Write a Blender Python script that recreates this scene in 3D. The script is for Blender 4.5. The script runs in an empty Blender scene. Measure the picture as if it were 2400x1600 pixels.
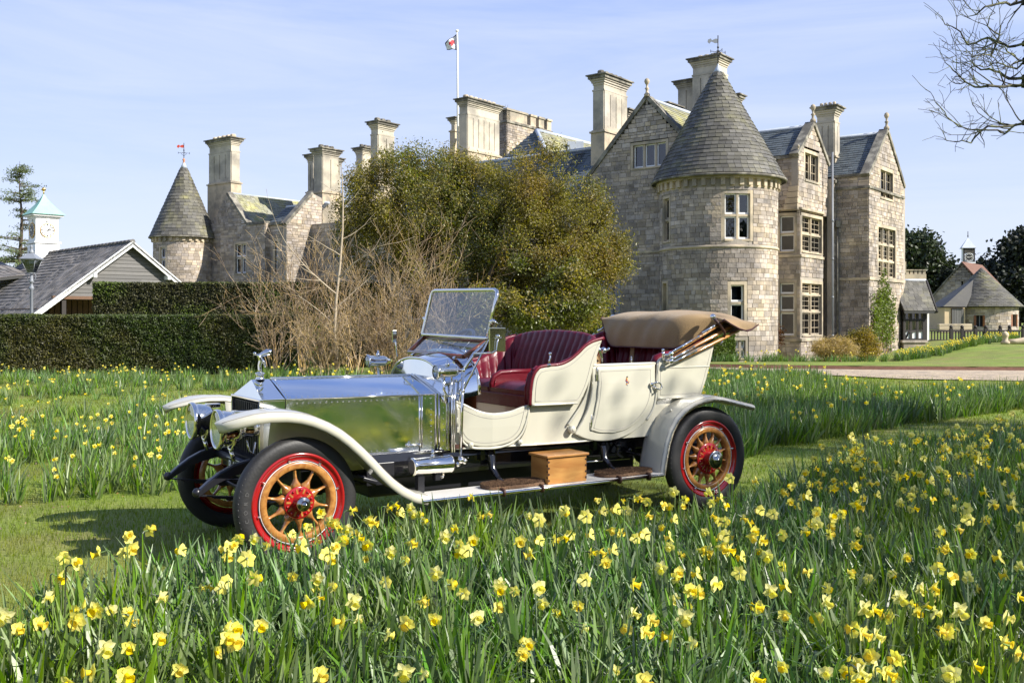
import bpy, bmesh, math, random
import numpy as np
from mathutils import Vector, Matrix, Quaternion, noise as mnoise
random.seed(11)
RNG = np.random.default_rng(7)
R = math.radians
scene = bpy.context.scene
C = scene.collection

# ---------------------------------------------------------------- camera
EYE = 1.62
cam = bpy.data.cameras.new('camera')
cam.lens = 36.0 * 2300 / 2400
cam.sensor_width = 36.0
cam.shift_y = -52 / 2400
cam.clip_start = 0.05
cam.clip_end = 3000
camo = bpy.data.objects.new('camera', cam)
camo.location = (0, 0, EYE)
camo.rotation_euler = (R(90), 0, 0)
C.objects.link(camo)
scene.camera = camo

# ---------------------------------------------------------------- light
SUN_EL = 36.0
SUN_AZ = 113.0            # clockwise from +Y
sd = Vector((math.sin(R(SUN_AZ)) * math.cos(R(SUN_EL)), math.cos(R(SUN_AZ)) * math.cos(R(SUN_EL)), math.sin(R(SUN_EL))))
sl = bpy.data.lights.new('sun', 'SUN')
sl.energy = 5.0
sl.angle = R(0.53)
sl.color = (1.0, 0.95, 0.86)
slo = bpy.data.objects.new('sun', sl)
slo.rotation_euler = sd.to_track_quat('Z', 'Y').to_euler()
slo.location = (20, -10, 30)
C.objects.link(slo)

world = bpy.data.worlds.new('World')
scene.world = world
world.use_nodes = True
nt = world.node_tree
nt.nodes.clear()
o_ = nt.nodes.new('ShaderNodeOutputWorld')
bg = nt.nodes.new('ShaderNodeBackground')
sky = nt.nodes.new('ShaderNodeTexSky')
sky.sky_type = 'NISHITA'
sky.sun_disc = False
sky.sun_elevation = R(SUN_EL)
sky.sun_rotation = R(SUN_AZ)
sky.air_density = 1.0
sky.dust_density = 0.6
sky.ozone_density = 2.0
bg.inputs[1].default_value = 0.10
tc = nt.nodes.new('ShaderNodeTexCoord')
mp = nt.nodes.new('ShaderNodeMapping')
mp.inputs['Scale'].default_value = (1.2, 1.2, 9.0)
mp.inputs['Rotation'].default_value = (R(4), R(6), R(20))
nz = nt.nodes.new('ShaderNodeTexNoise')
nz.inputs['Scale'].default_value = 1.6
nz.inputs['Detail'].default_value = 9
nz.inputs['Roughness'].default_value = 0.62
nz.inputs['Distortion'].default_value = 0.6
rp = nt.nodes.new('ShaderNodeValToRGB')
rp.color_ramp.elements[0].position = 0.42
rp.color_ramp.elements[0].color = (0.0, 0.0, 0.0, 1)
rp.color_ramp.elements[1].position = 0.78
rp.color_ramp.elements[1].color = (0.5, 0.5, 0.5, 1)
# hazy, milky blue near the horizon passing to a clearer blue overhead
sep = nt.nodes.new('ShaderNodeSeparateXYZ')
vr = nt.nodes.new('ShaderNodeValToRGB')
vr.color_ramp.interpolation = 'B_SPLINE'
e = vr.color_ramp.elements
e[0].position = 0.0; e[0].color = (0.76, 0.81, 0.95, 1)
e[1].position = 0.16; e[1].color = (0.58, 0.68, 0.98, 1)
e2 = e.new(0.36); e2.color = (0.38, 0.51, 0.94, 1)
e4 = e.new(0.62); e4.color = (0.19, 0.32, 0.74, 1)
e3 = e.new(1.0); e3.color = (0.09, 0.18, 0.52, 1)
sc_ = nt.nodes.new('ShaderNodeVectorMath'); sc_.operation = 'SCALE'; sc_.inputs['Scale'].default_value = 6.3
mx0 = nt.nodes.new('ShaderNodeMix'); mx0.data_type = 'RGBA'; mx0.inputs['Factor'].default_value = 0.85
mx = nt.nodes.new('ShaderNodeMix'); mx.data_type = 'RGBA'
mx.inputs['B'].default_value = (4.9, 5.2, 5.7, 1)
L = nt.links.new
L(tc.outputs['Generated'], mp.inputs['Vector']); L(mp.outputs[0], nz.inputs['Vector'])
L(nz.outputs['Fac'], rp.inputs['Fac']); L(rp.outputs['Color'], mx.inputs['Factor'])
L(tc.outputs['Generated'], sep.inputs[0]); L(sep.outputs['Z'], vr.inputs['Fac'])
L(vr.outputs['Color'], sc_.inputs[0]); L(sc_.outputs[0], mx0.inputs['B']); L(sky.outputs[0], mx0.inputs['A'])
L(mx0.outputs['Result'], mx.inputs['A']); L(mx.outputs['Result'], bg.inputs[0]); L(bg.outputs[0], o_.inputs[0])

vs = scene.view_settings
vs.view_transform = 'Standard'
vs.look = 'None'
vs.exposure = 0.85
vs.gamma = 1.0
vs.use_curve_mapping = False
scene.render.engine = 'CYCLES'
scene.cycles.max_bounces = 8
scene.cycles.transparent_max_bounces = 12

# ---------------------------------------------------------------- helpers
def tag(o, label=None, cat=None, group=None, kind=None):
    if label: o['label'] = label
    if cat: o['category'] = cat
    if group: o['group'] = group
    if kind: o['kind'] = kind
    return o

def put(name, me, parent=None, mats=None):
    o = bpy.data.objects.new(name, me)
    C.objects.link(o)
    if mats:
        for m in (mats if isinstance(mats, (list, tuple)) else [mats]): me.materials.append(m)
    if parent is not None:
        o.parent = parent
        if parent.type == 'EMPTY' and parent.get('_w'):
            o.matrix_parent_inverse = Matrix.Translation(-parent.location)
    return o

def thing(name, loc, label, cat, group=None, rotz=0.0, world_children=True):
    o = bpy.data.objects.new(name, None)
    o.empty_display_size = 0.2
    C.objects.link(o)
    o.location = loc
    o.rotation_euler = (0, 0, rotz)
    if world_children: o['_w'] = 1
    return tag(o, label, cat, group)

def npmesh(name, verts, faces, midx=None, smooth=False):
    """verts (N,3); faces (M,k) array of equal-sided faces, or a list of such arrays"""
    me = bpy.data.meshes.new(name)
    fl = faces if isinstance(faces, list) else [faces]
    fl = [np.asarray(f, dtype=np.int32) for f in fl if len(f)]
    verts = np.asarray(verts, dtype=np.float32)
    me.vertices.add(len(verts)); me.vertices.foreach_set('co', verts.ravel())
    idx = np.concatenate([f.ravel() for f in fl])
    tot = np.concatenate([np.full(len(f), f.shape[1], np.int32) for f in fl])
    st = np.concatenate([[0], np.cumsum(tot)[:-1]]).astype(np.int32)
    me.loops.add(len(idx)); me.loops.foreach_set('vertex_index', idx)
    me.polygons.add(len(tot)); me.polygons.foreach_set('loop_start', st); me.polygons.foreach_set('loop_total', tot)
    if midx is not None: me.polygons.foreach_set('material_index', np.asarray(midx, np.int32))
    me.polygons.foreach_set('use_smooth', np.full(len(tot), bool(smooth)))
    me.update(calc_edges=True)
    return me

class MB:
    """collects shapes and links them as ONE mesh"""
    def __init__(s): s.v = []; s.f = []; s.sm = []
    def add(s, vs, fs, smooth=False):
        n = len(s.v); s.v += [tuple(p) for p in vs]; s.f += [tuple(i + n for i in f) for f in fs]; s.sm += [smooth] * len(fs)
    def box(s, c, d, M=None):
        x, y, z = d[0] / 2, d[1] / 2, d[2] / 2
        vs = [Vector((sx * x, sy * y, sz * z)) for sz in (-1, 1) for sy in (-1, 1) for sx in (-1, 1)]
        if M is not None: vs = [M @ p for p in vs]
        c = Vector(c); vs = [p + c for p in vs]
        s.add(vs, [(0, 2, 3, 1), (4, 5, 7, 6), (0, 1, 5, 4), (2, 6, 7, 3), (0, 4, 6, 2), (1, 3, 7, 5)])
    def fbox(s, f, t0, t1, z0, z1, d0, d1):
        vs = [f(t, z, d) for z in (z0, z1) for d in (d0, d1) for t in (t0, t1)]
        s.add(vs, [(0, 2, 3, 1), (4, 5, 7, 6), (0, 1, 5, 4), (2, 6, 7, 3), (0, 4, 6, 2), (1, 3, 7, 5)])
    def lathe(s, prof, M=None, n=24, cap=True, smooth=True):
        """prof [(r, h)] round the z axis"""
        vs = []
        for r, h in prof:
            for i in range(n):
                a = 2 * math.pi * i / n; vs.append(Vector((r * math.cos(a), r * math.sin(a), h)))
        fs = []
        for k in range(len(prof) - 1):
            for i in range(n):
                j = (i + 1) % n; fs.append((k * n + i, k * n + j, (k + 1) * n + j, (k + 1) * n + i))
        if M is not None: vs = [M @ p for p in vs]
        s.add(vs, fs, smooth)
        if cap:
            m = len(prof) - 1
            n0 = len(s.v) - len(vs)
            s.f.append(tuple(n0 + i for i in range(n))[::-1]); s.sm.append(False)
            s.f.append(tuple(n0 + m * n + i for i in range(n))); s.sm.append(False)
    def tube(s, pts, rad, n=8, smooth=True, squash=None):
        pts = [Vector(p) for p in pts]
        if not isinstance(rad, (list, tuple)): rad = [rad] * len(pts)
        vs = []; up = None
        for i, p in enumerate(pts):
            d = (pts[min(i + 1, len(pts) - 1)] - pts[max(i - 1, 0)])
            if d.length < 1e-9: d = Vector((0, 0, 1))
            d.normalize()
            if up is None:
                up = d.cross(Vector((0, 0, 1)))
                if up.length < 0.05: up = d.cross(Vector((0, 1, 0)))
                up.normalize()
            else:
                up = (up - d * up.dot(d)); up.normalize()
            w = d.cross(up)
            for k in range(n):
                a = 2 * math.pi * k / n
                q = 1.0 if squash is None else squash
                vs.append(p + (up * math.cos(a) + w * math.sin(a) * q) * rad[i])
        fs = []
        for i in range(len(pts) - 1):
            for k in range(n):
                j = (k + 1) % n; fs.append((i * n + k, i * n + j, (i + 1) * n + j, (i + 1) * n + k))
        s.add(vs, fs, smooth)
        n0 = len(s.v) - len(vs)
        s.f.append(tuple(n0 + k for k in range(n))[::-1]); s.sm.append(False)
        s.f.append(tuple(n0 + (len(pts) - 1) * n + k for k in range(n))); s.sm.append(False)
    def grid(s, rows, close=False, smooth=True):
        nr = len(rows); nc = len(rows[0]); vs = [p for r in rows for p in r]; fs = []
        for i in range(nr - 1):
            for j in range(nc - (0 if close else 1)):
                k = (j + 1) % nc; fs.append((i * nc + j, i * nc + k, (i + 1) * nc + k, (i + 1) * nc + j))
        s.add(vs, fs, smooth)
    def sphere(s, c, r, n=12, sc=(1, 1, 1)):
        c = Vector(c); pr = []
        m = max(4, n // 2)
        rows = []
        for i in range(m + 1):
            t = math.pi * i / m
            rows.append([c + Vector((r * sc[0] * math.sin(t) * math.cos(2 * math.pi * k / n), r * sc[1] * math.sin(t) * math.sin(2 * math.pi * k / n), r * sc[2] * math.cos(t))) for k in range(n)])
        s.grid(rows, close=True)
    def build(s, name, mat, parent=None, bevel=0, seg=2):
        me = bpy.data.meshes.new(name)
        me.from_pydata(s.v, [], s.f)
        me.polygons.foreach_set('use_smooth', s.sm)
        me.update()
        bm = bmesh.new(); bm.from_mesh(me)
        bmesh.ops.recalc_face_normals(bm, faces=bm.faces)
        if bevel:
            es = [e for e in bm.edges if len(e.link_faces) == 2 and e.calc_face_angle(0) > 0.6]
            bmesh.ops.bevel(bm, geom=es, offset=bevel, segments=seg, affect='EDGES', profile=0.5, clamp_overlap=True)
        bm.to_mesh(me); bm.free()
        return put(name, me, parent, mat)

# ---------------------------------------------------------------- materials
MT = {}
def mat(name, col, rough=0.6, metal=0.0, var=0.0, vscale=3.0, bump=0.0, bscale=40.0, island=0.0, coat=0.0, col2=None, c2scale=1.0, c2lo=0.45, c2hi=0.6, spec=None, obj=False, sheen=0.0, trans=0.0, stretch=None):
    m = bpy.data.materials.new(name); m.use_nodes = True
    n = m.node_tree; b = n.nodes['Principled BSDF']; lk = n.links.new
    b.inputs['Roughness'].default_value = rough; b.inputs['Metallic'].default_value = metal
    if coat: b.inputs['Coat Weight'].default_value = coat; b.inputs['Coat Roughness'].default_value = 0.04
    if spec is not None: b.inputs['Specular IOR Level'].default_value = spec
    if sheen: b.inputs['Sheen Weight'].default_value = sheen
    if trans: b.inputs['Transmission Weight'].default_value = trans
    tcn = n.nodes.new('ShaderNodeTexCoord'); co = tcn.outputs['Object'] if obj else None
    if co is None:
        g = n.nodes.new('ShaderNodeNewGeometry'); co = g.outputs['Position']
    else: g = n.nodes.new('ShaderNodeNewGeometry')
    if stretch:
        mpn = n.nodes.new('ShaderNodeMapping'); mpn.inputs['Scale'].default_value = stretch
        lk(co, mpn.inputs['Vector']); co = mpn.outputs[0]
    rgb = n.nodes.new('ShaderNodeRGB'); rgb.outputs[0].default_value = (*col, 1)
    cur = rgb.outputs[0]
    if col2:
        t = n.nodes.new('ShaderNodeTexNoise'); t.inputs['Scale'].default_value = c2scale; t.inputs['Detail'].default_value = 6
        t.inputs['Roughness'].default_value = 0.6
        lk(co, t.inputs['Vector'])
        r = n.nodes.new('ShaderNodeMapRange'); r.inputs[1].default_value = c2lo; r.inputs[2].default_value = c2hi
        lk(t.outputs['Fac'], r.inputs[0])
        mxn = n.nodes.new('ShaderNodeMix'); mxn.data_type = 'RGBA'; mxn.inputs['B'].default_value = (*col2, 1)
        lk(r.outputs[0], mxn.inputs['Factor']); lk(cur, mxn.inputs['A']); cur = mxn.outputs['Result']
    if var or island:
        h = n.nodes.new('ShaderNodeHueSaturation'); lk(cur, h.inputs['Color']); cur = h.outputs[0]
        val = None
        if var:
            t = n.nodes.new('ShaderNodeTexNoise'); t.inputs['Scale'].default_value = vscale; t.inputs['Detail'].default_value = 8
            t.inputs['Roughness'].default_value = 0.65
            lk(co, t.inputs['Vector'])
            r = n.nodes.new('ShaderNodeMapRange'); r.inputs[1].default_value = 0.25; r.inputs[2].default_value = 0.75
            r.inputs[3].default_value = 1 - var; r.inputs[4].default_value = 1 + var
            lk(t.outputs['Fac'], r.inputs[0]); val = r.outputs[0]
        if island:
            oi = n.nodes.new('ShaderNodeObjectInfo')
            ad = n.nodes.new('ShaderNodeMath'); ad.operation = 'ADD'
            lk(g.outputs['Random Per Island'], ad.inputs[0]); lk(oi.outputs['Random'], ad.inputs[1])
            fr = n.nodes.new('ShaderNodeMath'); fr.operation = 'FRACT'; lk(ad.outputs[0], fr.inputs[0])
            r = n.nodes.new('ShaderNodeMapRange'); r.inputs[3].default_value = 1 - island; r.inputs[4].default_value = 1 + island
            lk(fr.outputs[0], r.inputs[0])
            # a second, independent random number shifts hue and saturation
            m2 = n.nodes.new('ShaderNodeMath'); m2.operation = 'MULTIPLY'; m2.inputs[1].default_value = 17.31; lk(ad.outputs[0], m2.inputs[0])
            f2 = n.nodes.new('ShaderNodeMath'); f2.operation = 'FRACT'; lk(m2.outputs[0], f2.inputs[0])
            r2 = n.nodes.new('ShaderNodeMapRange'); r2.inputs[3].default_value = 1 - island * 0.9; r2.inputs[4].default_value = 1 + island * 0.9
            lk(f2.outputs[0], r2.inputs[0]); lk(r2.outputs[0], h.inputs['Saturation'])
            r3 = n.nodes.new('ShaderNodeMapRange'); r3.inputs[3].default_value = 0.5 - island * 0.025; r3.inputs[4].default_value = 0.5 + island * 0.025
            lk(f2.outputs[0], r3.inputs[0]); lk(r3.outputs[0], h.inputs['Hue'])
            if val is None: val = r.outputs[0]
            else:
                mm = n.nodes.new('ShaderNodeMath'); mm.operation = 'MULTIPLY'; lk(val, mm.inputs[0]); lk(r.outputs[0], mm.inputs[1]); val = mm.outputs[0]
        lk(val, h.inputs['Value'])
    lk(cur, b.inputs['Base Color'])
    if bump:
        t = n.nodes.new('ShaderNodeTexNoise'); t.inputs['Scale'].default_value = bscale; t.inputs['Detail'].default_value = 5
        lk(co, t.inputs['Vector'])
        bn = n.nodes.new('ShaderNodeBump'); bn.inputs['Strength'].default_value = bump; bn.inputs['Distance'].default_value = 0.02
        lk(t.outputs['Fac'], bn.inputs['Height']); lk(bn.outputs[0], b.inputs['Normal'])
    MT[name] = m
    return m

def foliage(name, col, trans=0.35, rough=0.5, island=0.35, col2=None, spec=0.4, c2scale=0.6):
    m = mat(name, col, rough=rough, island=island, col2=col2, c2scale=c2scale, spec=spec)
    n = m.node_tree; b = n.nodes['Principled BSDF']; lk = n.links.new
    tr = n.nodes.new('ShaderNodeBsdfTranslucent'); ms = n.nodes.new('ShaderNodeMixShader')
    ms.inputs[0].default_value = trans
    src = b.inputs['Base Color'].links[0].from_socket
    g2 = n.nodes.new('ShaderNodeMix'); g2.data_type = 'RGBA'; g2.blend_type = 'MULTIPLY'; g2.inputs['Factor'].default_value = 1
    g2.inputs['B'].default_value = (1.25, 1.35, 0.55, 1)
    lk(src, g2.inputs['A']); lk(g2.outputs['Result'], tr.inputs['Color'])
    lk(b.outputs[0], ms.inputs[1]); lk(tr.outputs[0], ms.inputs[2])
    out = [x for x in n.nodes if x.type == 'OUTPUT_MATERIAL'][0]
    lk(ms.outputs[0], out.inputs['Surface'])
    return m

def glassy(name, tint=(0.8, 0.85, 0.86), mixv=0.12, rough=0.01):
    m = bpy.data.materials.new(name); m.use_nodes = True; n = m.node_tree; n.nodes.clear(); lk = n.links.new
    o = n.nodes.new('ShaderNodeOutputMaterial'); t = n.nodes.new('ShaderNodeBsdfTransparent'); g = n.nodes.new('ShaderNodeBsdfGlossy')
    t.inputs[0].default_value = (*tint, 1); g.inputs['Roughness'].default_value = rough
    f = n.nodes.new('ShaderNodeLayerWeight'); f.inputs[0].default_value = 0.5
    pw = n.nodes.new('ShaderNodeMath'); pw.operation = 'POWER'; pw.inputs[1].default_value = 4.0
    ml = n.nodes.new('ShaderNodeMath'); ml.operation = 'MULTIPLY_ADD'; ml.inputs[1].default_value = 0.8; ml.inputs[2].default_value = mixv; ml.use_clamp = True
    ms = n.nodes.new('ShaderNodeMixShader')
    lk(f.outputs['Facing'], pw.inputs[0]); lk(pw.outputs[0], ml.inputs[0]); lk(ml.outputs[0], ms.inputs[0]); lk(t.outputs[0], ms.inputs[1]); lk(g.outputs[0], ms.inputs[2]); lk(ms.outputs[0], o.inputs[0])
    MT[name] = m
    return m

mat('stone', (0.42, 0.35, 0.275), 0.9, var=0.34, vscale=2.6, bump=0.8, bscale=12, island=0.30, col2=(0.25, 0.215, 0.185), c2scale=0.45, c2lo=0.40, c2hi=0.62)
mat('mortar', (0.33, 0.29, 0.24), 0.95, var=0.2, vscale=2, bump=0.4, bscale=20)
mat('dressed_stone', (0.50, 0.41, 0.285), 0.85, var=0.22, vscale=1.2, bump=0.2, bscale=14, col2=(0.25, 0.22, 0.17), c2scale=0.8)
mat('chimney_stone', (0.47, 0.42, 0.33), 0.85, var=0.16, vscale=1.5, bump=0.2, bscale=14, col2=(0.27, 0.245, 0.2), c2scale=0.55, island=0.08)
mat('cap_stone', (0.12, 0.11, 0.09), 0.9, var=0.3, vscale=3, col2=(0.26, 0.24, 0.19), c2scale=1.5)
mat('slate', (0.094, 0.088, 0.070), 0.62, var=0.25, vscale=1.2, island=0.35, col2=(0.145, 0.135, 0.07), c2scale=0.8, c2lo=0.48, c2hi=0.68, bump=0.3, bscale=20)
mat('slate_lichen_sunlit', (0.23, 0.225, 0.155), 0.75, var=0.2, vscale=1.2, island=0.22, col2=(0.31, 0.29, 0.13), c2scale=0.9, bump=0.3, bscale=20)  # lichened slate, its colour also lightened for slopes facing the sun
mat('slate_shade_side', (0.085, 0.10, 0.105), 0.6, var=0.2, vscale=1.2, island=0.25, bump=0.3, bscale=20)  # slate with shade put into its colour, for slopes turned from the sun
mat('roof_under', (0.05, 0.05, 0.048), 0.9)
mat('lead', (0.42, 0.46, 0.52), 0.45, var=0.15, vscale=4)
mat('old_tile', (0.155, 0.14, 0.125), 0.85, var=0.3, vscale=1.5, island=0.38, col2=(0.1, 0.095, 0.09), c2scale=1)
mat('white_paint', (0.8, 0.8, 0.78), 0.5, var=0.04, vscale=2)
mat('copper_green', (0.27, 0.50, 0.40), 0.6, var=0.12, vscale=3)
mat('gold', (0.8, 0.5, 0.15), 0.3, metal=1)
mat('board_grey', (0.14, 0.135, 0.13), 0.85, island=0.14, var=0.15, vscale=6, stretch=(1, 1, 8))
mat('brown_wood', (0.12, 0.06, 0.03), 0.6, var=0.3, vscale=6)
mat('dark_timber', (0.025, 0.02, 0.018), 0.7, var=0.2, vscale=5)
mat('brick_wall', (0.3, 0.13, 0.07), 0.85, island=0.2, var=0.3, vscale=4)
mat('black_iron', (0.03, 0.03, 0.032), 0.5)
mat('grey_metal', (0.20, 0.215, 0.24), 0.45, var=0.1, vscale=8)
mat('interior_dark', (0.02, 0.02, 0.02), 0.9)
mat('curtain', (0.5, 0.5, 0.5), 0.9)
mat('cream_render', (0.62, 0.48, 0.3), 0.9, var=0.08)
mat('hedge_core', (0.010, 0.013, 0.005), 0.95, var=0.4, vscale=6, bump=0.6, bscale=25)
foliage('yew', (0.055, 0.078, 0.018), 0.15, 0.5, 0.38, col2=(0.085, 0.08, 0.025), c2scale=0.5)
foliage('yew_green', (0.10, 0.145, 0.022), 0.15, 0.55, 0.30, col2=(0.06, 0.06, 0.02), c2scale=0.5)
foliage('trimmed_green', (0.10, 0.12, 0.022), 0.2, 0.55, 0.35)
foliage('olive_leaf', (0.26, 0.225, 0.055), 0.35, 0.55, 0.40, col2=(0.24, 0.175, 0.05), spec=0.25, c2scale=0.7)
foliage('dark_leaf', (0.14, 0.155, 0.034), 0.3, 0.4, 0.45, col2=(0.15, 0.13, 0.03), spec=0.5)
foliage('oak_leaf', (0.045, 0.06, 0.025), 0.15, 0.5, 0.4, col2=(0.03, 0.045, 0.02))
foliage('conifer_leaf', (0.016, 0.022, 0.012), 0.1, 0.6, 0.4)
foliage('larch_leaf', (0.12, 0.15, 0.06), 0.2, 0.6, 0.35)
foliage('vine_leaf', (0.14, 0.18, 0.04), 0.4, 0.5, 0.35)
foliage('red_leaf', (0.09, 0.04, 0.025), 0.3, 0.6, 0.4)
foliage('pampas', (0.42, 0.31, 0.14), 0.3, 0.7, 0.25)
foliage('yellow_shrub', (0.30, 0.21, 0.03), 0.3, 0.6, 0.35, col2=(0.12, 0.12, 0.03))
mat('bark', (0.075, 0.058, 0.038), 0.9, var=0.35, vscale=5, bump=0.5, bscale=30)
mat('bark_lichen', (0.07, 0.062, 0.05), 0.9, var=0.4, vscale=5, col2=(0.16, 0.17, 0.08), c2scale=5)
mat('twig', (0.36, 0.26, 0.14), 0.8, island=0.35, var=0.25, vscale=2, col2=(0.19, 0.125, 0.07), c2scale=0.9)
mat('birch_bark', (0.38, 0.31, 0.22), 0.8, var=0.25, vscale=8, col2=(0.2, 0.13, 0.08), c2scale=7, c2lo=0.55, c2hi=0.7)
foliage('blade', (0.165, 0.235, 0.02), 0.45, 0.5, 0.3, col2=(0.20, 0.20, 0.04), spec=0.35)
foliage('daff_leaf', (0.118, 0.198, 0.062), 0.22, 0.42, 0.45, col2=(0.145, 0.215, 0.038), spec=0.6, c2scale=0.8)
foliage('petal', (0.82, 0.74, 0.19), 0.35, 0.55, 0.10, spec=0.2)
foliage('petal_pale', (0.80, 0.74, 0.36), 0.35, 0.55, 0.08, spec=0.2)
foliage('trumpet', (0.82, 0.63, 0.045), 0.30, 0.5, 0.10, spec=0.2)
# ================================================================ ground
def lerp_tab(x, xs, ys): return float(np.interp(x, xs, ys))
def edge_y(x):            # far edge of the gravel path = cut edge of the upper lawn
    return lerp_tab(x, [-60, 0, 4, 8, 12, 16, 22, 30, 60], [38, 36, 34, 32.2, 31.2, 30.8, 30.9, 31.5, 33])
def path_near_y(x):
    return lerp_tab(x, [-60, 6, 8, 9, 10.5, 13, 16, 60], [37, 32.3, 30.0, 28.2, 26.6, 25.6, 24.6, 24])
def gz(x, y):             # height of the visible ground
    if y < edge_y(x): return 0.0
    t = min(1, max(0, (y - 33) / 11)); t = t * t * (3 - 2 * t)
    up = min(1, max(0, (x - 15.5) / 8)); up = up * up * (3 - 2 * up)
    far = min(1, max(0, (y - 36) / 14))
    r2 = min(1, max(0, (y - 52) / 12)) * min(1, max(0, (x - 20) / 6)) * 0.45
    return 0.13 * (1 - t) - 0.26 * t * (1 - up) + up * (0.13 * t + 0.38 * far) + r2

mat('lawn', (0.16, 0.22, 0.022), 0.9, var=0.35, vscale=0.9, bump=0.7, bscale=60, col2=(0.19, 0.185, 0.045), c2scale=0.5, c2lo=0.42, c2hi=0.66)
mat('gravel', (0.43, 0.34, 0.23), 0.9, var=0.45, vscale=14, bump=1.0, bscale=25, col2=(0.30, 0.24, 0.18), c2scale=2)
mat('soil_edge', (0.13, 0.06, 0.035), 0.95, var=0.3, vscale=6, bump=0.6, bscale=30)

def axis_vals(a, b, fine, far):
    v = list(np.arange(a, b + 1e-6, fine)); d = fine; x = b
    while x < far: d *= 1.5; x += d; v.append(x)
    d = fine; x = a; w = []
    while x > -far: d *= 1.5; x -= d; w.append(x)
    return w[::-1] + v
xs = axis_vals(-40, 50, 0.75, 900); ys = axis_vals(-12, 45, 0.75, 900)
g = MB()
rows = []
for y in ys:
    row = []
    for x in xs:
        e = edge_y(x); z = 0.0
        if y > e + 0.2: z = -0.6
        nzv = mnoise.noise(Vector((x * .5, y * .5, 0))) * 0.02 if abs(x) < 45 and y < 34 else 0
        row.append((x, y, z + nzv - 0.01))
    rows.append(row)
g.grid(rows)
tag(g.build('ground', MT['lawn']), kind='structure')
# upper lawn beyond the path
up = MB(); rows = []
tt = [0, .5, 1, 1.5, 2, 3, 4, 5, 6, 8, 10, 12, 14, 17, 20, 24, 28, 34, 44, 70, 140, 400, 900]
for t in tt:
    rows.append([(x, edge_y(x) + t, gz(x, edge_y(x) + t + 1e-3)) for x in xs])
up.grid(rows)
tag(up.build('upper_lawn', MT['lawn']), kind='structure')
eb = MB()
pxs = np.arange(4, 34, 0.5)
eb.grid([[(x, edge_y(x) + 0.03 * math.sin(x * 7), 0.125 + 0.012 * math.sin(x * 5 + 1)) for x in pxs], [(x, edge_y(x) - 0.1, 0.02) for x in pxs]])
tag(eb.build('soil_bank', MT['soil_edge']), kind='structure')
gp = MB()
rows = []
for f in np.linspace(0, 1, 9):
    rows.append([(x, path_near_y(x) * (1 - f) + (edge_y(x) - 0.05) * f + (0.12 * math.sin(x * 2.1) if f == 0 else 0), 0.02 + 0.02 * math.sin(f * math.pi)) for x in pxs])
gp.grid(rows)
tag(gp.build('gravel_path', MT['gravel']), kind='structure')
# ================================================================ pieces: one mesh shared, the largest ones objects, the rest joined
UNIT = None
def unit_mesh(matl, name):
    m = MB(); m.box((0, 0, 0), (1, 1, 1)); me = bpy.data.meshes.new(name); me.from_pydata(m.v, [], m.f); me.update(); me.materials.append(matl); return me
class Pieces:
    def __init__(s): s.it = []
    def add(s, M, nrm):
        p = M.to_translation(); v = Vector((0, 0, EYE)) - p; d = v.length
        sc = M.to_scale(); ar = sorted(sc)[1] * sorted(sc)[2]
        w = ar * max(0.0, v.dot(nrm) / d) / d / d
        px = p.x / max(p.y, 1)
        if abs(px) > 0.55: w = 0
        s.it.append((w, M))
    def finish(s, name, stuffname, matl, parent, limit=300):
        s.it.sort(key=lambda q: -q[0])
        head, rest = s.it[:limit], s.it[limit:]
        me = unit_mesh(matl, name)
        for w, M in head:
            o = bpy.data.objects.new(name, me); C.objects.link(o); o.parent = parent
            if parent.get('_w'): o.matrix_parent_inverse = Matrix.Translation(-parent.location)
            o.matrix_basis = M
        if rest:
            U = np.array([(x, y, z, 1) for z in (-.5, .5) for y in (-.5, .5) for x in (-.5, .5)], dtype=np.float64)
            F = np.array([(0, 2, 3, 1), (4, 5, 7, 6), (0, 1, 5, 4), (2, 6, 7, 3), (0, 4, 6, 2), (1, 3, 7, 5)])
            A = np.array([np.array(M) for _, M in rest])
            V = np.einsum('nij,vj->nvi', A, U)[:, :, :3].reshape(-1, 3)
            FF = (F[None] + (np.arange(len(rest)) * 8)[:, None, None]).reshape(-1, 4)
            o = put(stuffname, npmesh(stuffname, V, FF), parent, matl); tag(o, kind='stuff')

def poly_lr(poly, z):
    xs_ = []
    n = len(poly)
    for i in range(n):
        (t0, z0), (t1, z1) = poly[i], poly[(i + 1) % n]
        if (z0 <= z < z1) or (z1 <= z < z0): xs_.append(t0 + (t1 - t0) * (z - z0) / (z1 - z0))
    return (min(xs_), max(xs_)) if len(xs_) >= 2 else None
def sub_iv(ivs, a, b):
    out = []
    for l, r in ivs:
        if b <= l or a >= r: out.append((l, r)); continue
        if a > l: out.append((l, a))
        if b < r: out.append((b, r))
    return out

def wall_plane(kind, c):
    """kind 'shade': runs along LD at u = c, faces -RD.  kind 'lit': runs along RD at v = c, faces -LD.  f(t, z, d), d outward"""
    if kind == 'shade':
        f = lambda t, z, d=0: tuple(BP(c - d, t, z)); td = LD; nd = -RD
    else:
        f = lambda t, z, d=0: tuple(BP(t, c - d, z)); td = RD; nd = -LD
    return f, td, nd

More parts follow.
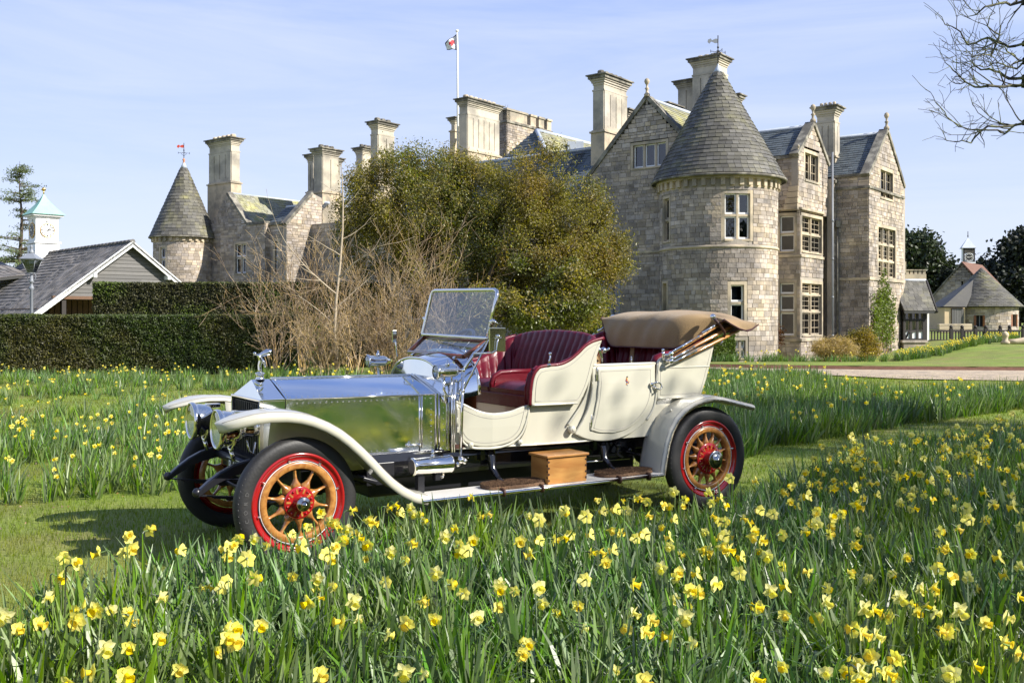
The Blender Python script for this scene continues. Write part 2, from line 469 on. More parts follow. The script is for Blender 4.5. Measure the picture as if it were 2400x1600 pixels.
def build_wall(root, name, f, td, nd, poly, holes=(), matl='mortar', thick=0.3, pieces=None, surround=0.13, ch=(0.11, 0.23), cl=(0.15, 0.5), slabname=None):
    m = MB()
    zs = sorted(set([round(p[1], 4) for p in poly] + [round(q, 4) for h_ in holes for q in (h_[1], h_[3])]))
    zmin = min(p[1] for p in poly); zmax = max(p[1] for p in poly)
    zs = [z for z in zs if zmin <= z <= zmax]
    for z0, z1 in zip(zs[:-1], zs[1:]):
        e = (z1 - z0) * 1e-4
        a, b = poly_lr(poly, z0 + e), poly_lr(poly, z1 - e)
        if not a or not b: continue
        hs = sorted([h_ for h_ in holes if h_[1] <= z0 + e and h_[3] >= z1 - e])
        L0, L1 = a[0], b[0]
        cuts = []
        for h_ in hs: cuts.append((L0, L1, h_[0], h_[0])); L0 = L1 = h_[2]
        cuts.append((L0, L1, a[1], b[1]))
        for l0, l1, r0, r1 in cuts:
            if r0 - l0 < 1e-3 and r1 - l1 < 1e-3: continue
            vs_ = [f(t, z, d) for z, l, r in ((z0, l0, r0), (z1, l1, r1)) for d in (-thick, 0) for t in (l, r)]
            m.add(vs_, [(0, 2, 3, 1), (4, 5, 7, 6), (0, 1, 5, 4), (2, 6, 7, 3), (0, 4, 6, 2), (1, 3, 7, 5)])
    o = m.build(name, MT[matl], root)
    if pieces is not None:
        rnd = random.Random(hash(name + str(round(poly[0][0], 2))) % 9999 if False else int(abs(poly[0][0]) * 100 + abs(poly[1][1]) * 31))
        z = zmin
        tdv, ndv = Vector(td), Vector(nd)
        while z < zmax - 0.05:
            hgt = min(rnd.uniform(*ch), zmax - z)
            a, b = poly_lr(poly, z + 0.01), poly_lr(poly, z + hgt - 0.01)
            if a and b:
                ivs = [(max(a[0], b[0]) + 0.01, min(a[1], b[1]) - 0.01)]
                for h_ in holes:
                    if h_[1] - surround < z + hgt and h_[3] + surround > z: ivs = sub_iv(ivs, h_[0] - surround, h_[2] + surround)
                for l, r in ivs:
                    t = l
                    while t < r - 0.04:
                        w = rnd.uniform(*cl)
                        if r - t - w < 0.15: w = r - t
                        c = Vector(f(t + w / 2, z + hgt / 2, rnd.uniform(-0.008, 0.014)))
                        M = Matrix(((tdv.x * (w - .018), ndv.x * .04, 0, c.x), (tdv.y * (w - .018), ndv.y * .04, 0, c.y), (0, 0, hgt - .018, c.z), (0, 0, 0, 1)))
                        pieces.add(M, ndv)
                        t += w
            z += hgt
    return o

def make_window(root, f, t0, z0, t1, z1, nl=2, tr=(), sur=0.16, sash='white_paint', stone='dressed_stone', mw=0.09, curtain=0.0, sill=True, glaz=False, lintel=0.0):
    m = MB(); s = sur
    m.fbox(f, t0 - s, t0, z0 - s * .6, z1 + s + lintel, -0.24, 0.022); m.fbox(f, t1, t1 + s, z0 - s * .6, z1 + s + lintel, -0.24, 0.022)
    m.fbox(f, t0, t1, z1, z1 + s + lintel, -0.24, 0.02)
    m.fbox(f, t0, t1, z0 - s * .6, z0, -0.24, 0.05 if sill else 0.02)
    cw = (t1 - t0 - mw * (nl - 1)) / nl
    zcuts = [z0] + [z0 + (z1 - z0) * q for q in tr] + [z1]
    for i in range(nl - 1):
        x = t0 + cw * (i + 1) + mw * i
        m.fbox(f, x, x + mw, z0, z1, -0.2, -0.04)
    for q in zcuts[1:-1]: 
        for i in range(nl):
            x = t0 + (cw + mw) * i
            m.fbox(f, x, x + cw, q - mw / 2, q + mw / 2, -0.2, -0.045)
    w = m.build('window', MT[stone], root)
    for i in range(nl):
        a = t0 + (cw + mw) * i + 0.004; b = a + cw - 0.008
        for k in range(len(zcuts) - 1):
            c0 = zcuts[k] + (mw / 2 if k else 0) + 0.004; c1 = zcuts[k + 1] - (mw / 2 if k < len(zcuts) - 2 else 0) - 0.004
            fr = MB(); q = 0.05
            fr.fbox(f, a, a + q, c0, c1, -0.16, -0.11); fr.fbox(f, b - q, b, c0, c1, -0.16, -0.11)
            fr.fbox(f, a + q, b - q, c0, c0 + q * 1.4, -0.16, -0.11); fr.fbox(f, a + q, b - q, c1 - q, c1, -0.16, -0.11)
            if glaz:
                for g_ in (0.33, 0.66): fr.fbox(f, a + q, b - q, c0 + (c1 - c0) * g_ - .009, c0 + (c1 - c0) * g_ + .009, -0.15, -0.12)
                fr.fbox(f, (a + b) / 2 - .009, (a + b) / 2 + .009, c0 + q, c1 - q, -0.15, -0.12)
            fr.build('sash_frame', MT[sash], w)
            p = MB(); p.fbox(f, a + q, b - q, c0 + q, c1 - q, -0.145, -0.138); p.build('pane', MT['window_glass'], w)
            if curtain > 0:
                cu = MB(); wd = (b - a) * curtain
                cu.fbox(f, a + q, a + q + wd, c0, c1, -0.23, -0.19)
                if nl > 1 and i == nl - 1: cu = MB(); cu.fbox(f, b - q - wd, b - q, c0, c1, -0.23, -0.19)
                cu.build('curtain', MT['curtain'], w)
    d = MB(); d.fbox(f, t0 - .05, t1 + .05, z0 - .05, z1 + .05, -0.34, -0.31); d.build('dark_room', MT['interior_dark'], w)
    return w

mg = glassy('window_glass', (0.35, 0.37, 0.4), 0.10)

# ================================================================ the mansion: a grid of walls along RD (sunlit side) and LD (shaded side)
FPX, HPX = 2300.0, 748.0
G0 = Vector((8.12, 40.7, 0)); RD = Vector((0.6163, 0.7875, 0)); LD = Vector((-0.7875, 0.6163, 0))
def BP(u, v, z): return G0 + RD * u + LD * v + Vector((0, 0, z))
def kx(px): return (px - 1200) / FPX
def hit_shade(px, u):      # v where the sight line at px meets the plane u = const
    P = G0 + RD * u; k = kx(px); return (P.x - k * P.y) / (k * LD.y - LD.x)
def hit_lit(px, v):
    P = G0 + LD * v; k = kx(px); return (P.x - k * P.y) / (k * RD.y - RD.x)
def zz(py, Y): return EYE + (HPX - py) / FPX * Y
def z_sh(px, py, u): v = hit_shade(px, u); return zz(py, BP(u, v, 0).y)
def z_li(px, py, v): u = hit_lit(px, v); return zz(py, BP(u, v, 0).y)

man = thing('mansion', tuple(BP(3, 0, -0.3)), 'large stone mansion with round slate turrets, gables and tall chimneys behind the lawn', 'mansion')
stones = Pieces(); slates = Pieces(); ldark = Pieces(); lich_sun = Pieces()
GB = -0.35

def hole_sh(u, x0, y0, x1, y1):   # pixel rectangle -> (t0, z0, t1, z1) on a shaded wall
    a, b = hit_shade(x0, u), hit_shade(x1, u); Y = BP(u, (a + b) / 2, 0).y
    return (min(a, b), zz(y1, Y), max(a, b), zz(y0, Y))
def hole_li(v, x0, y0, x1, y1):
    a, b = hit_lit(x0, v), hit_lit(x1, v); Y = BP((a + b) / 2, v, 0).y
    return (min(a, b), zz(y1, Y), max(a, b), zz(y0, Y))

def band(f, t0, t1, z, h=0.12, d=0.07, matl='dressed_stone', name='string_course'):
    m = MB(); m.fbox(f, t0, t1, z, z + h, -0.02, d); m.build(name, MT[matl], man)
def coping(f, pts, w=0.34, name='coping', out=0.09, h=0.13):
    m = MB()
    for (t0, z0), (t1, z1) in zip(pts[:-1], pts[1:]):
        L_ = math.hypot(t1 - t0, z1 - z0); nx, nz_ = -(z1 - z0) / L_, (t1 - t0) / L_
        if nz_ < 0: nx, nz_ = -nx, -nz_
        vs_ = [f(t + nx * o, z + nz_ * o, d) for (t, z) in ((t0, z0), (t1, z1)) for o in (-0.04, h) for d in (-w, out)]
        m.add(vs_, [(0, 1, 3, 2), (4, 6, 7, 5), (0, 4, 5, 1), (2, 3, 7, 6), (0, 2, 6, 4), (1, 5, 7, 3)])
    m.build(name, MT['cap_stone'], man)
def finial(p, s=1.0, name='finial'):
    m = MB(); M = Matrix.Translation(p)
    m.lathe([(.13 * s, 0), (.14 * s, .12 * s), (.07 * s, .2 * s), (.06 * s, .32 * s), (.11 * s, .38 * s), (.05 * s, .44 * s), (.05 * s, .55 * s), (.09 * s, .6 * s), (.13 * s, .7 * s), (.1 * s, .8 * s), (.02 * s, .86 * s)], M, n=10)
    m.build(name, MT['dressed_stone'], man)

def slate_plane(pieces, p0, p1, p2, p3, row=0.19, wid=(0.2, 0.36), nrm=None, thick=0.02):
    """p0-p1 along the eave, p3-p2 along the ridge"""
    p0, p1, p2, p3 = map(Vector, (p0, p1, p2, p3))
    up_ = ((p3 + p2) - (p0 + p1)) / 2; n = (p1 - p0).cross(up_).normalized()
    if nrm is not None and n.dot(nrm) < 0: n = -n
    nr = max(1, int(up_.length / row)); rnd = random.Random(int(abs(p0.x * 97 + p0.y * 13)))
    for i in range(nr):
        s0, s1 = i / nr, (i + 1.12) / nr
        a0 = p0.lerp(p3, s0); b0 = p1.lerp(p2, s0); a1 = p0.lerp(p3, min(s1, 1)); 
        wl = (b0 - a0).length
        if wl < 0.1: continue
        e = (b0 - a0) / wl; upv = (p3 - p0).lerp(p2 - p1, 0.5).normalized(); upv = (upv - e * upv.dot(e)).normalized()
        t = rnd.uniform(-0.2, 0)
        rh = up_.length / nr * 1.15
        while t < wl:
            w = rnd.uniform(*wid); ta, tb = max(t, 0), min(t + w, wl); t += w
            if tb - ta < 0.04: continue
            c = a0 + e * ((ta + tb) / 2) + upv * (rh / 2) + n * (0.015 + rnd.uniform(0, .008))
            nt_ = (n - upv * 0.10).normalized(); ut = upv + n * -0.10
            M = Matrix(((e.x * (tb - ta - .012), nt_.x * thick, ut.x * rh, c.x), (e.y * (tb - ta - .012), nt_.y * thick, ut.y * rh, c.y), (e.z * (tb - ta - .012), nt_.z * thick, ut.z * rh, c.z), (0, 0, 0, 1)))
            pieces.add(M, n)
def roof_slab(pieces, p0, p1, p2, p3, nrm, name='roof', root=None, row=0.19, wid=(0.2, 0.36), thick=0.12):
    m = MB(); q = [Vector(p) for p in (p0, p1, p2, p3)]
    m.add(q + [p - Vector((0, 0, thick)) for p in q], [(0, 1, 2, 3), (7, 6, 5, 4), (0, 4, 5, 1), (1, 5, 6, 2), (2, 6, 7, 3), (3, 7, 4, 0)])
    m.build(name, MT['roof_under'], root or man)
    slate_plane(pieces, p0, p1, p2, p3, nrm=Vector(nrm), row=row, wid=wid)
def ridge(p0, p1, r=0.09, name='ridge_capping', matl='lead', root=None):
    m = MB(); m.tube([p0, p1], r, 8); m.build(name, MT[matl], root or man)

# ---- great gable (shaded), u = 0
f0, td0, nd0 = wall_plane('shade', 0.0)
vl, vr_, va = hit_shade(1384, 0), 0.0, hit_shade(1517, 0)
zf = z_sh(1386, 412, 0); za = z_sh(1517, 231, 0)
gh = [hole_sh(0, 1484, 337, 1561, 391), hole_sh(0, 1404, 500, 1420, 533), hole_sh(0, 1400, 662, 1450, 742)]
build_wall(man, 'wall', f0, td0, nd0, [(vr_, GB), (vl, GB), (vl, zf), (va, za), (vr_, zf)], gh, pieces=stones)
make_window(man, f0, *gh[0], nl=3, sur=0.12, curtain=0.35)
make_window(man, f0, *gh[1], nl=1, tr=(0.5,), sur=0.05)
make_window(man, f0, *gh[2], nl=3, tr=(0.62,), sur=0.08, sash='grey_metal', stone='grey_metal', mw=0.04)
coping(f0, [(vl + .12, zf - .12), (va, za + 0.02)]); coping(f0, [(va, za + 0.02), (vr_ - .12, zf - .12)])
finial(BP(-0.02, va, za + 0.06), 0.95)
band(f0, 1.2, vl, z_sh(1470, 595, 0), 0.11, 0.06)
# flank wall of the great gable and its roof (ridge along RD)
fl_, tdl, ndl = wall_plane('lit', vl)
roof_slab(lich_sun, BP(0.02, vr_ - .15, zf), BP(9, vr_ - .15, zf), BP(9, va, za - .05), BP(0.02, va, za - .05), -LD)
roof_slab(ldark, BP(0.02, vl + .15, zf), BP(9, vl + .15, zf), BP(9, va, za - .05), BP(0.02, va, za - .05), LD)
ridge(BP(0.1, va, za), BP(9, va, za))
# back-left flank so the block is solid
mflank = wall_plane('lit', vl)
m = MB(); m.add([BP(0.3, vl, GB), BP(9, vl, GB), BP(9, vl, zf), BP(0.3, vl, zf), BP(0.3, vl - .3, GB), BP(9, vl - .3, GB), BP(9, vl - .3, zf), BP(0.3, vl - .3, zf)], [(0, 1, 2, 3), (4, 7, 6, 5), (0, 4, 5, 1), (2, 6, 7, 3), (0, 3, 7, 4), (1, 5, 6, 2)]); m.build('wall', MT['mortar'], man)

# ---- lit flank between great gable and the bay wing
f1, td1, nd1 = wall_plane('lit', -0.6)
zE1 = 9.0
build_wall(man, 'wall', f1, td1, nd1, [(0.3, GB), (5.5, GB), (5.5, 8.9), (0.3, 8.9)], [], pieces=stones)
# ---- bay wing : shaded return at u = 5.5, lit gable at v = -1.68
uA = 5.50; vA = -1.68
fA, tA, nA = wall_plane('lit', vA); fAs, tAs, nAs = wall_plane('shade', uA)
uA0, uA1 = hit_lit(1870, vA), hit_lit(1939, vA)
zA = z_li(1870, 361, vA); uAp = (uA0 + uA1) / 2; zAp = z_li(1900, 288, vA)
wA = hole_li(vA, 1886, 362, 1917, 424)
build_wall(man, 'wall', fA, tA, nA, [(uA0, 6.5), (uA1, 6.5), (uA1, zA), (uAp, zAp), (uA0, zA)], [wA], pieces=stones)
make_window(man, fA, *wA, nl=2, sash='dressed_stone', glaz=True)
coping(fA, [(uA0 - .1, zA - .08), (uAp, zAp)]); coping(fA, [(uAp, zAp), (uA1 + .1, zA - .08)])
finial(BP(uAp, vA, zAp + .05), 1.0); finial(BP(uA0 + .05, vA, zA), 0.5); finial(BP(uA1 - .05, vA, zA), 0.5)
build_wall(man, 'wall', fAs, tAs, nAs, [(vA, 6.5), (-0.6, 6.5), (-0.6, zA), (vA, zA)], [], pieces=stones)
band(fAs, vA - .05, -0.6, zA - .15, .14, .1, 'cap_stone', 'parapet'); band(f1, 0.3, 5.5, 8.75, .14, .1, 'cap_stone', 'parapet')
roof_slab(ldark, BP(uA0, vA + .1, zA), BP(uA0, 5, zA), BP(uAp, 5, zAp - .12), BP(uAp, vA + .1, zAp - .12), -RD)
roof_slab(lich_sun, BP(uA1, vA + .1, zA), BP(uA1, 5, zA), BP(uAp, 5, zAp - .12), BP(uAp, vA + .1, zAp - .12), RD)
ridge(BP(uAp, vA + .1, zAp - .08), BP(uAp, 5, zAp - .08))
# two-storey canted bay under the gable
vB = vA - 1.0; uBm = uA + .15
fB, tB, nB = wall_plane('lit', vA - 0.55)
def canted(zlo, zhi, wz, ntr, nlm):
    """three faces: shaded cant, front, far cant"""
    P = [BP(uA - .10, -0.58, 0), BP(uA + .10, vA - .06, 0), BP(uA1 - .75, vA - .06, 0), BP(uA1 + .02, vA + .35, 0)]
    for i in range(3):
        a, b = P[i], P[i + 1]; e = (b - a); Ln = e.length; e = e / Ln; n = Vector((e.y, -e.x, 0))
        if n.dot(-LD + (-RD * 2, RD * 0, RD * 2)[i]) < 0: n = -n
        ff = lambda t, z, d=0, a=a, e=e, n=n: tuple(a + e * t + n * d + Vector((0, 0, z)))
        s0 = (0.27, 0.16, 0.16)[i]
        hl = [(s0, w0, Ln - s0, w1) for (w0, w1) in wz]
        build_wall(man, 'bay_wall', ff, e, n, [(0, zlo), (Ln, zlo), (Ln, zhi), (0, zhi)], hl, pieces=stones, thick=0.25, surround=0.12)
        for q, h_ in enumerate(hl):
            make_window(man, ff, *h_, nl=(nlm if i == 1 else 1), tr=ntr[q], sur=0.11, mw=0.08, sash=('white_paint' if i == 0 else 'dressed_stone'), glaz=(i == 1), lintel=.03)
        m = MB(); m.fbox(ff, -.04, Ln + .04, zhi, zhi + .1, -.25, .08); m.fbox(ff, -.04, Ln + .04, wz[1][0] - .27, wz[1][0] - .15, -.05, .07); m.fbox(ff, -.04, Ln + .04, wz[0][0] - .27, wz[0][0] - .15, -.05, .08)
        m.build('string_course', MT['dressed_stone'], man)
YB = 43.6
canted(GB, zz(488, YB), [(zz(786, YB), zz(662, YB)), (zz(586, YB), zz(502, YB))], [(.45, .78), (.5,)], 2)
# stone corbels that carry the gable corner over the bay
m = MB()
for i in range(5): m.fbox(fAs, vA - .02, vA + .62 - .06 * i, 6.55 + .27 * i, 6.79 + .27 * i, -.2, 0.16 - .03 * i)
m.build('corbel', MT['dressed_stone'], man)
# wall between the wings and rain pipe
f2, t2, n2 = wall_plane('lit', -1.97)
build_wall(man, 'wall', f2, t2, n2, [(uA1, GB), (9.47, GB), (9.47, 8.3), (uA1, 8.3)], [], pieces=stones)
band(f2, uA1, 9.47, 8.1, .14, .1, 'cap_stone', 'parapet')
m = MB(); pp = BP(hit_lit(1950, -2.1), -2.12, 0); m.tube([pp + Vector((0, 0, GB)), pp + Vector((0, 0, zz(360, 46.5)))], .05, 8)
for q in (0.8, 2.6, 4.4, 6.2): m.tube([pp + Vector((0, 0, q)), pp + Vector((0, 0, q + .1))], .07, 8)
m.build('rain_pipe', MT['grey_metal'], man)
m = MB(); pp = BP(9.3, -2.1, 0); m.tube([pp + Vector((0, 0, GB)), pp + Vector((0, 0, 6.0))], .045, 8); m.box(pp + Vector((0, 0, 6.15)), (.22, .22, .3)); m.build('rain_pipe', MT['cap_stone'], man)
# ---- east wing
uB, vBw = 9.47, -3.5
fC, tC, nC = wall_plane('lit', vBw); fCs, tCs, nCs = wall_plane('shade', uB)
uC1 = hit_lit(2117, vBw); zB = 8.42; zBp = 10.85; uBp = (uB + uC1) / 2
h1 = hole_li(vBw, 2063, 402, 2092, 465); h2 = hole_li(vBw, 2058, 536, 2098, 650)
build_wall(man, 'wall', fC, tC, nC, [(uB, GB), (uC1, GB), (uC1, zB), (uBp, zBp), (uB, zB)], [h1, h2], pieces=stones)
make_window(man, fC, *h1, nl=2, sash='dressed_stone', glaz=True); make_window(man, fC, *h2, nl=3, tr=(.33, .66), sash='dressed_stone', glaz=True)
band(fC, uB - .07, uC1 + .05, z_li(2040, 442, vBw), .12, .09, 'cap_stone'); band(fC, uB - .07, uC1 + .05, z_li(2040, 656, vBw), .14, .09)
build_wall(man, 'wall', fCs, tCs, nCs, [(vBw, GB), (-1.97, GB), (-1.97, zB), (vBw, zB)], [], pieces=stones)
band(fCs, vBw - .07, -1.97, z_li(2040, 442, vBw), .12, .09, 'cap_stone'); band(fCs, vBw, -1.97, z_li(2040, 656, vBw), .12, .06)
band(fCs, vBw - .05, -1.9, zB - .05, .12, .1, 'cap_stone', 'parapet')
coping(fC, [(uB - .1, zB - .08), (uBp, zBp)]); coping(fC, [(uBp, zBp), (uC1 + .1, zB - .08)]); finial(BP(uBp, vBw, zBp + .05), 1.0)
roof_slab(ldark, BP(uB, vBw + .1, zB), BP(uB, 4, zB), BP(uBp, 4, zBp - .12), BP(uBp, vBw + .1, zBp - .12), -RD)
roof_slab(lich_sun, BP(uC1, vBw + .1, zB), BP(uC1, 4, zB), BP(uBp, 4, zBp - .12), BP(uBp, vBw + .1, zBp - .12), RD)
ridge(BP(uBp, vBw + .1, zBp - .08), BP(uBp, 4, zBp - .08))
m = MB(); m.fbox(fC, uB + .2, uC1 - .2, GB, zB, -8, -.35); m.build('wall', MT['mortar'], man)
m = MB(); m.fbox(wall_plane('shade', uC1)[0], vBw, 5, GB, zB, -.3, 0); m.build('wall', MT['mortar'], man)

# ---- round turrets
def turret(cx, cy, r, ztop, zeave, reave, zapex, string_z, windows, corb=True, a0=-100, a1=100, root=man, tip='lead', rows=27, tiprow=0.93):
    ctr = Vector((cx, cy, 0)); tocam = Vector((-cx, -cy, 0)).normalized(); rt = Vector((-tocam.y, tocam.x, 0))
    if rt.x < 0: rt = -rt
    def f(t, z, d=0):     # t = arc length, positive to the right as seen from the lawn
        a = t / r; return tuple(ctr + (tocam * math.cos(a) + rt * math.sin(a)) * (r + d) + Vector((0, 0, z)))
    # curved masonry backing, cut round the openings
    ts = sorted(set([round(R(a) * r, 4) for a in range(-180, 181, 6)] + [round(q, 4) for w in windows for q in (w[0], w[2])]))
    zs = sorted(set([GB, string_z, ztop] + [round(q, 4) for w in windows for q in (w[1], w[3])]))
    m = MB()
    for t0, t1 in zip(ts[:-1], ts[1:]):
        for z0, z1 in zip(zs[:-1], zs[1:]):
            if any(w[0] <= t0 + 1e-4 and w[2] >= t1 - 1e-4 and w[1] <= z0 + 1e-4 and w[3] >= z1 - 1e-4 for w in windows): continue
            m.fbox(f, t0, t1, z0, z1, -.3, 0)
    m.build('turret_wall', MT['mortar'], root)
    rnd = random.Random(5); z = GB
    while z < ztop - .02:
        hgt = rnd.uniform(.11, .23)
        if z < string_z < z + hgt + .1: hgt = string_z - z
        hgt = min(hgt, ztop - z)
        if hgt < .03: z += hgt + .01; continue
        ivs = [(R(a0) * r, R(a1) * r)]
        for w in windows:
            if w[1] - .13 < z + hgt and w[3] + .13 > z: ivs = sub_iv(ivs, w[0] - .13, w[2] + .13)
        for l, q in ivs:
            t = l
            while t < q - .05:
                w = rnd.uniform(.15, .42)
                if q - t - w < .15: w = q - t
                c = Vector(f(t + w / 2, z + hgt / 2, rnd.uniform(-.006, .006))); a = (t + w / 2) / r
                n = tocam * math.cos(a) + rt * math.sin(a); e = rt * math.cos(a) - tocam * math.sin(a)
                M = Matrix(((e.x * (w - .012), n.x * .06, 0, c.x), (e.y * (w - .012), n.y * .06, 0, c.y), (0, 0, hgt - .012, c.z), (0, 0, 0, 1)))
                stones.add(M, n); t += w
        z += hgt
    m = MB(); T_ = Matrix.Translation(ctr)
    m.lathe([(r, string_z - .02), (r + .07, string_z), (r + .08, string_z + .07), (r, string_z + .14)], T_, 72, cap=False); m.build('string_course', MT['dressed_stone'], root)
    m = MB(); m.lathe([(r, ztop - .02), (r + .03, ztop), (r + .03, ztop + .32), (r + .16, ztop + .34), (r + .16, zeave - .05), (r, zeave - .05)], T_, 72, cap=False, smooth=False)
    m.build('cornice', MT['dressed_stone'], root)
    nb = int(2 * math.pi * r / .36)
    for i in range(nb):
        t = (i + .5) / nb * 2 * math.pi * r - math.pi * r
        if abs(t / r) > R(105): continue
        m = MB(); m.fbox(f, t - .08, t + .08, ztop + .06, ztop + .335, .0, .15); m.build('corbel', MT['dressed_stone'], root)
    # cone with a slight bell at the eaves
    prof = []
    for i in range(13):
        s_ = i / 12; rr = reave * (1 - s_) ; z_ = zeave + (zapex - zeave) * s_
        if s_ < .25: rr += 0.0; z_ -= (0.25 - s_) ** 2 * 0.5
        prof.append((max(rr - .03, .02), z_))
    m = MB(); m.lathe([(reave + .02, zeave - .12)] + prof, T_, 60); m.build('turret_roof', MT['roof_under'], root)
    rnd = random.Random(8)
    for i in range(rows):
        s0 = i / rows * tiprow; s1 = (i + 1.15) / rows * tiprow
        def pr(s_):
            z_ = zeave + (zapex - zeave) * s_
            if s_ < .25: z_ -= (0.25 - s_) ** 2 * 0.5
            return reave * (1 - s_), z_
        (r0, z0_), (r1, z1_) = pr(s0), pr(s1)
        na = max(9, int(2 * math.pi * r0 / .27)); off = rnd.random()
        for k in range(na):
            a = 2 * math.pi * (k + off) / na; rad = tocam * math.cos(a) + rt * math.sin(a)
            if rad.dot(tocam) < -.25: continue
            e = rt * math.cos(a) - tocam * math.sin(a)
            p0 = ctr + rad * (r0 + .03) + Vector((0, 0, z0_)); p1 = ctr + rad * (r1 + .0) + Vector((0, 0, z1_))
            upv = p1 - p0; n = e.cross(upv).normalized()
            if n.dot(rad) < 0: n = -n
            c = (p0 + p1) / 2 + n * rnd.uniform(.0, .012); w = 2 * math.pi * r0 / na * rnd.uniform(.93, .99)
            M = Matrix(((e.x * w, n.x * .022, upv.x, c.x), (e.y * w, n.y * .022, upv.y, c.y), (e.z * w, n.z * .022, upv.z, c.z), (0, 0, 0, 1)))
            slates.add(M, n)
    rt_ = reave * (1 - tiprow) + .04; zt = zeave + (zapex - zeave) * tiprow
    m = MB(); m.lathe([(rt_, zt - .02), (rt_ * .55, zt + (zapex - zt) * .5), (.03, zapex), (.03, zapex + .05)], T_, 16); m.build('roof_tip', MT[tip], root)
    m = MB(); m.lathe([(reave + .03, zeave - .16), (reave + .09, zeave - .14), (reave + .09, zeave - .06), (reave + .02, zeave - .05)], T_, 72, cap=False); m.build('gutter', MT['cap_stone'], root)
    return f, ctr
TC = (8.67, 41.3); TR = 2.41
def tw(px0, py1, px1, py0, c, r, dep):     # pixel window -> (t0, z0, t1, z1) on the round wall
    cpx = 1200 + c[0] / c[1] * FPX
    a = [math.asin(max(-1, min(1, (p - cpx) / FPX * (dep) / r))) * r for p in (px0, px1)]
    return (a[0], zz(py0, dep), a[1], zz(py1, dep))
wins = [tw(1698, 455, 1756, 561, TC, TR, 39.2), tw(1558, 466, 1572, 566, TC, TR, 40.6), tw(1712, 668, 1742, 752, TC, TR, 39.3), tw(1721, 797, 1745, 838, TC, TR, 39.3), tw(1556, 664, 1566, 732, TC, TR, 40.6)]
ft, ctr = turret(TC[0], TC[1], TR, 6.88, 7.45, 2.72, 12.3, 4.46, wins)
make_window(man, ft, *wins[0], nl=2, tr=(.52,), sur=.14, curtain=.3); make_window(man, ft, *wins[1], nl=1, tr=(.5,), sur=.1, sash='dressed_stone')
make_window(man, ft, *wins[2], nl=1, tr=(.5,), sur=.13, curtain=.5); make_window(man, ft, *wins[3], nl=2, tr=(.5,), sur=.1); make_window(man, ft, *wins[4], nl=1, sur=.1, sash='dressed_stone')
# small turret at the far end
T2 = (kx(431) * 62, 62.0); T2R = 67 / FPX * 62
w2 = [tw(379, 582, 391, 634, T2, T2R, 61.0)]
ft2, c2_ = turret(T2[0], T2[1], T2R, zz(567, 60.6), zz(552, 61), 2.03, zz(378, 62), 3.4, w2, rows=21, tip='lead', tiprow=.91)
make_window(man, ft2, *w2[0], nl=1, tr=(.5,), sur=.12)

# ---- weather vanes (they turn on their spindles: parts of the roof)
def vane(p, col, h, name='weather_vane'):
    m = MB(); p = Vector(p)
    m.tube([p, p + Vector((0, 0, h))], .022, 6)
    for a in range(4):
        d = Vector((math.cos(a * math.pi / 2 + .3), math.sin(a * math.pi / 2 + .3), 0))
        m.tube([p + Vector((0, 0, h * .45)) + d * .02, p + Vector((0, 0, h * .45)) + d * .34], .012, 5)
        m.tube([p + Vector((0, 0, h * .3)) + d * .02, p + Vector((0, 0, h * .4)) + d * .16, p + Vector((0, 0, h * .5)) + d * .03], .012, 5)
        m.tube([p + Vector((0, 0, h * .45 - .06)) + d * .34, p + Vector((0, 0, h * .45 + .06)) + d * .34], .014, 5)
    m.sphere(p + Vector((0, 0, h * .6)), .05, 8)
    m.build(name, MT['black_iron'], man)
    f_ = MB(); q = p + Vector((0, 0, h * .82))
    sh = [(-.42, .05), (-.3, .1), (-.26, .02), (-.1, .09), (.02, .07), (.02, -.08), (-.12, -.1), (-.28, -.03), (-.36, -.12), (-.44, -.05)]
    f_.add([q + Vector((x, -.012, z)) for x, z in sh] + [q + Vector((x, .012, z)) for x, z in sh], [tuple(range(10)), tuple(range(19, 9, -1))] + [(i, (i + 1) % 10, 10 + (i + 1) % 10, 10 + i) for i in range(10)])
    f_.build('vane_flag', MT[col], man)
mat('vane_red', (0.6, 0.07, 0.03), 0.5)
mat('tip_copper', (0.5, 0.22, 0.12), 0.7)
vane((TC[0], TC[1], 12.3), 'grey_metal', 1.25); vane((T2[0], T2[1], zz(378, 62)), 'vane_red', 1.15)
m = MB(); m.lathe([(.26, 0), (.12, .35), (.05, .62), (.1, .7), (.04, .8)], Matrix.Translation((T2[0], T2[1], zz(378, 62) - .62)), 14); m.build('roof_tip', MT['tip_copper'], man)

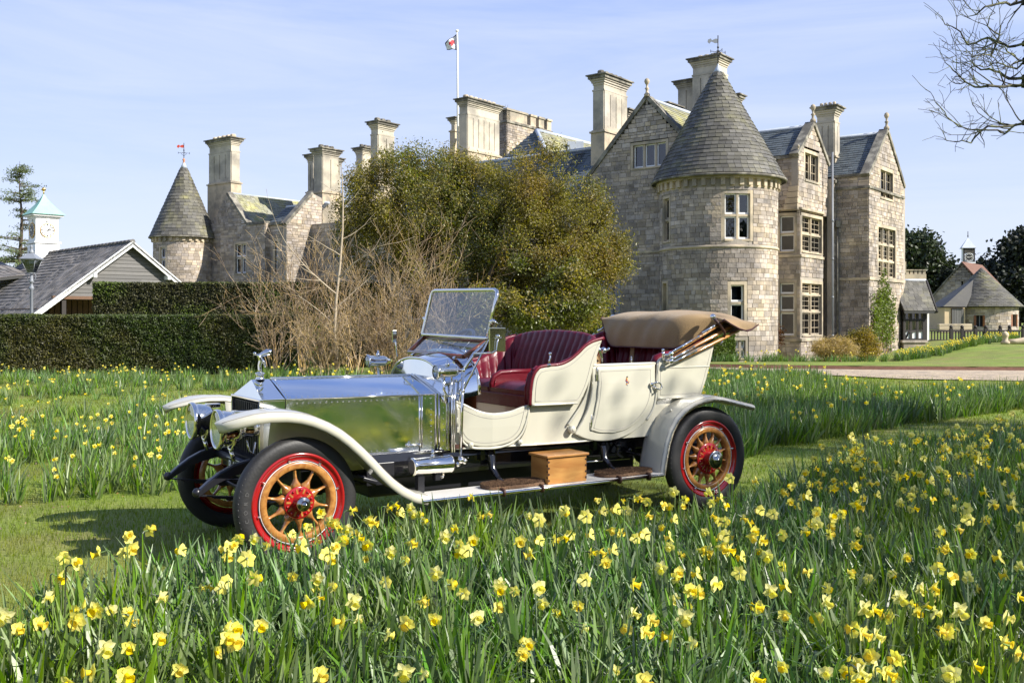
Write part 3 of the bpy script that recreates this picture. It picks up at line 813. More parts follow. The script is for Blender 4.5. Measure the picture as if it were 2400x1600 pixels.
# ---- chimneys
def chimney(cpx, lpx, rpx, Y, ycap, ystr, yplinth, ybot, pots=5, potdir='R', grooves=(2, 3), low=1.10, capmat='cap_stone', potmat='cap_stone', poth=.24):
    X = kx(cpx) * Y; p = Vector((X, Y, 0))
    def along(D, px): k = kx(px); return (k * Y - X) / (D.x - k * D.y)
    wl = along(LD, lpx); wr = along(RD, rpx)
    u = (p - G0).dot(RD); v = (p - G0).dot(LD)
    zc, zs_, zp, zb = zz(ycap, Y), zz(ystr, Y), zz(yplinth, Y), zz(ybot, Y)
    def bx(m, g, z0, z1): m.add([BP(u + a, v + b, z) for z in (z0, z1) for b in (-g, wl + g) for a in (-g, wr + g)], [(0, 2, 3, 1), (4, 5, 7, 6), (0, 1, 5, 4), (2, 6, 7, 3), (0, 4, 6, 2), (1, 3, 7, 5)])
    m = MB(); bx(m, 0.0, zp, zs_); bx(m, 0.0, zs_, zc - .42); bx(m, .05, zs_ - .05, zs_ + .03)
    bx(m, .03, zc - .48, zc - .38); bx(m, .08, zc - .38, zc - .28)
    bx(m, .13, zc - .28, zc - .2)
    hp = zs_ - zp - .28
    # raised panels that leave the narrow upright grooves
    for fn, w_, n_ in ((wall_plane('lit', v)[0], (u, u + wr), grooves[1]), (wall_plane('shade', u)[0], (v, v + wl), grooves[0])):
        gw = .05; tot = w_[1] - w_[0]; pw = (tot - gw * n_) / (n_ + 1)
        for i in range(n_ + 1):
            a = w_[0] + i * (pw + gw); m.fbox(fn, a, a + pw, zp + .25, zs_ - .2, 0, .045)
        m.fbox(fn, w_[0], w_[1], zp + .06, zp + .25, 0, .045); m.fbox(fn, w_[0], w_[1], zs_ - .2, zs_ - .06, 0, .045)
    ch = m.build('chimney', MT['chimney_stone'], man)
    m = MB(); g = .09; bx(m, g, zb, zp - .08); bx(m, g + .06, zp - .08, zp + .0); bx(m, g - .02, zp, zp + .06); m.build('chimney_base', MT['dressed_stone'], ch)
    m = MB(); bx(m, .2, zc - .2, zc - .06); bx(m, .28, zc - .06, zc); m.build('chimney_cap', MT[capmat], ch)
    Lr = wr if potdir == 'R' else wl
    for i in range(pots):
        s_ = Lr * (i + .5) / pots; q = BP(u + s_, v + wl / 2, zc) if potdir == 'R' else BP(u + wr / 2, v + s_, zc)
        rr = min(.2, Lr / pots * .42); 
        m = MB(); m.lathe([(rr, 0), (rr, poth * .75), (rr * .8, poth), (rr * .5, poth), (rr * .5, poth * .8)], Matrix.Translation(q), 8, smooth=False); m.build('chimney_pot', MT[potmat], ch)
    return u, v, wr, wl
chimney(1415.5, 1391, 1468, 46.3, 173, 209, 306, 420, 5, 'R', (0, 3))
chimney(1095.6, 1077, 1169, 58, 229, 266, 352, 430, 7, 'R', (0, 5), potmat='dressed_stone')
chimney(1683, 1624, 1704, 50, 128, 168, 268, 330, 4, 'L', (2, 1), potmat='dressed_stone')
chimney(1650, 1590, 1672, 51.5, 181, 197, 262, 330, 0, 'L', (2, 0))
chimney(1728, 1712, 1735, 51, 221, 236, 262, 300, 0, 'R', (0, 0))
chimney(1562, 1545, 1588, 49, 241, 256, 275, 320, 0, 'R', (0, 0))
chimney(1471, 1458, 1484, 50, 256, 268, 300, 340, 0, 'R', (0, 0))
chimney(1955, 1915, 1966, 48, 247, 284, 366, 420, 4, 'L', (2, 1), potmat='dressed_stone')
chimney(542, 491, 561, 62.3, 321, 353, 426, 600, 5, 'L', (3, 0), potmat='dressed_stone')
chimney(756, 737, 792, 58, 346, 364, 449, 600, 3, 'R', (0, 1))
chimney(735, 723, 797, 61, 361, 378, 449, 560, 2, 'R', (1, 1))
chimney(850, 836, 884, 64, 345, 361, 432, 470, 4, 'R', (0, 1))
chimney(886, 870, 923, 58.5, 283, 314, 425, 520, 3, 'R', (0, 1))
chimney(1066, 1059, 1090, 62, 275, 285, 306, 420, 0, 'R', (0, 0))

# ---- battlemented tower and flag
Yk = 64; Xk = kx(1188) * Yk; pk = Vector((Xk, Yk, 0)); uk = (pk - G0).dot(RD); vk = (pk - G0).dot(LD)
fk, tk, nk = wall_plane('lit', vk); fks, tks, nks = wall_plane('shade', uk)
wk = (kx(1292) * Yk - Xk) / (RD.x - kx(1292) * RD.y)
zt_ = zz(262, Yk); zst = zz(287, Yk)
build_wall(man, 'tower_wall', fk, tk, nk, [(uk, 6), (uk + wk, 6), (uk + wk, zt_ - .5), (uk, zt_ - .5)], [], pieces=stones)
build_wall(man, 'tower_wall', fks, tks, nks, [(vk, 6), (vk + 4, 6), (vk + 4, zt_ - .5), (vk, zt_ - .5)], [], pieces=stones)
m = MB(); m.fbox(fk, uk + .1, uk + wk, 5, zt_ - .6, -4, -.31); m.build('tower_core', MT['mortar'], man)
band(fk, uk - .08, uk + wk + .08, zst, .14, .1, 'cap_stone'); band(fks, vk - .08, vk + 4, zst, .14, .1, 'cap_stone')
for a, b in ((0, .44), (.52, .64), (.71, .83), (.90, 1.0)):
    m = MB(); m.fbox(fk, uk + wk * a, uk + wk * b, zt_ - .5, zt_ + .12, -.35, .0); m.fbox(fk, uk + wk * a - .06, uk + wk * b + .06, zt_ + .12, zt_ + .25, -.42, .07); m.build('merlon', MT['dressed_stone'], man)
m = MB(); m.fbox(fks, vk, vk + 4, zt_ - .5, zt_ + .12, -.35, 0); m.fbox(fks, vk - .06, vk + 4, zt_ + .12, zt_ + .25, -.42, .07); m.build('merlon', MT['dressed_stone'], man)
m = MB(); m.fbox(fk, uk + wk * .62, uk + wk * .72, zst - .25, zst + .12, 0, .35); m.build('gargoyle', MT['cap_stone'], man)
for q in (1182, 1187):
    m = MB(); b_ = Vector((kx(q) * 66, 66, zt_)); m.tube([b_, b_ + Vector((.1, 0, .9))], .015, 4); m.build('aerial', MT['grey_metal'], man)
Yf = 61; bx_ = kx(1073.5) * Yf
m = MB(); m.tube([(bx_, Yf, 8), (bx_ - .03, Yf, zz(130, Yf)), (bx_ - .06, Yf, zz(76, Yf))], [.075, .06, .04], 10); m.sphere((bx_ - .06, Yf, zz(73, Yf)), .1, 10); m.build('flagpole', MT['white_paint'], man)

# ---- long central range behind the trees
fM, tM, nM = wall_plane('shade', 0.5)
build_wall(man, 'wall', fM, tM, nM, [(vl, GB), (29.0, GB), (29.0, 7.1), (vl, 7.1)], [(8, .5, 9.6, 2.6), (12, .5, 13.6, 2.6), (16, .5, 17.6, 2.6), (20, .5, 21.6, 2.6)], pieces=stones)
for q in (8, 12, 16, 20): make_window(man, fM, q, .5, q + 1.6, 2.6, nl=2, tr=(.5,))
zr = z_sh(1387, 349, 3.0)
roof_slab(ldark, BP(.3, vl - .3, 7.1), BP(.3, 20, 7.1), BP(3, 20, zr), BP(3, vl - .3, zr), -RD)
roof_slab(lich_sun, BP(6, vl - .3, 7.1), BP(6, 20, 7.1), BP(3, 20, zr), BP(3, vl - .3, zr), RD)
ridge(BP(3, vl - .3, zr + .02), BP(3, 20, zr + .02))
# roof ladder
m = MB()
q0, q1 = BP(.62, vl + 2.2, 7.55), BP(2.75, vl + 2.2, zr - .12)
for dv in (0, .4): m.tube([q0 + LD * dv, q1 + LD * dv], .03, 4)
for i in range(9):
    a = q0.lerp(q1, (i + .5) / 9); m.tube([a, a + LD * .4], .022, 4)
m.build('roof_ladder', MT['cap_stone'], man)
# hipped lead roof behind
ph = Vector((kx(1258) * 55, 55, zz(306, 55))); uh = (ph - G0).dot(RD); vh = (ph - G0).dot(LD); zh = ph.z; ze = zh - 2.3
roof_slab(lich_sun, BP(uh - 1.6, vh - 2.2, ze), BP(uh + 9, vh - 2.2, ze), BP(uh + 9, vh, zh), BP(uh, vh, zh), -LD)
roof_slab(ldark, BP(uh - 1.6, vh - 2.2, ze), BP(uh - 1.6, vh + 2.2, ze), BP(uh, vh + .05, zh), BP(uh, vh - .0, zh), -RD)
ridge(BP(uh, vh, zh), BP(uh + 9, vh, zh), .12); ridge(BP(uh, vh, zh), BP(uh - 1.6, vh - 2.2, ze), .12)
m = MB(); m.box(BP(uh + 2.2, vh - 1.1, zh - .75), (.9, .9, .5)); m.build('roof_hatch', MT['lead'], man)

# ---- far west block with its chimney gable
uW = 0.0
fW, tW, nW = wall_plane('shade', uW)
vW0, vW1 = hit_shade(622, uW), hit_shade(488, uW)
vc0, vc1 = hit_shade(580, uW), hit_shade(546, uW)
zW1 = z_sh(546, 482, uW); zW0 = z_sh(580, 527, uW)
hw = hole_sh(uW, 552, 572, 577, 640)
build_wall(man, 'wall', fW, tW, nW, [(vW0, GB), (vW1, GB), (vW1, zW0), (vW0, zW0)], [hw], pieces=stones)
build_wall(man, 'wall', fW, tW, nW, [(vc0, zW0), (vW1, zW0), (vc0 + 2.0, 9.4)], [], pieces=stones)
make_window(man, fW, *hw, nl=2, tr=(.55,), sur=.14, curtain=.4)
coping(fW, [(vc0 + 2.0, 9.4), (vc0, zW0)]); coping(fW, [(vc0, zW0), (vW0, zW0)])
flW, tlW, nlW = wall_plane('lit', vW0)
build_wall(man, 'wall', flW, tlW, nlW, [(uW, GB), (3, GB), (3, zW0), (uW, zW0)], [], pieces=stones)
uR = 1.6; 
zrW = 9.45; vWm = vc0 + 2.0
roof_slab(lich_sun, BP(.1, vc0 - .1, zW0), BP(12, vc0 - .1, zW0), BP(12, vWm, zrW), BP(.1, vWm, zrW), -LD, row=.22)
m = MB(); m.tube([BP(.1, vWm, zrW), BP(12, vWm, zrW)], .07, 6); m.build('ridge_capping', MT['lead'], man)
# lower range to its right
uV = .35
fV, tV, nV = wall_plane('shade', uV)
v0, v1 = hit_shade(724, uV), hit_shade(633, uV)
zV = z_sh(640, 524, uV)
hv = [hole_sh(uV, 645, 566, 653, 640), hole_sh(uV, 671, 566, 683, 640)]
build_wall(man, 'wall', fV, tV, nV, [(v0, GB), (v1 + .4, GB), (v1 + .4, zV), (v0, zV)], hv, pieces=stones)
for h_ in hv: make_window(man, fV, *h_, nl=1, tr=(.5,), sur=.2)
band(fV, v0, v1 + .3, zV - .1, .16, .12, 'cap_stone', 'parapet')
zVr = z_sh(685, 483, uV + 1.3)
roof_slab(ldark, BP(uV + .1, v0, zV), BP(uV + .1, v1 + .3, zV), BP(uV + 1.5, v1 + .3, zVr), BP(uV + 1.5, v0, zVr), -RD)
ridge(BP(uV + 1.5, v0, zVr), BP(uV + 1.5, v1 + .3, zVr))
m = MB(); pp = BP(uV - .1, v1 + .2, 0); m.tube([pp + Vector((0, 0, GB)), pp + Vector((0, 0, zV))], .055, 8); m.build('rain_pipe', MT['cap_stone'], man)
# second gable, sunlit side showing
vG = v0 - .02; uG0 = -1.3
fG, tG, nG = wall_plane('lit', vG); fGs, tGs, nGs = wall_plane('shade', uG0)
build_wall(man, 'wall', fG, tG, nG, [(uG0, GB), (uG0 + 2.6, GB), (uG0 + 2.6, 8.7), (uG0 + 1.9, 8.9), (uG0, 7.0)], [], pieces=stones)
coping(fG, [(uG0 - .05, 6.95), (uG0 + 1.9, 8.9)])
for px_, ya, yb, Yg in ((806, 500, 447, 56), ):
    p_ = Vector((kx(806) * Yg, Yg, 0)); ug, vg = (p_ - G0).dot(RD), (p_ - G0).dot(LD)
    fg, tg, ng = wall_plane('lit', vg)
    build_wall(man, 'wall', fg, tg, ng, [(ug, GB), (ug + 6.4, GB), (ug + 3.2, zz(436, 58)), (ug, zz(503, Yg))], [], pieces=stones)
    coping(fg, [(ug, zz(503, Yg)), (ug + 3.2, zz(436, 58))])

stones.finish('stone', 'stonework', MT['stone'], man)
slates.finish('slate', 'slate_courses', MT['slate'], man)
ldark.finish('roof_slate', 'roof_slate_courses', MT['slate_shade_side'], man, 120)
lich_sun.finish('lichened_slate', 'lichened_slate_courses', MT['slate_lichen_sunlit'], man, 120)

# flag
fl = MB(); rows = []
for i in range(17):
    s_ = i / 16; row = []
    for j in range(15):
        t_ = j / 14
        xx = -s_ * (0.72 - 0.12 * t_); z_ = zz(80, Yf) - t_ * 0.98 - s_ * (0.55 * (1 - t_)); row.append((bx_ - .1 + xx, Yf + .10 * math.sin(s_ * 7 + t_ * 2), z_))
    rows.append(row)
mat('flag_cloth', (0.8, 0.8, 0.8), 0.8); mat('flag_red', (0.65, 0.04, 0.05), 0.8); mat('flag_navy', (0.02, 0.02, 0.08), 0.8)
fl.grid(rows); fo = fl.build('flag', [MT['flag_cloth'], MT['flag_red'], MT['flag_navy']])
for p in fo.data.polygons:
    c_ = p.center; s_ = (bx_ - .1 - c_.x) / .66; zt0 = zz(80, Yf) - s_ * .55; t_ = (zt0 - c_.z) / max(.1, .98 - s_ * .55)
    if s_ < .04 or s_ > .97 or t_ < .055 or t_ > .96: p.material_index = 2
    elif (abs(s_ - .42) < .10 and .2 < t_ < .75) or (abs(t_ - .42) < .12 and .2 < s_ < .7): p.material_index = 1
s2 = fo.modifiers.new('s', 'SOLIDIFY'); s2.thickness = .01
tag(fo, 'white flag with red and navy markings hanging from the white pole above the mansion', 'flag')
# ================================================================ coach house, clock cupola, lamp post (left)
def frame(o, e, n):
    o, e, n = Vector(o), Vector(e), Vector(n)
    return lambda t, z, d=0: tuple(o + e * t + n * d + Vector((0, 0, z)))
mat('clock_face', (0.75, 0.72, 0.62), 0.5)
mat('clock_black', (0.02, 0.02, 0.02), 0.4)
def clock(f, t, z, r, parent, face='clock_face', mark='clock_black', hh=(2.9, 8), name='clock_dial', ring='clock_black'):
    """dial on a wall frame: dial, rim, twelve marks, two hands"""
    m = MB(); P = [f(t + r * math.cos(a), z + r * math.sin(a), .03) for a in np.linspace(0, 2 * math.pi, 28, endpoint=False)]
    Q = [f(t + r * math.cos(a), z + r * math.sin(a), .0) for a in np.linspace(0, 2 * math.pi, 28, endpoint=False)]
    m.add(P + Q, [tuple(range(28))] + [(i, (i + 1) % 28, 28 + (i + 1) % 28, 28 + i) for i in range(28)])
    d = m.build(name, MT[face], parent)
    m = MB(); m.tube([f(t + r * math.cos(a), z + r * math.sin(a), .035) for a in np.linspace(0, 2 * math.pi, 29)], r * .06, 5); m.build('dial_rim', MT[ring], d)
    m = MB()
    for k in range(12):
        a = k * math.pi / 6; c_, s_ = math.cos(a), math.sin(a); w = r * (.055 if k % 3 else .085)
        vs_ = [f(t + c_ * q - s_ * w * g_, z + s_ * q + c_ * w * g_, dd) for dd in (.032, .04) for q in (r * .68, r * .9) for g_ in (-1, 1)]
        m.add(vs_, [(0, 1, 3, 2), (4, 6, 7, 5), (0, 4, 5, 1), (2, 3, 7, 6), (0, 2, 6, 4), (1, 5, 7, 3)])
    m.build('hour_mark', MT[mark], d)
    for ln, w, hr in ((.5, .07, hh[0]), (.78, .045, hh[1] / 5.0)):
        a = math.pi / 2 - hr * math.pi / 6; c_, s_ = math.cos(a), math.sin(a)
        m = MB(); vs_ = [f(t + c_ * r * q - s_ * r * w * g_, z + s_ * r * q + c_ * r * w * g_, dd) for dd in (.042, .052) for q in (-.15, ln) for g_ in (-1, 1)]
        m.add(vs_, [(0, 1, 3, 2), (4, 6, 7, 5), (0, 4, 5, 1), (2, 3, 7, 6), (0, 2, 6, 4), (1, 5, 7, 3)]); m.build('clock_hand', MT[mark], d)
    return d

GD = Vector((.722, .692, 0)); WD = Vector((-.692, .722, 0))     # gable direction, ridge direction
A0 = Vector((kx(304) * 45, 45, 0)); zA0 = 5.14
ch_ = thing('coach_house', tuple(A0 + Vector((0, 0, -.3))), 'low outbuilding with grey boarded gable, white bargeboards and brown tiled roof behind the hedges', 'outbuilding')
fg = frame(A0, GD, -WD)
HWL, HWR = 3.29, 3.29; sl_ = .78
tiles = Pieces(); boards = []
# boarded gable: each board a piece
z = 3.3; zb0 = 2.62
z = zb0; rnd = random.Random(3)
bm_ = MB(); bm_.add([fg(t, z_, d) for d in (-.12, -.03) for t, z_ in ((-HWL + .1, zb0), (HWR - .1, zb0), (0, zA0 - .1))], [(0, 1, 2), (5, 4, 3), (0, 3, 4, 1), (1, 4, 5, 2), (2, 5, 3, 0)])
bm_.build('gable_backing', MT['dark_timber'], ch_)
while z < zA0 - .25:
    hgt = .17; hw = (zA0 - z - hgt) / sl_ + .05; t = -hw; hw2 = hw
    cuts = [-hw] + sorted(rnd.uniform(-hw, hw) for _ in range(1 if hw > 1 else 0)) + [hw]
    for a, b in zip(cuts[:-1], cuts[1:]):
        m = MB(); m.add([fg(a, z, -.02), fg(b, z, -.02), fg(b, z + hgt, -.02), fg(a, z + hgt, -.02), fg(a, z, .022), fg(b, z, .022), fg(b, z + hgt - .01, .0), fg(a, z + hgt - .01, .0)], [(0, 1, 2, 3), (4, 7, 6, 5), (0, 4, 5, 1), (2, 6, 7, 3), (0, 3, 7, 4), (1, 5, 6, 2)])
        m.build('board', MT['board_grey'], ch_)
    z += hgt
m = MB(); m.fbox(fg, -HWL - .1, HWR - .5, zb0 - .12, zb0 + .02, -.15, .06); m.build('tie_beam', MT['brown_wood'], ch_)
# open store under the gable, dark boards inside
m = MB(); m.fbox(fg, -HWL + .2, HWR, -.3, zb0 - .12, -6, -2.2); m.build('rear_partition', MT['dark_timber'], ch_)
for i in range(24):
    m = MB(); m.fbox(fg, -HWL + .5 + i * .25, -HWL + .71 + i * .25, -.2, zb0 - .1, -2.2, -2.15); m.build('partition_board', MT['brown_wood'], ch_)
for px_ in (172, 182):
    m = MB(); q = Vector((kx(px_) * 44.6, 44.6, -.2)); m.lathe([(.3, 0), (.36, .9), (.36, 1.72), (.3, 1.8)], Matrix.Translation(q), 12)
    o = m.build('barrel', MT['brown_wood']); tag(o, 'brown barrel standing under the coach house gable, %s of the pair' % ('left' if px_ == 172 else 'right'), 'barrel', 'barrels under the gable')
for tx in (-2.9, 2.9):
    m = MB(); m.fbox(fg, tx - .09, tx + .09, -.3, zb0, -.2, 0); m.build('post', MT['dark_timber'], ch_)
# bargeboards and roof
def barge(t0, z0, t1, z1, hgt=.27):
    m = MB(); m.add([fg(t, z_ + o, d) for t, z_ in ((t0, z0), (t1, z1)) for o in (-hgt, 0) for d in (.30, .36)], [(0, 1, 3, 2), (4, 6, 7, 5), (0, 4, 5, 1), (2, 3, 7, 6), (0, 2, 6, 4), (1, 5, 7, 3)])
    m.build('bargeboard', MT['white_paint'], ch_)
barge(0, zA0 + .05, -4.45, zA0 + .05 - 4.45 * sl_); barge(0, zA0 + .05, 4.3, zA0 + .05 - 4.3 * sl_)
for s_ in (-1, 1):
    for q in (1.7,):
        m = MB(); m.fbox(fg, s_ * q - .07, s_ * q + .07, zA0 - q * sl_ - .34, zA0 - q * sl_ - .16, -.1, .42); m.build('purlin_end', MT['white_paint'], ch_)
def CP(t, w, z): return A0 + GD * t + WD * w + Vector((0, 0, z))
roof_slab(tiles, CP(-4.5, -.36, zA0 - 4.5 * sl_), CP(-4.5, 13, zA0 - 4.5 * sl_), CP(0, 13, zA0), CP(0, -.36, zA0), -GD, root=ch_, row=.26, wid=(.3, .36))
roof_slab(tiles, CP(4.4, -.36, zA0 - 4.4 * sl_), CP(4.4, 13, zA0 - 4.4 * sl_), CP(0, 13, zA0), CP(0, -.36, zA0), GD, root=ch_, row=.26, wid=(.3, .36))
m = MB()
for i in range(30):
    a = CP(0, -.36 + i * .44, zA0 + .02); m.tube([a, a + WD * .42], [.12, .10], 8)
m.build('ridge_tiles', MT['old_tile'], ch_)
m = MB(); m.fbox(frame(A0, WD, -GD), 0, 13, -.3, zA0 - 3.9 * sl_, 3.8, 4.0); m.build('side_wall', MT['brown_wood'], ch_)
# lower roof further left, at right angles
roof_slab(tiles, CP(-10, 9.2, 2.6), CP(-10, 15.5, 2.6), CP(-1.5, 15.5, 5.1), CP(-1.5, 9.2, 3.9), -WD + Vector((0, 0, 1)), root=ch_, row=.26, wid=(.3, .36))
tiles.finish('roof_tile', 'roof_tile_courses', MT['old_tile'], ch_)
# clock cupola
cup = Vector((kx(85) * 52, 52, 0))
cu = thing('clock_turret', tuple(cup + Vector((0, 0, 4.4))), 'white wooden clock cupola with green copper cap on the brown tiled roof', 'clock turret')
fr_ = frame(cup, GD, -WD); fl2 = frame(cup, WD, -GD); S_ = 1.12
def cbox(nm, g, z0, z1, mt):
    m = MB(); m.add([cup + GD * a + WD * b + Vector((0, 0, z)) for z in (z0, z1) for b in (-g, S_ + g) for a in (-g, S_ + g)], [(0, 2, 3, 1), (4, 5, 7, 6), (0, 1, 5, 4), (2, 6, 7, 3), (0, 4, 6, 2), (1, 3, 7, 5)]); return m.build(nm, MT[mt], cu, bevel=.006)
cbox('cupola_base', .05, 4.2, 5.62, 'white_paint')
for i in range(7):
    for f_ in (fr_, fl2):
        m = MB(); m.add([f_(t, z, d) for t in (-.052, S_ + .052) for z, d in ((4.3 + i * .19, .05), (4.3 + i * .19, .072), (4.48 + i * .19, .055), (4.48 + i * .19, .05))], [(0, 1, 2, 3), (7, 6, 5, 4), (0, 4, 5, 1), (1, 5, 6, 2), (2, 6, 7, 3), (3, 7, 4, 0)]); m.build('weatherboard', MT['white_paint'], cu)
cbox('ledge', .12, 5.66, 5.76, 'white_paint')
bd = cbox('cupola_body', 0, 5.76, 7.05, 'white_paint')
cbox('eaves_moulding', .08, 7.0, 7.1, 'white_paint'); cbox('eaves', .2, 7.1, 7.2, 'white_paint')
for f_ in (fr_, fl2):
    for (a, b, z0, z1) in ((.0, .08, 5.8, 7.0), (S_ - .08, S_, 5.8, 7.0), (.08, S_ - .08, 5.8, 5.88), (.08, S_ - .08, 6.92, 7.0)):
        m = MB(); m.fbox(f_, a, b, z0, z1, .002, .03); m.build('pilaster', MT['white_paint'], cu)
    m = MB(); m.fbox(f_, S_ / 2 - .06, S_ / 2 + .06, 6.82, 6.98, .03, .07); m.build('keystone', MT['white_paint'], cu)
clock(fr_, S_ / 2, 6.36, .36, cu, hh=(2.7, 8), ring='gold', face='white_paint'); clock(fl2, S_ / 2, 6.36, .40, cu, hh=(2.7, 8), face='clock_black', mark='clock_face', ring='gold')
ctr_ = cup + (GD + WD) * (S_ / 2)
m = MB(); rows = []
for i in range(11):
    s_ = i / 10; g = (S_ / 2 + .26) * ((1 - s_) ** 1.5 * .72 + (1 - s_) * .28) + .03; z_ = 7.2 + 1.15 * s_
    rows.append([ctr_ + GD * a * g + WD * b * g + Vector((0, 0, z_)) for a, b in ((-1, -1), (1, -1), (1, 1), (-1, 1))])
m.grid(rows, close=True, smooth=False); m.build('copper_roof', MT['copper_green'], cu)
m = MB(); m.tube([ctr_ + Vector((0, 0, 8.3)), ctr_ + Vector((0, 0, 8.55))], .04, 8); m.sphere(ctr_ + Vector((0, 0, 8.6)), .11, 12); m.build('ball_finial', MT['gold'], cu)

# lamp post
lp = Vector((kx(74) * 31, 31, 0))
la = thing('street_lamp', tuple(lp), 'old fashioned lantern on a slim grey post behind the dark hedge', 'street lamp')
zl = zz(640, 31)
m = MB(); m.lathe([(.12, 0), (.12, .3), (.08, .35), (.07, .9), (.055, 1.0), (.045, zl - .55), (.075, zl - .5), (.075, zl - .44), (.045, zl - .42), (.045, zl - .3), (.09, zl - .27), (.05, zl - .22), (.035, zl)], Matrix.Translation(lp), 14); m.build('post', MT['grey_metal'], la)
m = MB()
for s_ in (-1, 1): m.tube([lp + Vector((0, 0, zl - .3)), lp + Vector((.12 * s_, 0, zl - .2)), lp + Vector((.14 * s_, 0, zl - .08)), lp + Vector((.07 * s_, 0, zl))], .012, 5)
m.build('bracket', MT['grey_metal'], la)
m = MB(); rows = [[lp + Vector((a * g, b * g, zl + z_)) for a, b in ((-1, -1), (1, -1), (1, 1), (-1, 1))] for g, z_ in ((.095, .0), (.225, .42))]
q = [r_ for r_ in rows]
for i in range(4): m.tube([q[0][i], q[1][i]], .011, 5); m.tube([q[0][i], q[0][(i + 1) % 4]], .014, 5); m.tube([q[1][i], q[1][(i + 1) % 4]], .016, 5)
m.build('lantern_frame', MT['grey_metal'], la)
for i in range(4):
    m = MB(); m.add([q[0][i], q[0][(i + 1) % 4], q[1][(i + 1) % 4], q[1][i]], [(0, 1, 2, 3)]); o = m.build('lantern_glass', MT['window_glass'], la)
m = MB(); m.add([lp + Vector((a * g, b * g, zl + z_)) for g, z_ in ((.26, .42), (.27, .45), (.12, .58), (.08, .62)) for a, b in ((-1, -1), (1, -1), (1, 1), (-1, 1))], [(k * 4 + i, k * 4 + (i + 1) % 4, k * 4 + 4 + (i + 1) % 4, k * 4 + 4 + i) for k in range(3) for i in range(4)] + [(0, 1, 2, 3), (12, 13, 14, 15)])
m.lathe([(.07, .6), (.09, .66), (.05, .72), (.03, .78), (.05, .82), (.01, .9)], Matrix.Translation(lp + Vector((0, 0, zl))), 10); m.build('lantern_cap', MT['grey_metal'], la)

# ================================================================ right-hand background
# timbered porch
Yp = 49.5; pz = zz(797, Yp)
pc = Vector((kx(2117) * Yp, Yp, 0)); ex = Vector((1, 0.12, 0)).normalized(); ey = Vector((-.12, 1, 0)).normalized()
po = thing('porch', tuple(pc + Vector((0, 0, -.2))), 'small timbered porch with slate roof and white panels beside the mansion wall', 'porch')
fp = frame(pc, ex, -ey)
pw = (2171 - 2117) / FPX * Yp
def ppx(x): return (x - 2117) / FPX * Yp
m = MB(); m.fbox(fp, 0, pw, -.4, pz, -2.4, .05); m.fbox(fp, -.1, pw + .1, pz - .12, pz, -2.4, .12); m.build('plinth', MT['stone'], po)
zt1 = zz(728, Yp)
m = MB(); m.fbox(fp, 0.05, pw - .05, pz, zt1, -2.4, -.1); m.build('porch_wall', MT['interior_dark'], po)
m = MB(); n_ = 3
for i in range(n_ + 1):
    x = i * (pw - .12) / n_; m.fbox(fp, x, x + .12, pz, zt1, -.1, .02)
for z_ in (pz, zz(777, Yp), zz(752, Yp), zt1 - .1): m.fbox(fp, 0, pw, z_, z_ + .09, -.1, .015)
m.build('timber_frame', MT['dark_timber'], po)
for i in range(n_):
    a = i * (pw - .12) / n_ + .12; b = (i + 1) * (pw - .12) / n_
    m = MB(); m.fbox(fp, a, b, pz + .09, zz(777, Yp), -.08, -.03); m.build('white_panel', MT['white_paint'], po)
    for z0, z1 in ((zz(777, Yp) + .1, zz(752, Yp) - .01), (zz(752, Yp) + .1, zt1 - .14)):
        m = MB(); m.fbox(fp, a + .03, b - .03, z0, z1, -.09, -.07); o = m.build('pane', MT['window_glass'], po)
        m = MB(); m.fbox(fp, a, a + .035, z0 - .02, z1 + .02, -.09, -.04); m.fbox(fp, b - .035, b, z0 - .02, z1 + .02, -.09, -.04); m.build('window_frame', MT['dressed_stone'], po)
m = MB(); m.tube([fp(.14, pz + .1, .0), fp(.3, pz + .4, 0), fp(.62, zz(777, Yp), 0)], .04, 5); m.build('brace', MT['dark_timber'], po)
# its open gable end faces right
xr = ppx(2190); fe = frame(pc + ex * pw, ey, ex)
for t in (0, .55, 1.5, 2.1):
    m = MB(); m.fbox(fe, t, t + .1, pz, zt1 + .1, .0, .12); m.build('post', MT['dark_timber'], po)
m = MB(); m.fbox(fp, pw + .01, pw + .35, pz, zt1, -.3, -.22); m.build('white_panel', MT['white_paint'], po)
m = MB(); m.fbox(fp, pw + .55, pw + .8, pz, zt1, -1.6, -1.5); m.build('white_panel', MT['white_paint'], po)
zrp = zz(655, Yp); ptl = Pieces()
roof_slab(ptl, fp(-.1, zt1 - .02, .3), fp(ppx(2190), zt1 - .02, .3), fp(ppx(2205), zrp, -1.25), fp(.02, zrp, -1.25), Vector((0, -1, 1)), root=po, row=.2)
roof_slab(ptl, fp(-.1, zt1 - .02, -2.8), fp(ppx(2190), zt1 - .02, -2.8), fp(ppx(2205), zrp, -1.25), fp(.02, zrp, -1.25), Vector((0, 1, 1)), root=po, row=.2)
ptl.finish('slate', 'slate_courses', MT['slate'], po, 120)
m = MB(); m.tube([fp(0, zrp + .02, -1.25), fp(ppx(2206), zrp + .02, -1.25)], .07, 6); m.build('ridge_capping', MT['lead'], po)
m = MB()
for d0, d1 in ((.34, -1.25), (-2.84, -1.25)):
    a, b = Vector(fp(ppx(2192), zt1 - .08, d0)), Vector(fp(ppx(2207), zrp + .02, d1))
    m.tube([a, b], .07, 4)
m.build('bargeboard', MT['dark_timber'], po)
m = MB(); m.add([fp(ppx(2188), zt1, .1), fp(ppx(2188), zt1, -2.6), fp(ppx(2200), zrp - .1, -1.25), fp(ppx(2185), zt1, .1), fp(ppx(2185), zt1, -2.6), fp(ppx(2197), zrp - .1, -1.25)], [(0, 1, 2), (5, 4, 3), (0, 3, 4, 1), (1, 4, 5, 2), (2, 5, 3, 0)]); m.build('gable_panel', MT['white_paint'], po)
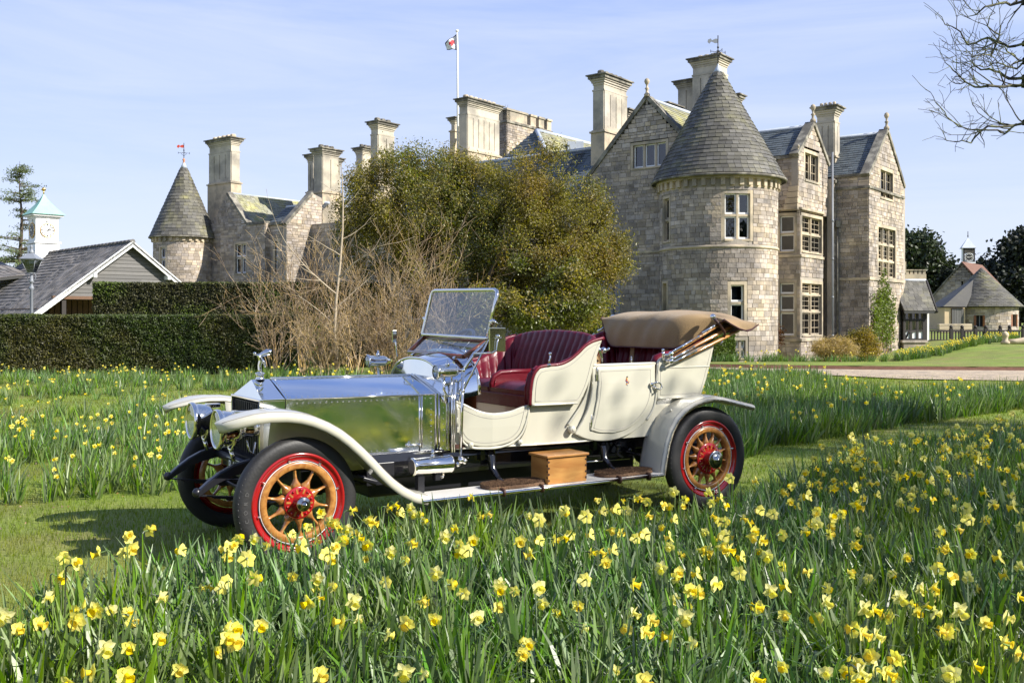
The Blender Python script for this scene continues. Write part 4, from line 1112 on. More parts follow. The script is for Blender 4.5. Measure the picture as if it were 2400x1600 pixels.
m = MB(); m.tube([fp(ppx(2190), zt1 + .02, .2), fp(ppx(2190), zt1 + .02, -2.7)], .06, 4); m.tube([fp(ppx(2189), zt1 + .0, -1.25), fp(ppx(2203), zrp, -1.25)], .05, 4)
for k in range(5): m.tube([fp(ppx(2191), zt1 + .05, -.2 - k * .45), fp(ppx(2191), zt1 + .3, -.2 - k * .45)], .035, 4)
m.build('gable_timber', MT['dark_timber'], po)

# crenellated garden wall
Yw = 58; cw_ = thing('crenellated_wall', (kx(2140) * Yw, Yw, 0), 'low pale battlemented stone wall showing between the mansion and the porch roof', 'wall')
fw = frame((kx(2112) * Yw, Yw, 0), (1, 0, 0), (0, -1, 0)); wl_ = (2171 - 2112) / FPX * Yw
m = MB(); m.fbox(fw, 0, wl_, 0, zz(642, Yw), -.5, 0); m.build('wall', MT['dressed_stone'], cw_)
for i in range(6):
    m = MB(); a = i * wl_ / 6 + .05; m.fbox(fw, a, a + wl_ / 9, zz(642, Yw), zz(634, Yw), -.45, -.02); m.fbox(fw, a - .03, a + wl_ / 9 + .03, zz(634, Yw), zz(634, Yw) + .06, -.5, .03); m.build('merlon', MT['dressed_stone'], cw_)
m = MB(); m.fbox(fw, 0, .28, zz(640, Yw), zz(613, Yw), -.45, .05); m.build('merlon', MT['dressed_stone'], cw_)

# round house with conical roof
Yr = 66; rc = Vector((kx(2300) * Yr, Yr, 0)); rr_ = 78 / FPX * Yr; zre = zz(719, Yr); zrb = .3
rh_ = thing('round_house', (rc.x, rc.y, zrb), 'round rubble stone building with wide conical slate roof beyond the dark railings', 'building')
rh_pieces = Pieces(); stmp = stones, slates
tocam = Vector((-rc.x, -rc.y, 0)).normalized(); rt2 = Vector((-tocam.y, tocam.x, 0)); rt2 = rt2 if rt2.x > 0 else -rt2
fr2 = lambda t, z, d=0: tuple(rc + (tocam * math.cos(t / rr_) + rt2 * math.sin(t / rr_)) * (rr_ + d) + Vector((0, 0, z)))
def rt_(px): return math.asin(max(-1, min(1, (px - 2300) / FPX * Yr / rr_))) * rr_
ops = [(rt_(2289), zz(765, 64), rt_(2303), zz(739, 64)), (rt_(2363), zz(765, 64), rt_(2372), zz(737, 64))]
ts = sorted(set([R(a) * rr_ for a in range(-180, 181, 8)] + [q for w in ops for q in (w[0], w[2])])); zs = sorted(set([zrb, zre] + [q for w in ops for q in (w[1], w[3])]))
m = MB()
for t0, t1 in zip(ts[:-1], ts[1:]):
    for z0, z1 in zip(zs[:-1], zs[1:]):
        if any(w[0] <= t0 + 1e-4 and w[2] >= t1 - 1e-4 and w[1] <= z0 + 1e-4 and w[3] >= z1 - 1e-4 for w in ops): continue
        m.fbox(fr2, t0, t1, z0, z1, -.35, 0)
m.build('wall', MT['mortar'], rh_)
rnd = random.Random(2); z = zrb
while z < zre:
    hgt = rnd.uniform(.12, .22); ivs = [(rt_(2262), R(80) * rr_)]
    for w in ops:
        if w[1] < z + hgt and w[3] > z: ivs = sub_iv(ivs, w[0] - .05, w[2] + .05)
    for l, q in ivs:
        t = l
        while t < q - .05:
            w = min(rnd.uniform(.2, .5), q - t); c = Vector(fr2(t + w / 2, z + hgt / 2, 0)); a = (t + w / 2) / rr_; n = tocam * math.cos(a) + rt2 * math.sin(a); e = rt2 * math.cos(a) - tocam * math.sin(a)
            rh_pieces.add(Matrix(((e.x * (w - .015), n.x * .05, 0, c.x), (e.y * (w - .015), n.y * .05, 0, c.y), (0, 0, hgt - .015, c.z), (0, 0, 0, 1))), n); t += w
    z += hgt
rh_pieces.finish('stone', 'stonework', MT['stone'], rh_, 150)
for w in ops:
    m = MB(); m.fbox(fr2, w[0], w[2], w[1], w[3], -.3, -.25); wo = m.build('window', MT['interior_dark'], rh_)
    m = MB(); m.fbox(fr2, w[0] - .12, w[0], w[1], w[3], -.2, .04); m.fbox(fr2, w[2], w[2] + .12, w[1], w[3], -.2, .04); m.build('window_frame', MT['brick_wall'], wo)
    m = MB(); m.fbox(fr2, (w[0] + w[2]) / 2 - .03, (w[0] + w[2]) / 2 + .03, w[1], w[3], -.25, -.18); m.build('glazing_bar', MT['grey_metal'], wo)
# flat-fronted lean-to with a door on its left
Yq = 64.2; fq = frame((kx(2214) * Yq, Yq, 0), (1, 0, 0), (0, -1, 0)); q_ = lambda px: (px - 2214) / FPX * Yq
m = MB(); m.fbox(fq, 0, q_(2262), zrb, zz(721, Yq), -2.5, 0); m.build('lean_to_wall', MT['cream_render'], rh_)
m = MB(); m.fbox(fq, q_(2229), q_(2258), zrb, zz(721, Yq) - .03, 0, .05); dr = m.build('door', MT['brown_wood'], rh_)
for i in range(5):
    m = MB(); a = q_(2229) + .03 + i * .155; m.fbox(fq, a, a + .14, zrb, zz(723, Yq), .05, .07); m.build('door_board', MT['board_grey'], dr)
ap = Vector((rc.x, rc.y, zz(628, Yr))); re_ = 2.55; cone = Pieces(); rows_ = 26
m = MB(); m.lathe([(re_, zre - .05), (.05, ap.z)], Matrix.Translation(rc), 40); m.build('roof', MT['roof_under'], rh_)
m = MB(); m.add([ap - Vector((0, 0, .3)), Vector(fq(-.15, zre, .15)), Vector(fq(q_(2262), zre - .02, .2)), Vector(fq(-.15, zre, -2)), ], [(0, 1, 2), (0, 3, 1)]); m.build('lean_to_roof', MT['slate'], rh_)
for i in range(rows_):
    s0, s1 = i / rows_, (i + 1.12) / rows_; r0, r1 = re_ * (1 - s0) + .03, max(re_ * (1 - s1), .01); za_, zb_ = zre + (ap.z - zre) * s0, zre + (ap.z - zre) * min(s1, 1)
    na = max(8, int(2 * math.pi * r0 / .3))
    for k in range(na):
        a = 2 * math.pi * (k + (i % 2) * .5) / na; rad = tocam * math.cos(a) + rt2 * math.sin(a)
        if rad.dot(tocam) < -.2: continue
        e = rt2 * math.cos(a) - tocam * math.sin(a); p0 = rc + rad * r0 + Vector((0, 0, za_)); p1 = rc + rad * r1 + Vector((0, 0, zb_)); upv = p1 - p0; n = e.cross(upv).normalized()
        if n.dot(rad) < 0: n = -n
        c = (p0 + p1) / 2 + n * .01; w = 2 * math.pi * r0 / na * .96
        cone.add(Matrix(((e.x * w, n.x * .02, upv.x, c.x), (e.y * w, n.y * .02, upv.y, c.y), (e.z * w, n.z * .02, upv.z, c.z), (0, 0, 0, 1))), n)
cone.finish('slate', 'slate_courses', MT['slate'], rh_, 200)

mat('red_tile', (0.15, 0.075, 0.05), 0.85, var=0.3, vscale=6)
# stone barn gable and brick clock tower behind
Yt = 73; bt = thing('stone_barn', (kx(2235) * Yt, Yt, .3), 'grey stone barn gable with narrow slit standing behind the round house', 'barn')
fbn = frame((kx(2255) * Yt, Yt, 0), Vector((1, -.8, 0)).normalized(), Vector((-.8, -1, 0)).normalized()); hwb = 2.6
zap = zz(616, Yt); zev = zap - hwb * 1.15
bp_ = Pieces(); build_wall(bt, 'wall', fbn, Vector((1, -.8, 0)).normalized(), Vector((-.8, -1, 0)).normalized(), [(-hwb, .2), (hwb, .2), (hwb, zev), (0, zap), (-hwb, zev)], [(-.07, 3.6, .07, 4.4)], pieces=bp_, surround=.02)
bp_.finish('stone', 'stonework', MT['stone'], bt, 100)
m = MB(); m.fbox(fbn, -hwb + .1, hwb - .1, .2, zev, -5, -.31); m.build('wall', MT['mortar'], bt)
for s_ in (-1, 1):
    m = MB(); m.add([fbn(s_ * (hwb + .1), zev - .1, .12), fbn(0, zap + .1, .12), fbn(0, zap + .1, -6), fbn(s_ * (hwb + .1), zev - .1, -6)] + [fbn(s_ * (hwb + .1), zev - .25, .12), fbn(0, zap - .05, .12), fbn(0, zap - .05, -6), fbn(s_ * (hwb + .1), zev - .25, -6)], [(0, 1, 2, 3), (7, 6, 5, 4), (0, 4, 5, 1), (1, 5, 6, 2), (2, 6, 7, 3), (3, 7, 4, 0)]); m.build('roof', MT['red_tile' if s_ > 0 else 'cap_stone'], bt)
Yc = 76; ct = thing('clock_tower', (kx(2277) * Yc, Yc, 3), 'small brick clock tower with black and white panels and pyramid roof beyond the round house', 'clock tower')
fc = frame((kx(2284) * Yc, Yc, 0), Vector((-1, -.12, 0)).normalized(), Vector((.0, -1, 0)))
cc = Vector((kx(2277) * Yc, Yc + .7, 0)); d1 = Vector((-.88, .35, 0)).normalized()
corner = Vector((kx(2284) * Yc, Yc, 0)); eL = Vector((-.93, .05, 0)).normalized(); eR = Vector((.35, 1.1, 0)).normalized()
wL = 26 / FPX * Yc; wR = 1.0
fL_ = frame(corner + eL * wL, -eL, Vector((-.05, -1, 0)).normalized()); fR_ = frame(corner, eR, Vector((1.1, -.35, 0)).normalized())
def tbx(nm, g, z0, z1, mt, par=None):
    m = MB(); m.add([corner + eL * a + eR * b + Vector((0, 0, z)) for z in (z0, z1) for b in (-g, wR + g) for a in (-g, wL + g)], [(0, 2, 3, 1), (4, 5, 7, 6), (0, 1, 5, 4), (2, 6, 7, 3), (0, 4, 6, 2), (1, 3, 7, 5)]); return m.build(nm, MT[mt], par or ct)
tbx('brick_shaft', 0, .3, zz(617, Yc), 'brick_wall'); tbx('ledge', .08, zz(617, Yc), zz(614, Yc), 'white_paint'); tbx('clock_stage', 0, zz(614, Yc), zz(581, Yc), 'white_paint')
for f_, w_ in ((fL_, wL), (fR_, wR)):
    m = MB()
    for a, b, z0, z1 in ((0, .09, 614, 581), (w_ - .09, w_, 614, 581), (0, w_, 614, 612), (0, w_, 593, 590)): m.fbox(f_, a, b, zz(z0, Yc), zz(z1, Yc), 0, .04)
    m.build('timber', MT['dark_timber'], ct)
    m = MB(); m.fbox(f_, .09, w_ - .09, zz(592, Yc), zz(582, Yc), -.0, .02); m.build('louvre', MT['dark_timber'], ct)
    for k in range(3):
        m = MB(); m.fbox(f_, .1, w_ - .1, zz(591, Yc) + k * .1, zz(591, Yc) + k * .1 + .03, .02, .05); m.build('louvre_slat', MT['cap_stone'], ct)
clock(fL_, wL / 2, zz(603, Yc), .32, ct, face='clock_black', mark='clock_face', ring='white_paint', hh=(9.2, 13))
m = MB(); m.tube([fR_(.1, zz(613, Yc), .03), fR_(wR - .1, zz(593, Yc), .03)], .02, 4); m.tube([fR_(wR - .1, zz(613, Yc), .03), fR_(.1, zz(593, Yc), .03)], .02, 4); m.build('cross_brace', MT['dark_timber'], ct)
ctc = corner + eL * wL / 2 + eR * wR / 2
m = MB(); g = .14; B_ = [corner + eL * a + eR * b + Vector((0, 0, zz(581, Yc))) for a, b in ((-g, -g), (wL + g, -g), (wL + g, wR + g), (-g, wR + g))]
m.add(B_ + [ctc + Vector((0, 0, zz(555, Yc)))], [(0, 1, 4), (1, 2, 4), (2, 3, 4), (3, 0, 4), (0, 3, 2, 1)]); m.build('pyramid_roof', MT['lead'], ct)
m = MB(); m.tube([ctc + Vector((0, 0, zz(557, Yc))), ctc + Vector((0, 0, zz(541, Yc)))], .03, 5); m.sphere(ctc + Vector((0, 0, zz(552, Yc))), .06, 6); m.build('spike', MT['black_iron'], ct)

# balustrade: dark railings with ball-topped posts
Yb = 52; bal = thing('balustrade', (kx(2280) * Yb, Yb, .4), 'dark wooden balustrade with square balusters and ball topped posts above the lawn', 'balustrade')
x0, x1 = kx(2172) * Yb, kx(2560) * Yb; zb_ = zz(798, Yb); ztb = zz(775, Yb)
m = MB(); m.box(((x0 + x1) / 2, Yb, ztb), (x1 - x0, .12, .09)); m.box(((x0 + x1) / 2, Yb, zb_), (x1 - x0, .12, .1)); m.build('rail', MT['dark_timber'], bal)
for px_ in (2229, 2255, 2286, 2310, 2344, 2366, 2398, 2430, 2470, 2510, 2550):
    X = kx(px_) * Yb; m = MB(); m.box((X, Yb, (zb_ + ztb) / 2), (.15, .15, ztb - zb_ + .25)); m.sphere((X, Yb, ztb + .2), .1, 8); m.build('rail_post', MT['dark_timber'], bal)
X = x0 + .1
while X < x1:
    m = MB(); m.box((X, Yb, (zb_ + ztb) / 2), (.055, .055, ztb - zb_ - .09)); m.build('baluster', MT['dark_timber'], bal); X += .16
m = MB(); m.box(((x0 + kx(2300) * Yb) / 2, Yb + .1, zb_ / 2 - .1), (kx(2300) * Yb - x0, .4, zb_ + .1)); tag(m.build('retaining_wall', MT['stone']), 'low weathered stone wall under the dark balustrade', 'wall')
m = MB(); Ys = 60; xa, xb = kx(2198) * Ys, kx(2275) * Ys
for i in range(3): m.box(((xa + xb) / 2, Ys, .9 + i * .18), (xb - xa, .4, .16))
tag(m.build('garden_wall', MT['dressed_stone'], bevel=.02), 'low pale drystone wall seen through the balustrade beside the brown door', 'wall')
# reclining stone ornament on the lawn at the right edge
Yo = 47; ox = kx(2356) * Yo; oz = gz(ox, Yo) + .02
m = MB(); m.lathe([(.2, 0), (.2, .1), (.12, .16), (.13, .34), (.17, .4), (.13, .52), (.03, .6)], Matrix.Translation((ox, Yo, oz)), 12); m.tube([(ox + .1, Yo, oz + .12), (ox + .5, Yo, oz + .1), (ox + 1.3, Yo, oz + .18), (ox + 2.0, Yo, oz + .15)], [.1, .14, .2, .12], 10)
tag(m.build('stone_ornament', MT['dressed_stone'], None), 'weathered stone ornament with low reclining tail on the lawn at the right', 'statue')
# ================================================================ vegetation builders (numpy)
def rot_basis(n, up_bias=0.0, rng=RNG):
    """n random orthonormal frames (d along the leaf, s across)"""
    d = rng.normal(size=(n, 3)); d[:, 2] += up_bias; d /= np.linalg.norm(d, axis=1)[:, None]
    q = rng.normal(size=(n, 3)); s = np.cross(d, q); s /= np.linalg.norm(s, axis=1)[:, None] + 1e-9
    return d, s
def leaf_quads(P, L_, W_, up=0.0, rng=RNG, jitter=0.4, fold=0.0):
    n = len(P); d, s = rot_basis(n, up, rng)
    l = L_ * (1 + jitter * (rng.random(n) - .5))[:, None]; w = W_ * (1 + jitter * (rng.random(n) - .5))[:, None]
    nn = np.cross(d, s)
    V = np.stack([P - d * l * .5, P + s * w * .5 + nn * w * .12, P + d * l * .5, P - s * w * .5 + nn * w * .12], axis=1).reshape(-1, 3)
    F = np.arange(n * 4).reshape(-1, 4)
    return V, F
def seg_tubes(P0, P1, R0, R1, n=4):
    P0, P1 = np.asarray(P0, float), np.asarray(P1, float); R0, R1 = np.asarray(R0, float), np.asarray(R1, float)
    d = P1 - P0; d /= np.linalg.norm(d, axis=1)[:, None] + 1e-9
    ref = np.where(np.abs(d[:, 2:3]) > .9, np.array([[1., 0, 0]]), np.array([[0, 0, 1.]]))
    a = np.cross(d, ref); a /= np.linalg.norm(a, axis=1)[:, None] + 1e-9; b = np.cross(d, a)
    V = []
    for P, Rr in ((P0, R0), (P1, R1)):
        for k in range(n):
            t = 2 * math.pi * k / n; V.append(P + (a * math.cos(t) + b * math.sin(t)) * Rr[:, None])
    V = np.stack(V, axis=1).reshape(-1, 3)
    base = (np.arange(len(P0)) * 2 * n)[:, None]
    F = np.concatenate([base + np.array([[k, (k + 1) % n, n + (k + 1) % n, n + k]]) for k in range(n)], axis=0)
    return V, F
def skeleton(root, targets, r_tip=.012, power=2.3, wiggle=.06, first_h=0.8, rng=RNG, grav=0.0, trunk_pts=None):
    """joins every target to the nearest part of the tree already grown; radii from the pipe model"""
    root = np.array(root, float); T = np.asarray(targets, float)
    nodes = [root]; par = [-1]
    if trunk_pts is None: trunk_pts = [root + np.array([rng.normal() * .05, rng.normal() * .05, first_h])]
    for p in trunk_pts: nodes.append(np.array(p, float)); par.append(len(nodes) - 2)
    order = np.argsort(np.linalg.norm(T - nodes[-1], axis=1))
    for i in order:
        N = np.array(nodes[1:]); t = T[i]; dd = np.linalg.norm(N - t, axis=1) + np.where(N[:, 2] > t[2] + .2, .5, 0)
        j = int(np.argmin(dd)) + 1; a = nodes[j]; L_ = np.linalg.norm(t - a); k = max(1, int(L_ / .45))
        prev = j
        for q in range(1, k + 1):
            s_ = q / k; p = a * (1 - s_) + t * s_
            if q < k: p = p + rng.normal(size=3) * wiggle * L_ ** .5; p[2] -= grav * math.sin(s_ * math.pi) * L_
            nodes.append(p); par.append(prev); prev = len(nodes) - 1
    n = len(nodes); w = np.zeros(n); kids = np.zeros(n, int)
    for i in range(1, n): kids[par[i]] += 1
    w[kids == 0] = r_tip ** power
    for i in range(n - 1, 0, -1): w[par[i]] += w[i]
    r = w ** (1 / power)
    idx = np.arange(1, n); pr = np.array(par[1:]); N = np.array(nodes)
    return N, np.array(par), r, (N[pr], N[idx], np.minimum(r[pr], r[idx] * 1.35), r[idx])
def in_blobs(n, blobs, rng=RNG, hollow=0.0, nz_scale=.5, thr=-.15):
    """random points inside ellipsoids (cx, cy, cz, rx, ry, rz); noise leaves gaps"""
    vol = np.array([b[3] * b[4] * b[5] for b in blobs]); out = []
    while len(out) < n:
        b = blobs[rng.choice(len(blobs), p=vol / vol.sum())]
        q = rng.normal(size=3); q /= np.linalg.norm(q); q *= rng.random() ** (1 / (3 + hollow * 4))
        p = np.array([b[0] + q[0] * b[3], b[1] + q[1] * b[4], b[2] + q[2] * b[5]])
        if mnoise.noise(Vector(p * nz_scale)) < thr: continue
        out.append(p)
    return np.array(out)
def blob_px(px, py, Y, rx, ry, dz=None):     # ellipsoid seen at (px, py) from the lawn, at distance Y, radii in photograph pixels
    s_ = Y / FPX; return (kx(px) * Y, Y, zz(py, Y), rx * s_, (dz or (rx + ry) / 2) * s_, ry * s_)
def leafy_tree(name, label, cat, base, blobs, ncl, nleaf, lsize, leafmat, barkmat='bark', spread=.3, rtip=.014, group=None, trunk=None, thr=-.15, hollow=.25, nz=.5, seed=1, up=0.2, seglim=None, part='crown', first_h=.8, rmax=1.0, zs_=.75):
    rng = np.random.default_rng(seed)
    t = thing(name, tuple(base), label, cat, group)
    T = in_blobs(ncl, blobs, rng, hollow, nz, thr)
    N, par, r, segs = skeleton(base, T, rtip, rng=rng, trunk_pts=trunk, first_h=first_h)
    V, F = seg_tubes(segs[0], segs[1], np.minimum(segs[2], rmax), np.minimum(segs[3], rmax), n=5)
    put('trunk', npmesh('trunk', V, F, smooth=True), t, MT[barkmat])
    P = T[rng.integers(0, len(T), nleaf)] + rng.normal(size=(nleaf, 3)) * np.array([spread, spread, spread * zs_])
    V, F = leaf_quads(P, lsize[0], lsize[1], up, rng)
    mats = leafmat if isinstance(leafmat, (list, tuple)) else [leafmat]
    mi = None
    if len(mats) > 1:
        q = np.array([mnoise.noise(Vector(p * .55)) for p in P[::1]]) if nleaf < 60000 else None
        if q is None:
            q = np.sin(P[:, 0] * 1.1 + P[:, 2] * .7) * .25 + rng.normal(size=nleaf) * .22
        mi = (q > .12).astype(np.int32)
    put(part, npmesh(part, V, F, mi), t, [MT[q] for q in mats])
    return t

# ---- hedges: dark core with a skin of small leaves
def hedge(label, p0, p1, h, depth, n, leafmat, lsize=(.06, .028), seed=3, name='hedge', cat='hedge', z0=0.0):
    rng = np.random.default_rng(seed); p0 = Vector(p0); p1 = Vector(p1); e = (p1 - p0); Ln = e.length; e /= Ln; nrm = Vector((e.y, -e.x, 0))
    if nrm.y > 0: nrm = -nrm
    t = thing(name, tuple(p0.lerp(p1, .5)), label, cat)
    m = MB(); ns = int(Ln / .25)
    def surf(a, b, d0=0.0):      # a along, b round the profile 0..1 : front face, top, back
        per = h + depth + h; q = b * per
        if q < h: y, z = 0, q
        elif q < h + depth: y, z = q - h, h
        else: y, z = depth, h - (q - h - depth)
        p = p0 + e * a + nrm * (-y) + Vector((0, 0, z0 + z))
        bump = mnoise.noise(Vector((a * 1.3, b * 9, seed))) * .07 + mnoise.noise(Vector((a * 5, b * 30, seed))) * .03
        out = nrm if q < h else (Vector((0, 0, 1)) if q < h + depth else -nrm)
        if q >= h and q < h + depth: bump = bump * .4 + .035 * mnoise.noise(Vector((a * .7, 0, seed + 4)))
        return p + out * (bump + d0)
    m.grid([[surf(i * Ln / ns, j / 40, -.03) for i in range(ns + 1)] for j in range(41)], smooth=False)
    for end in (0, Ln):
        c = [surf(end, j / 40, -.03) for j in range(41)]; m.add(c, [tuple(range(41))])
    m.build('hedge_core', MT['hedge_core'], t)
    per = h * 2 + depth; fr = h / per; ft_ = (h + depth) / per
    B = np.where(rng.random(n) < .8, rng.random(n) * fr, fr + rng.random(n) * (ft_ - fr)); A = rng.random(n) * Ln
    P = np.array([surf(a, b, dd) for a, b, dd in zip(A, B, rng.uniform(-.03, .035, n))])
    # leaves at the ends
    V, F = leaf_quads(P, lsize[0], lsize[1], .4, rng)
    k = n // 40
    for end in (p0, p1):
        Q = np.array([tuple(end + nrm * (-rng.random() * depth) + Vector((0, 0, z0 + rng.random() * h)) + e * rng.normal() * .03) for _ in range(k)]); V2, F2 = leaf_quads(Q, lsize[0], lsize[1], .4, rng); F = np.concatenate([F, F2 + len(V)]); V = np.concatenate([V, V2])
    o = put('foliage', npmesh('foliage', V, F), t, MT[leafmat])
    return t
hedge('long low clipped dark hedge in front, running from the left edge to the bare bushes', (kx(-260) * 29, 29, 0), (kx(690) * 29, 29.2, 0), 1.72, 1.3, 60000, 'yew', (.085, .035), 3)
hedge('higher clipped green hedge behind the long one, beside the grey gable', (kx(217) * 33, 33, 0), (kx(900) * 33, 33.3, 0), 2.84, 1.4, 42000, 'yew_green', (.085, .038), 4)
hedge('square trimmed light green hedge between the big tree and the folded car hood', (kx(1362) * 37, 37, 0), (kx(1432) * 37, 37.1, 0), zz(724, 37) + .1, 1.2, 9000, 'trimmed_green', (.05, .025), 5, z0=-.1)
hedge('dark ivy-covered hedge at the foot of the big round turret', (kx(1672) * 37.6, 37.6, 0), (kx(1722) * 38, 38, 0), zz(770, 37.6) + .3, .7, 8000, 'yew_green', (.08, .05), 6, z0=-.3)

# ---- evergreen trees in the middle
YT = 33.5
blA = [blob_px(1000, 420, YT, 110, 75), blob_px(1000, 500, YT, 170, 100), blob_px(870, 470, YT, 75, 70), blob_px(890, 590, YT, 100, 80), blob_px(1060, 620, YT, 140, 120), blob_px(1005, 335, YT, 26, 46), blob_px(1055, 375, YT, 40, 50), blob_px(1120, 450, YT, 60, 70), blob_px(960, 370, YT, 30, 35), blob_px(1030, 720, YT, 120, 50), blob_px(845, 430, YT, 40, 45), blob_px(830, 520, YT, 50, 70), blob_px(920, 420, YT, 60, 55), blob_px(1145, 480, YT, 55, 60), blob_px(1105, 440, YT, 45, 45), blob_px(1165, 450, YT, 40, 45), blob_px(1170, 500, YT, 60, 70)]
leafy_tree('evergreen_tree', 'tall olive green evergreen tree with a pointed crown, left of the pair before the mansion', 'tree', (kx(1030) * YT, YT, -.05), blA, 900, 135000, (.095, .036), ['olive_leaf', 'dark_leaf'], spread=.17, zs_=1.25, seed=21, thr=.02, trunk=[(kx(1035) * YT, YT, 1.2), (kx(1025) * YT, YT, 2.2)], nz=1.3, rmax=.09, rtip=.009, hollow=.2, barkmat='bark_lichen')
YU = 32.5
blB = [blob_px(1230, 430, YU, 70, 70), blob_px(1295, 395, YU, 52, 52), blob_px(1300, 500, YU, 130, 85), blob_px(1200, 540, YU, 100, 110), blob_px(1380, 560, YU, 85, 90), blob_px(1290, 620, YU, 160, 80), blob_px(1240, 710, YU, 140, 65), blob_px(1440, 600, YU, 45, 50), blob_px(1370, 690, YU, 70, 60), blob_px(1185, 440, YU, 28, 40), blob_px(1385, 480, YU, 40, 40), blob_px(1320, 730, YU, 80, 45)]
leafy_tree('evergreen_tree', 'wide olive green evergreen tree with dark forked limbs, right of the pair before the mansion', 'tree', (kx(1140) * YU, YU, -.05), blB, 850, 125000, (.095, .036), ['olive_leaf', 'dark_leaf'], spread=.17, zs_=1.25, seed=22, thr=.02, trunk=[(kx(1142) * YU, YU - .6, 1.6), (kx(1150) * YU, YU - .8, zz(650, YU)), (kx(1172) * YU, YU - 1.0, zz(600, YU)), (kx(1210) * YU, YU - 1.0, zz(565, YU)), (kx(1245) * YU, YU - .8, zz(552, YU))], nz=1.3, rmax=.10, rtip=.009, hollow=.2)
leafy_tree('evergreen_shrub', 'low glossy dark green shrub under the wide evergreen tree', 'shrub', (kx(1290) * 30.5, 30.5, 0), [blob_px(1230, 700, 30.5, 120, 70), blob_px(1340, 690, 30.5, 60, 75), blob_px(1190, 650, 30.8, 50, 50), blob_px(1120, 740, 30.5, 60, 50)], 160, 22000, (.11, .055), ['dark_leaf', 'olive_leaf'], spread=.2, seed=23, thr=-.1, nz=.9, rmax=.06)

# ---- bare shrubs, all fine twigs
def twiggy(base, n_stem, height, spreadr, rng, depth=3, r0=.022, lean=(0, 0), curve=.25, kids=(3, 6), rt=.0045):
    P0, P1, R0_, R1_ = [], [], [], []
    def grow(p, d, L_, r, lv):
        k = max(3, int(L_ / .22)); st = L_ / k; pts = [p]; rr = r
        for i in range(k):
            d = d + rng.normal(size=3) * .13; d[2] += .03; d /= np.linalg.norm(d)
            q = p + d * st; r2 = max(rt, r * (1 - .75 * (i + 1) / k))
            P0.append(p); P1.append(q); R0_.append(rr); R1_.append(r2); p = q; rr = r2; pts.append(q)
        if lv < depth:
            m_ = rng.integers(*kids)
            for _ in range(m_):
                i = rng.integers(max(1, k // 4), k + 1); nd = d + rng.normal(size=3) * .55; nd[2] += .25; nd /= np.linalg.norm(nd)
                grow(pts[i], nd, L_ * rng.uniform(.3, .55), max(rt, r * .5), lv + 1)
    for s_ in range(n_stem):
        a = rng.random() * 2 * math.pi; q = rng.random() ** .6 * spreadr
        b = np.array(base, float) + np.array([math.cos(a), math.sin(a), 0]) * q * .35
        d = np.array([math.cos(a) * q * .55 / max(height, .1) + lean[0], math.sin(a) * q * .3 / max(height, .1) + lean[1], 1.0]); d /= np.linalg.norm(d)
        grow(b, d, height * rng.uniform(.55, 1.0), r0 * rng.uniform(.6, 1.1), 1)
    return P0, P1, R0_, R1_
def bare_shrub(label, px, Y, htop, wpx, n_stem, seed, m='twig', name='bare_shrub', depth=3, r0=.020, group='leafless shrubs behind the car', kids=(3, 6)):
    rng = np.random.default_rng(seed); h_ = zz(htop, Y); sp = wpx / FPX * Y
    S = twiggy((kx(px) * Y, Y, 0), n_stem, h_, sp, rng, depth, r0, kids=kids)
    V, F = seg_tubes(*S, n=3)
    o = put(name, npmesh(name, V, F, smooth=True), None, MT[m]); tag(o, label, 'shrub', group); return o
bare_shrub('spreading leafless shrub lowest on the left, in front of the long hedge', 640, 27.5, 700, 50, 18, 31)
bare_shrub('leafless tan shrub with upright stems between the hedge end and the slim pale tree', 705, 28.5, 590, 60, 18, 32)
bare_shrub('dense leafless shrub just right of the slim pale tree', 830, 29, 590, 70, 28, 33)
bare_shrub('tall leafless shrub in front of the pointed evergreen', 930, 29.5, 560, 75, 28, 34)
bare_shrub('leafless shrub with reddish tips behind the windscreen', 1040, 29.5, 600, 65, 22, 35)
bare_shrub('low tangled leafless shrub behind the car bonnet', 760, 26.5, 750, 100, 38, 36, kids=(4, 8), r0=.014)
bare_shrub('low tangled leafless shrub beside the far side lamp', 905, 26.5, 735, 100, 38, 37, kids=(4, 8), r0=.014)
bare_shrub('thin upright leafless shrub nearest the tall bare stems on the left', 650, 29.5, 590, 45, 10, 38)
# slim pale-barked sapling
rng = np.random.default_rng(40); YS = 27.0
pts = [(790, 905), (788, 840), (784, 780), (788, 700), (797, 620), (803, 540), (804, 470), (802, 420), (800, 385)]
W3 = [np.array([kx(x) * YS, YS, zz(y, YS)]) for x, y in pts]; W3[0][2] = -.05
P0, P1, Ra, Rb = [], [], [], []
rad = np.interp(range(len(W3)), [0, 3, 8], [.06, .042, .008])
for i in range(len(W3) - 1): P0.append(W3[i]); P1.append(W3[i + 1]); Ra.append(rad[i]); Rb.append(rad[i + 1])
def side(p, d, L_, r, lv):
    k = max(3, int(L_ / .2)); d = np.array(d, float); d /= np.linalg.norm(d)
    for i in range(k):
        d = d + rng.normal(size=3) * .1; d[2] += .05; d /= np.linalg.norm(d); q = p + d * L_ / k
        r2 = max(.004, r * (1 - .8 * (i + 1) / k)); P0.append(p); P1.append(q); Ra.append(max(.004, r * (1 - .8 * i / k))); Rb.append(r2); p = q
        if lv < 2 and rng.random() < .5: side(p, d + rng.normal(size=3) * .6, L_ * .35, r2 * .7, lv + 1)
for x, y, dx, L_, r in ((790, 690, -1, 2.6, .026), (797, 650, 1, 2.0, .022), (800, 600, -1, 1.3, .016), (803, 560, 1, 1.2, .014), (803, 520, -1, 1.2, .014), (804, 490, 1, .9, .01), (804, 455, -1, .9, .01), (803, 430, 1, .6, .008), (790, 720, 1, 1.5, .02), (786, 760, -1, 1.6, .02)):
    side(np.array([kx(x) * YS, YS, zz(y, YS)]), (dx, rng.normal() * .4, .75), L_, r, 1)
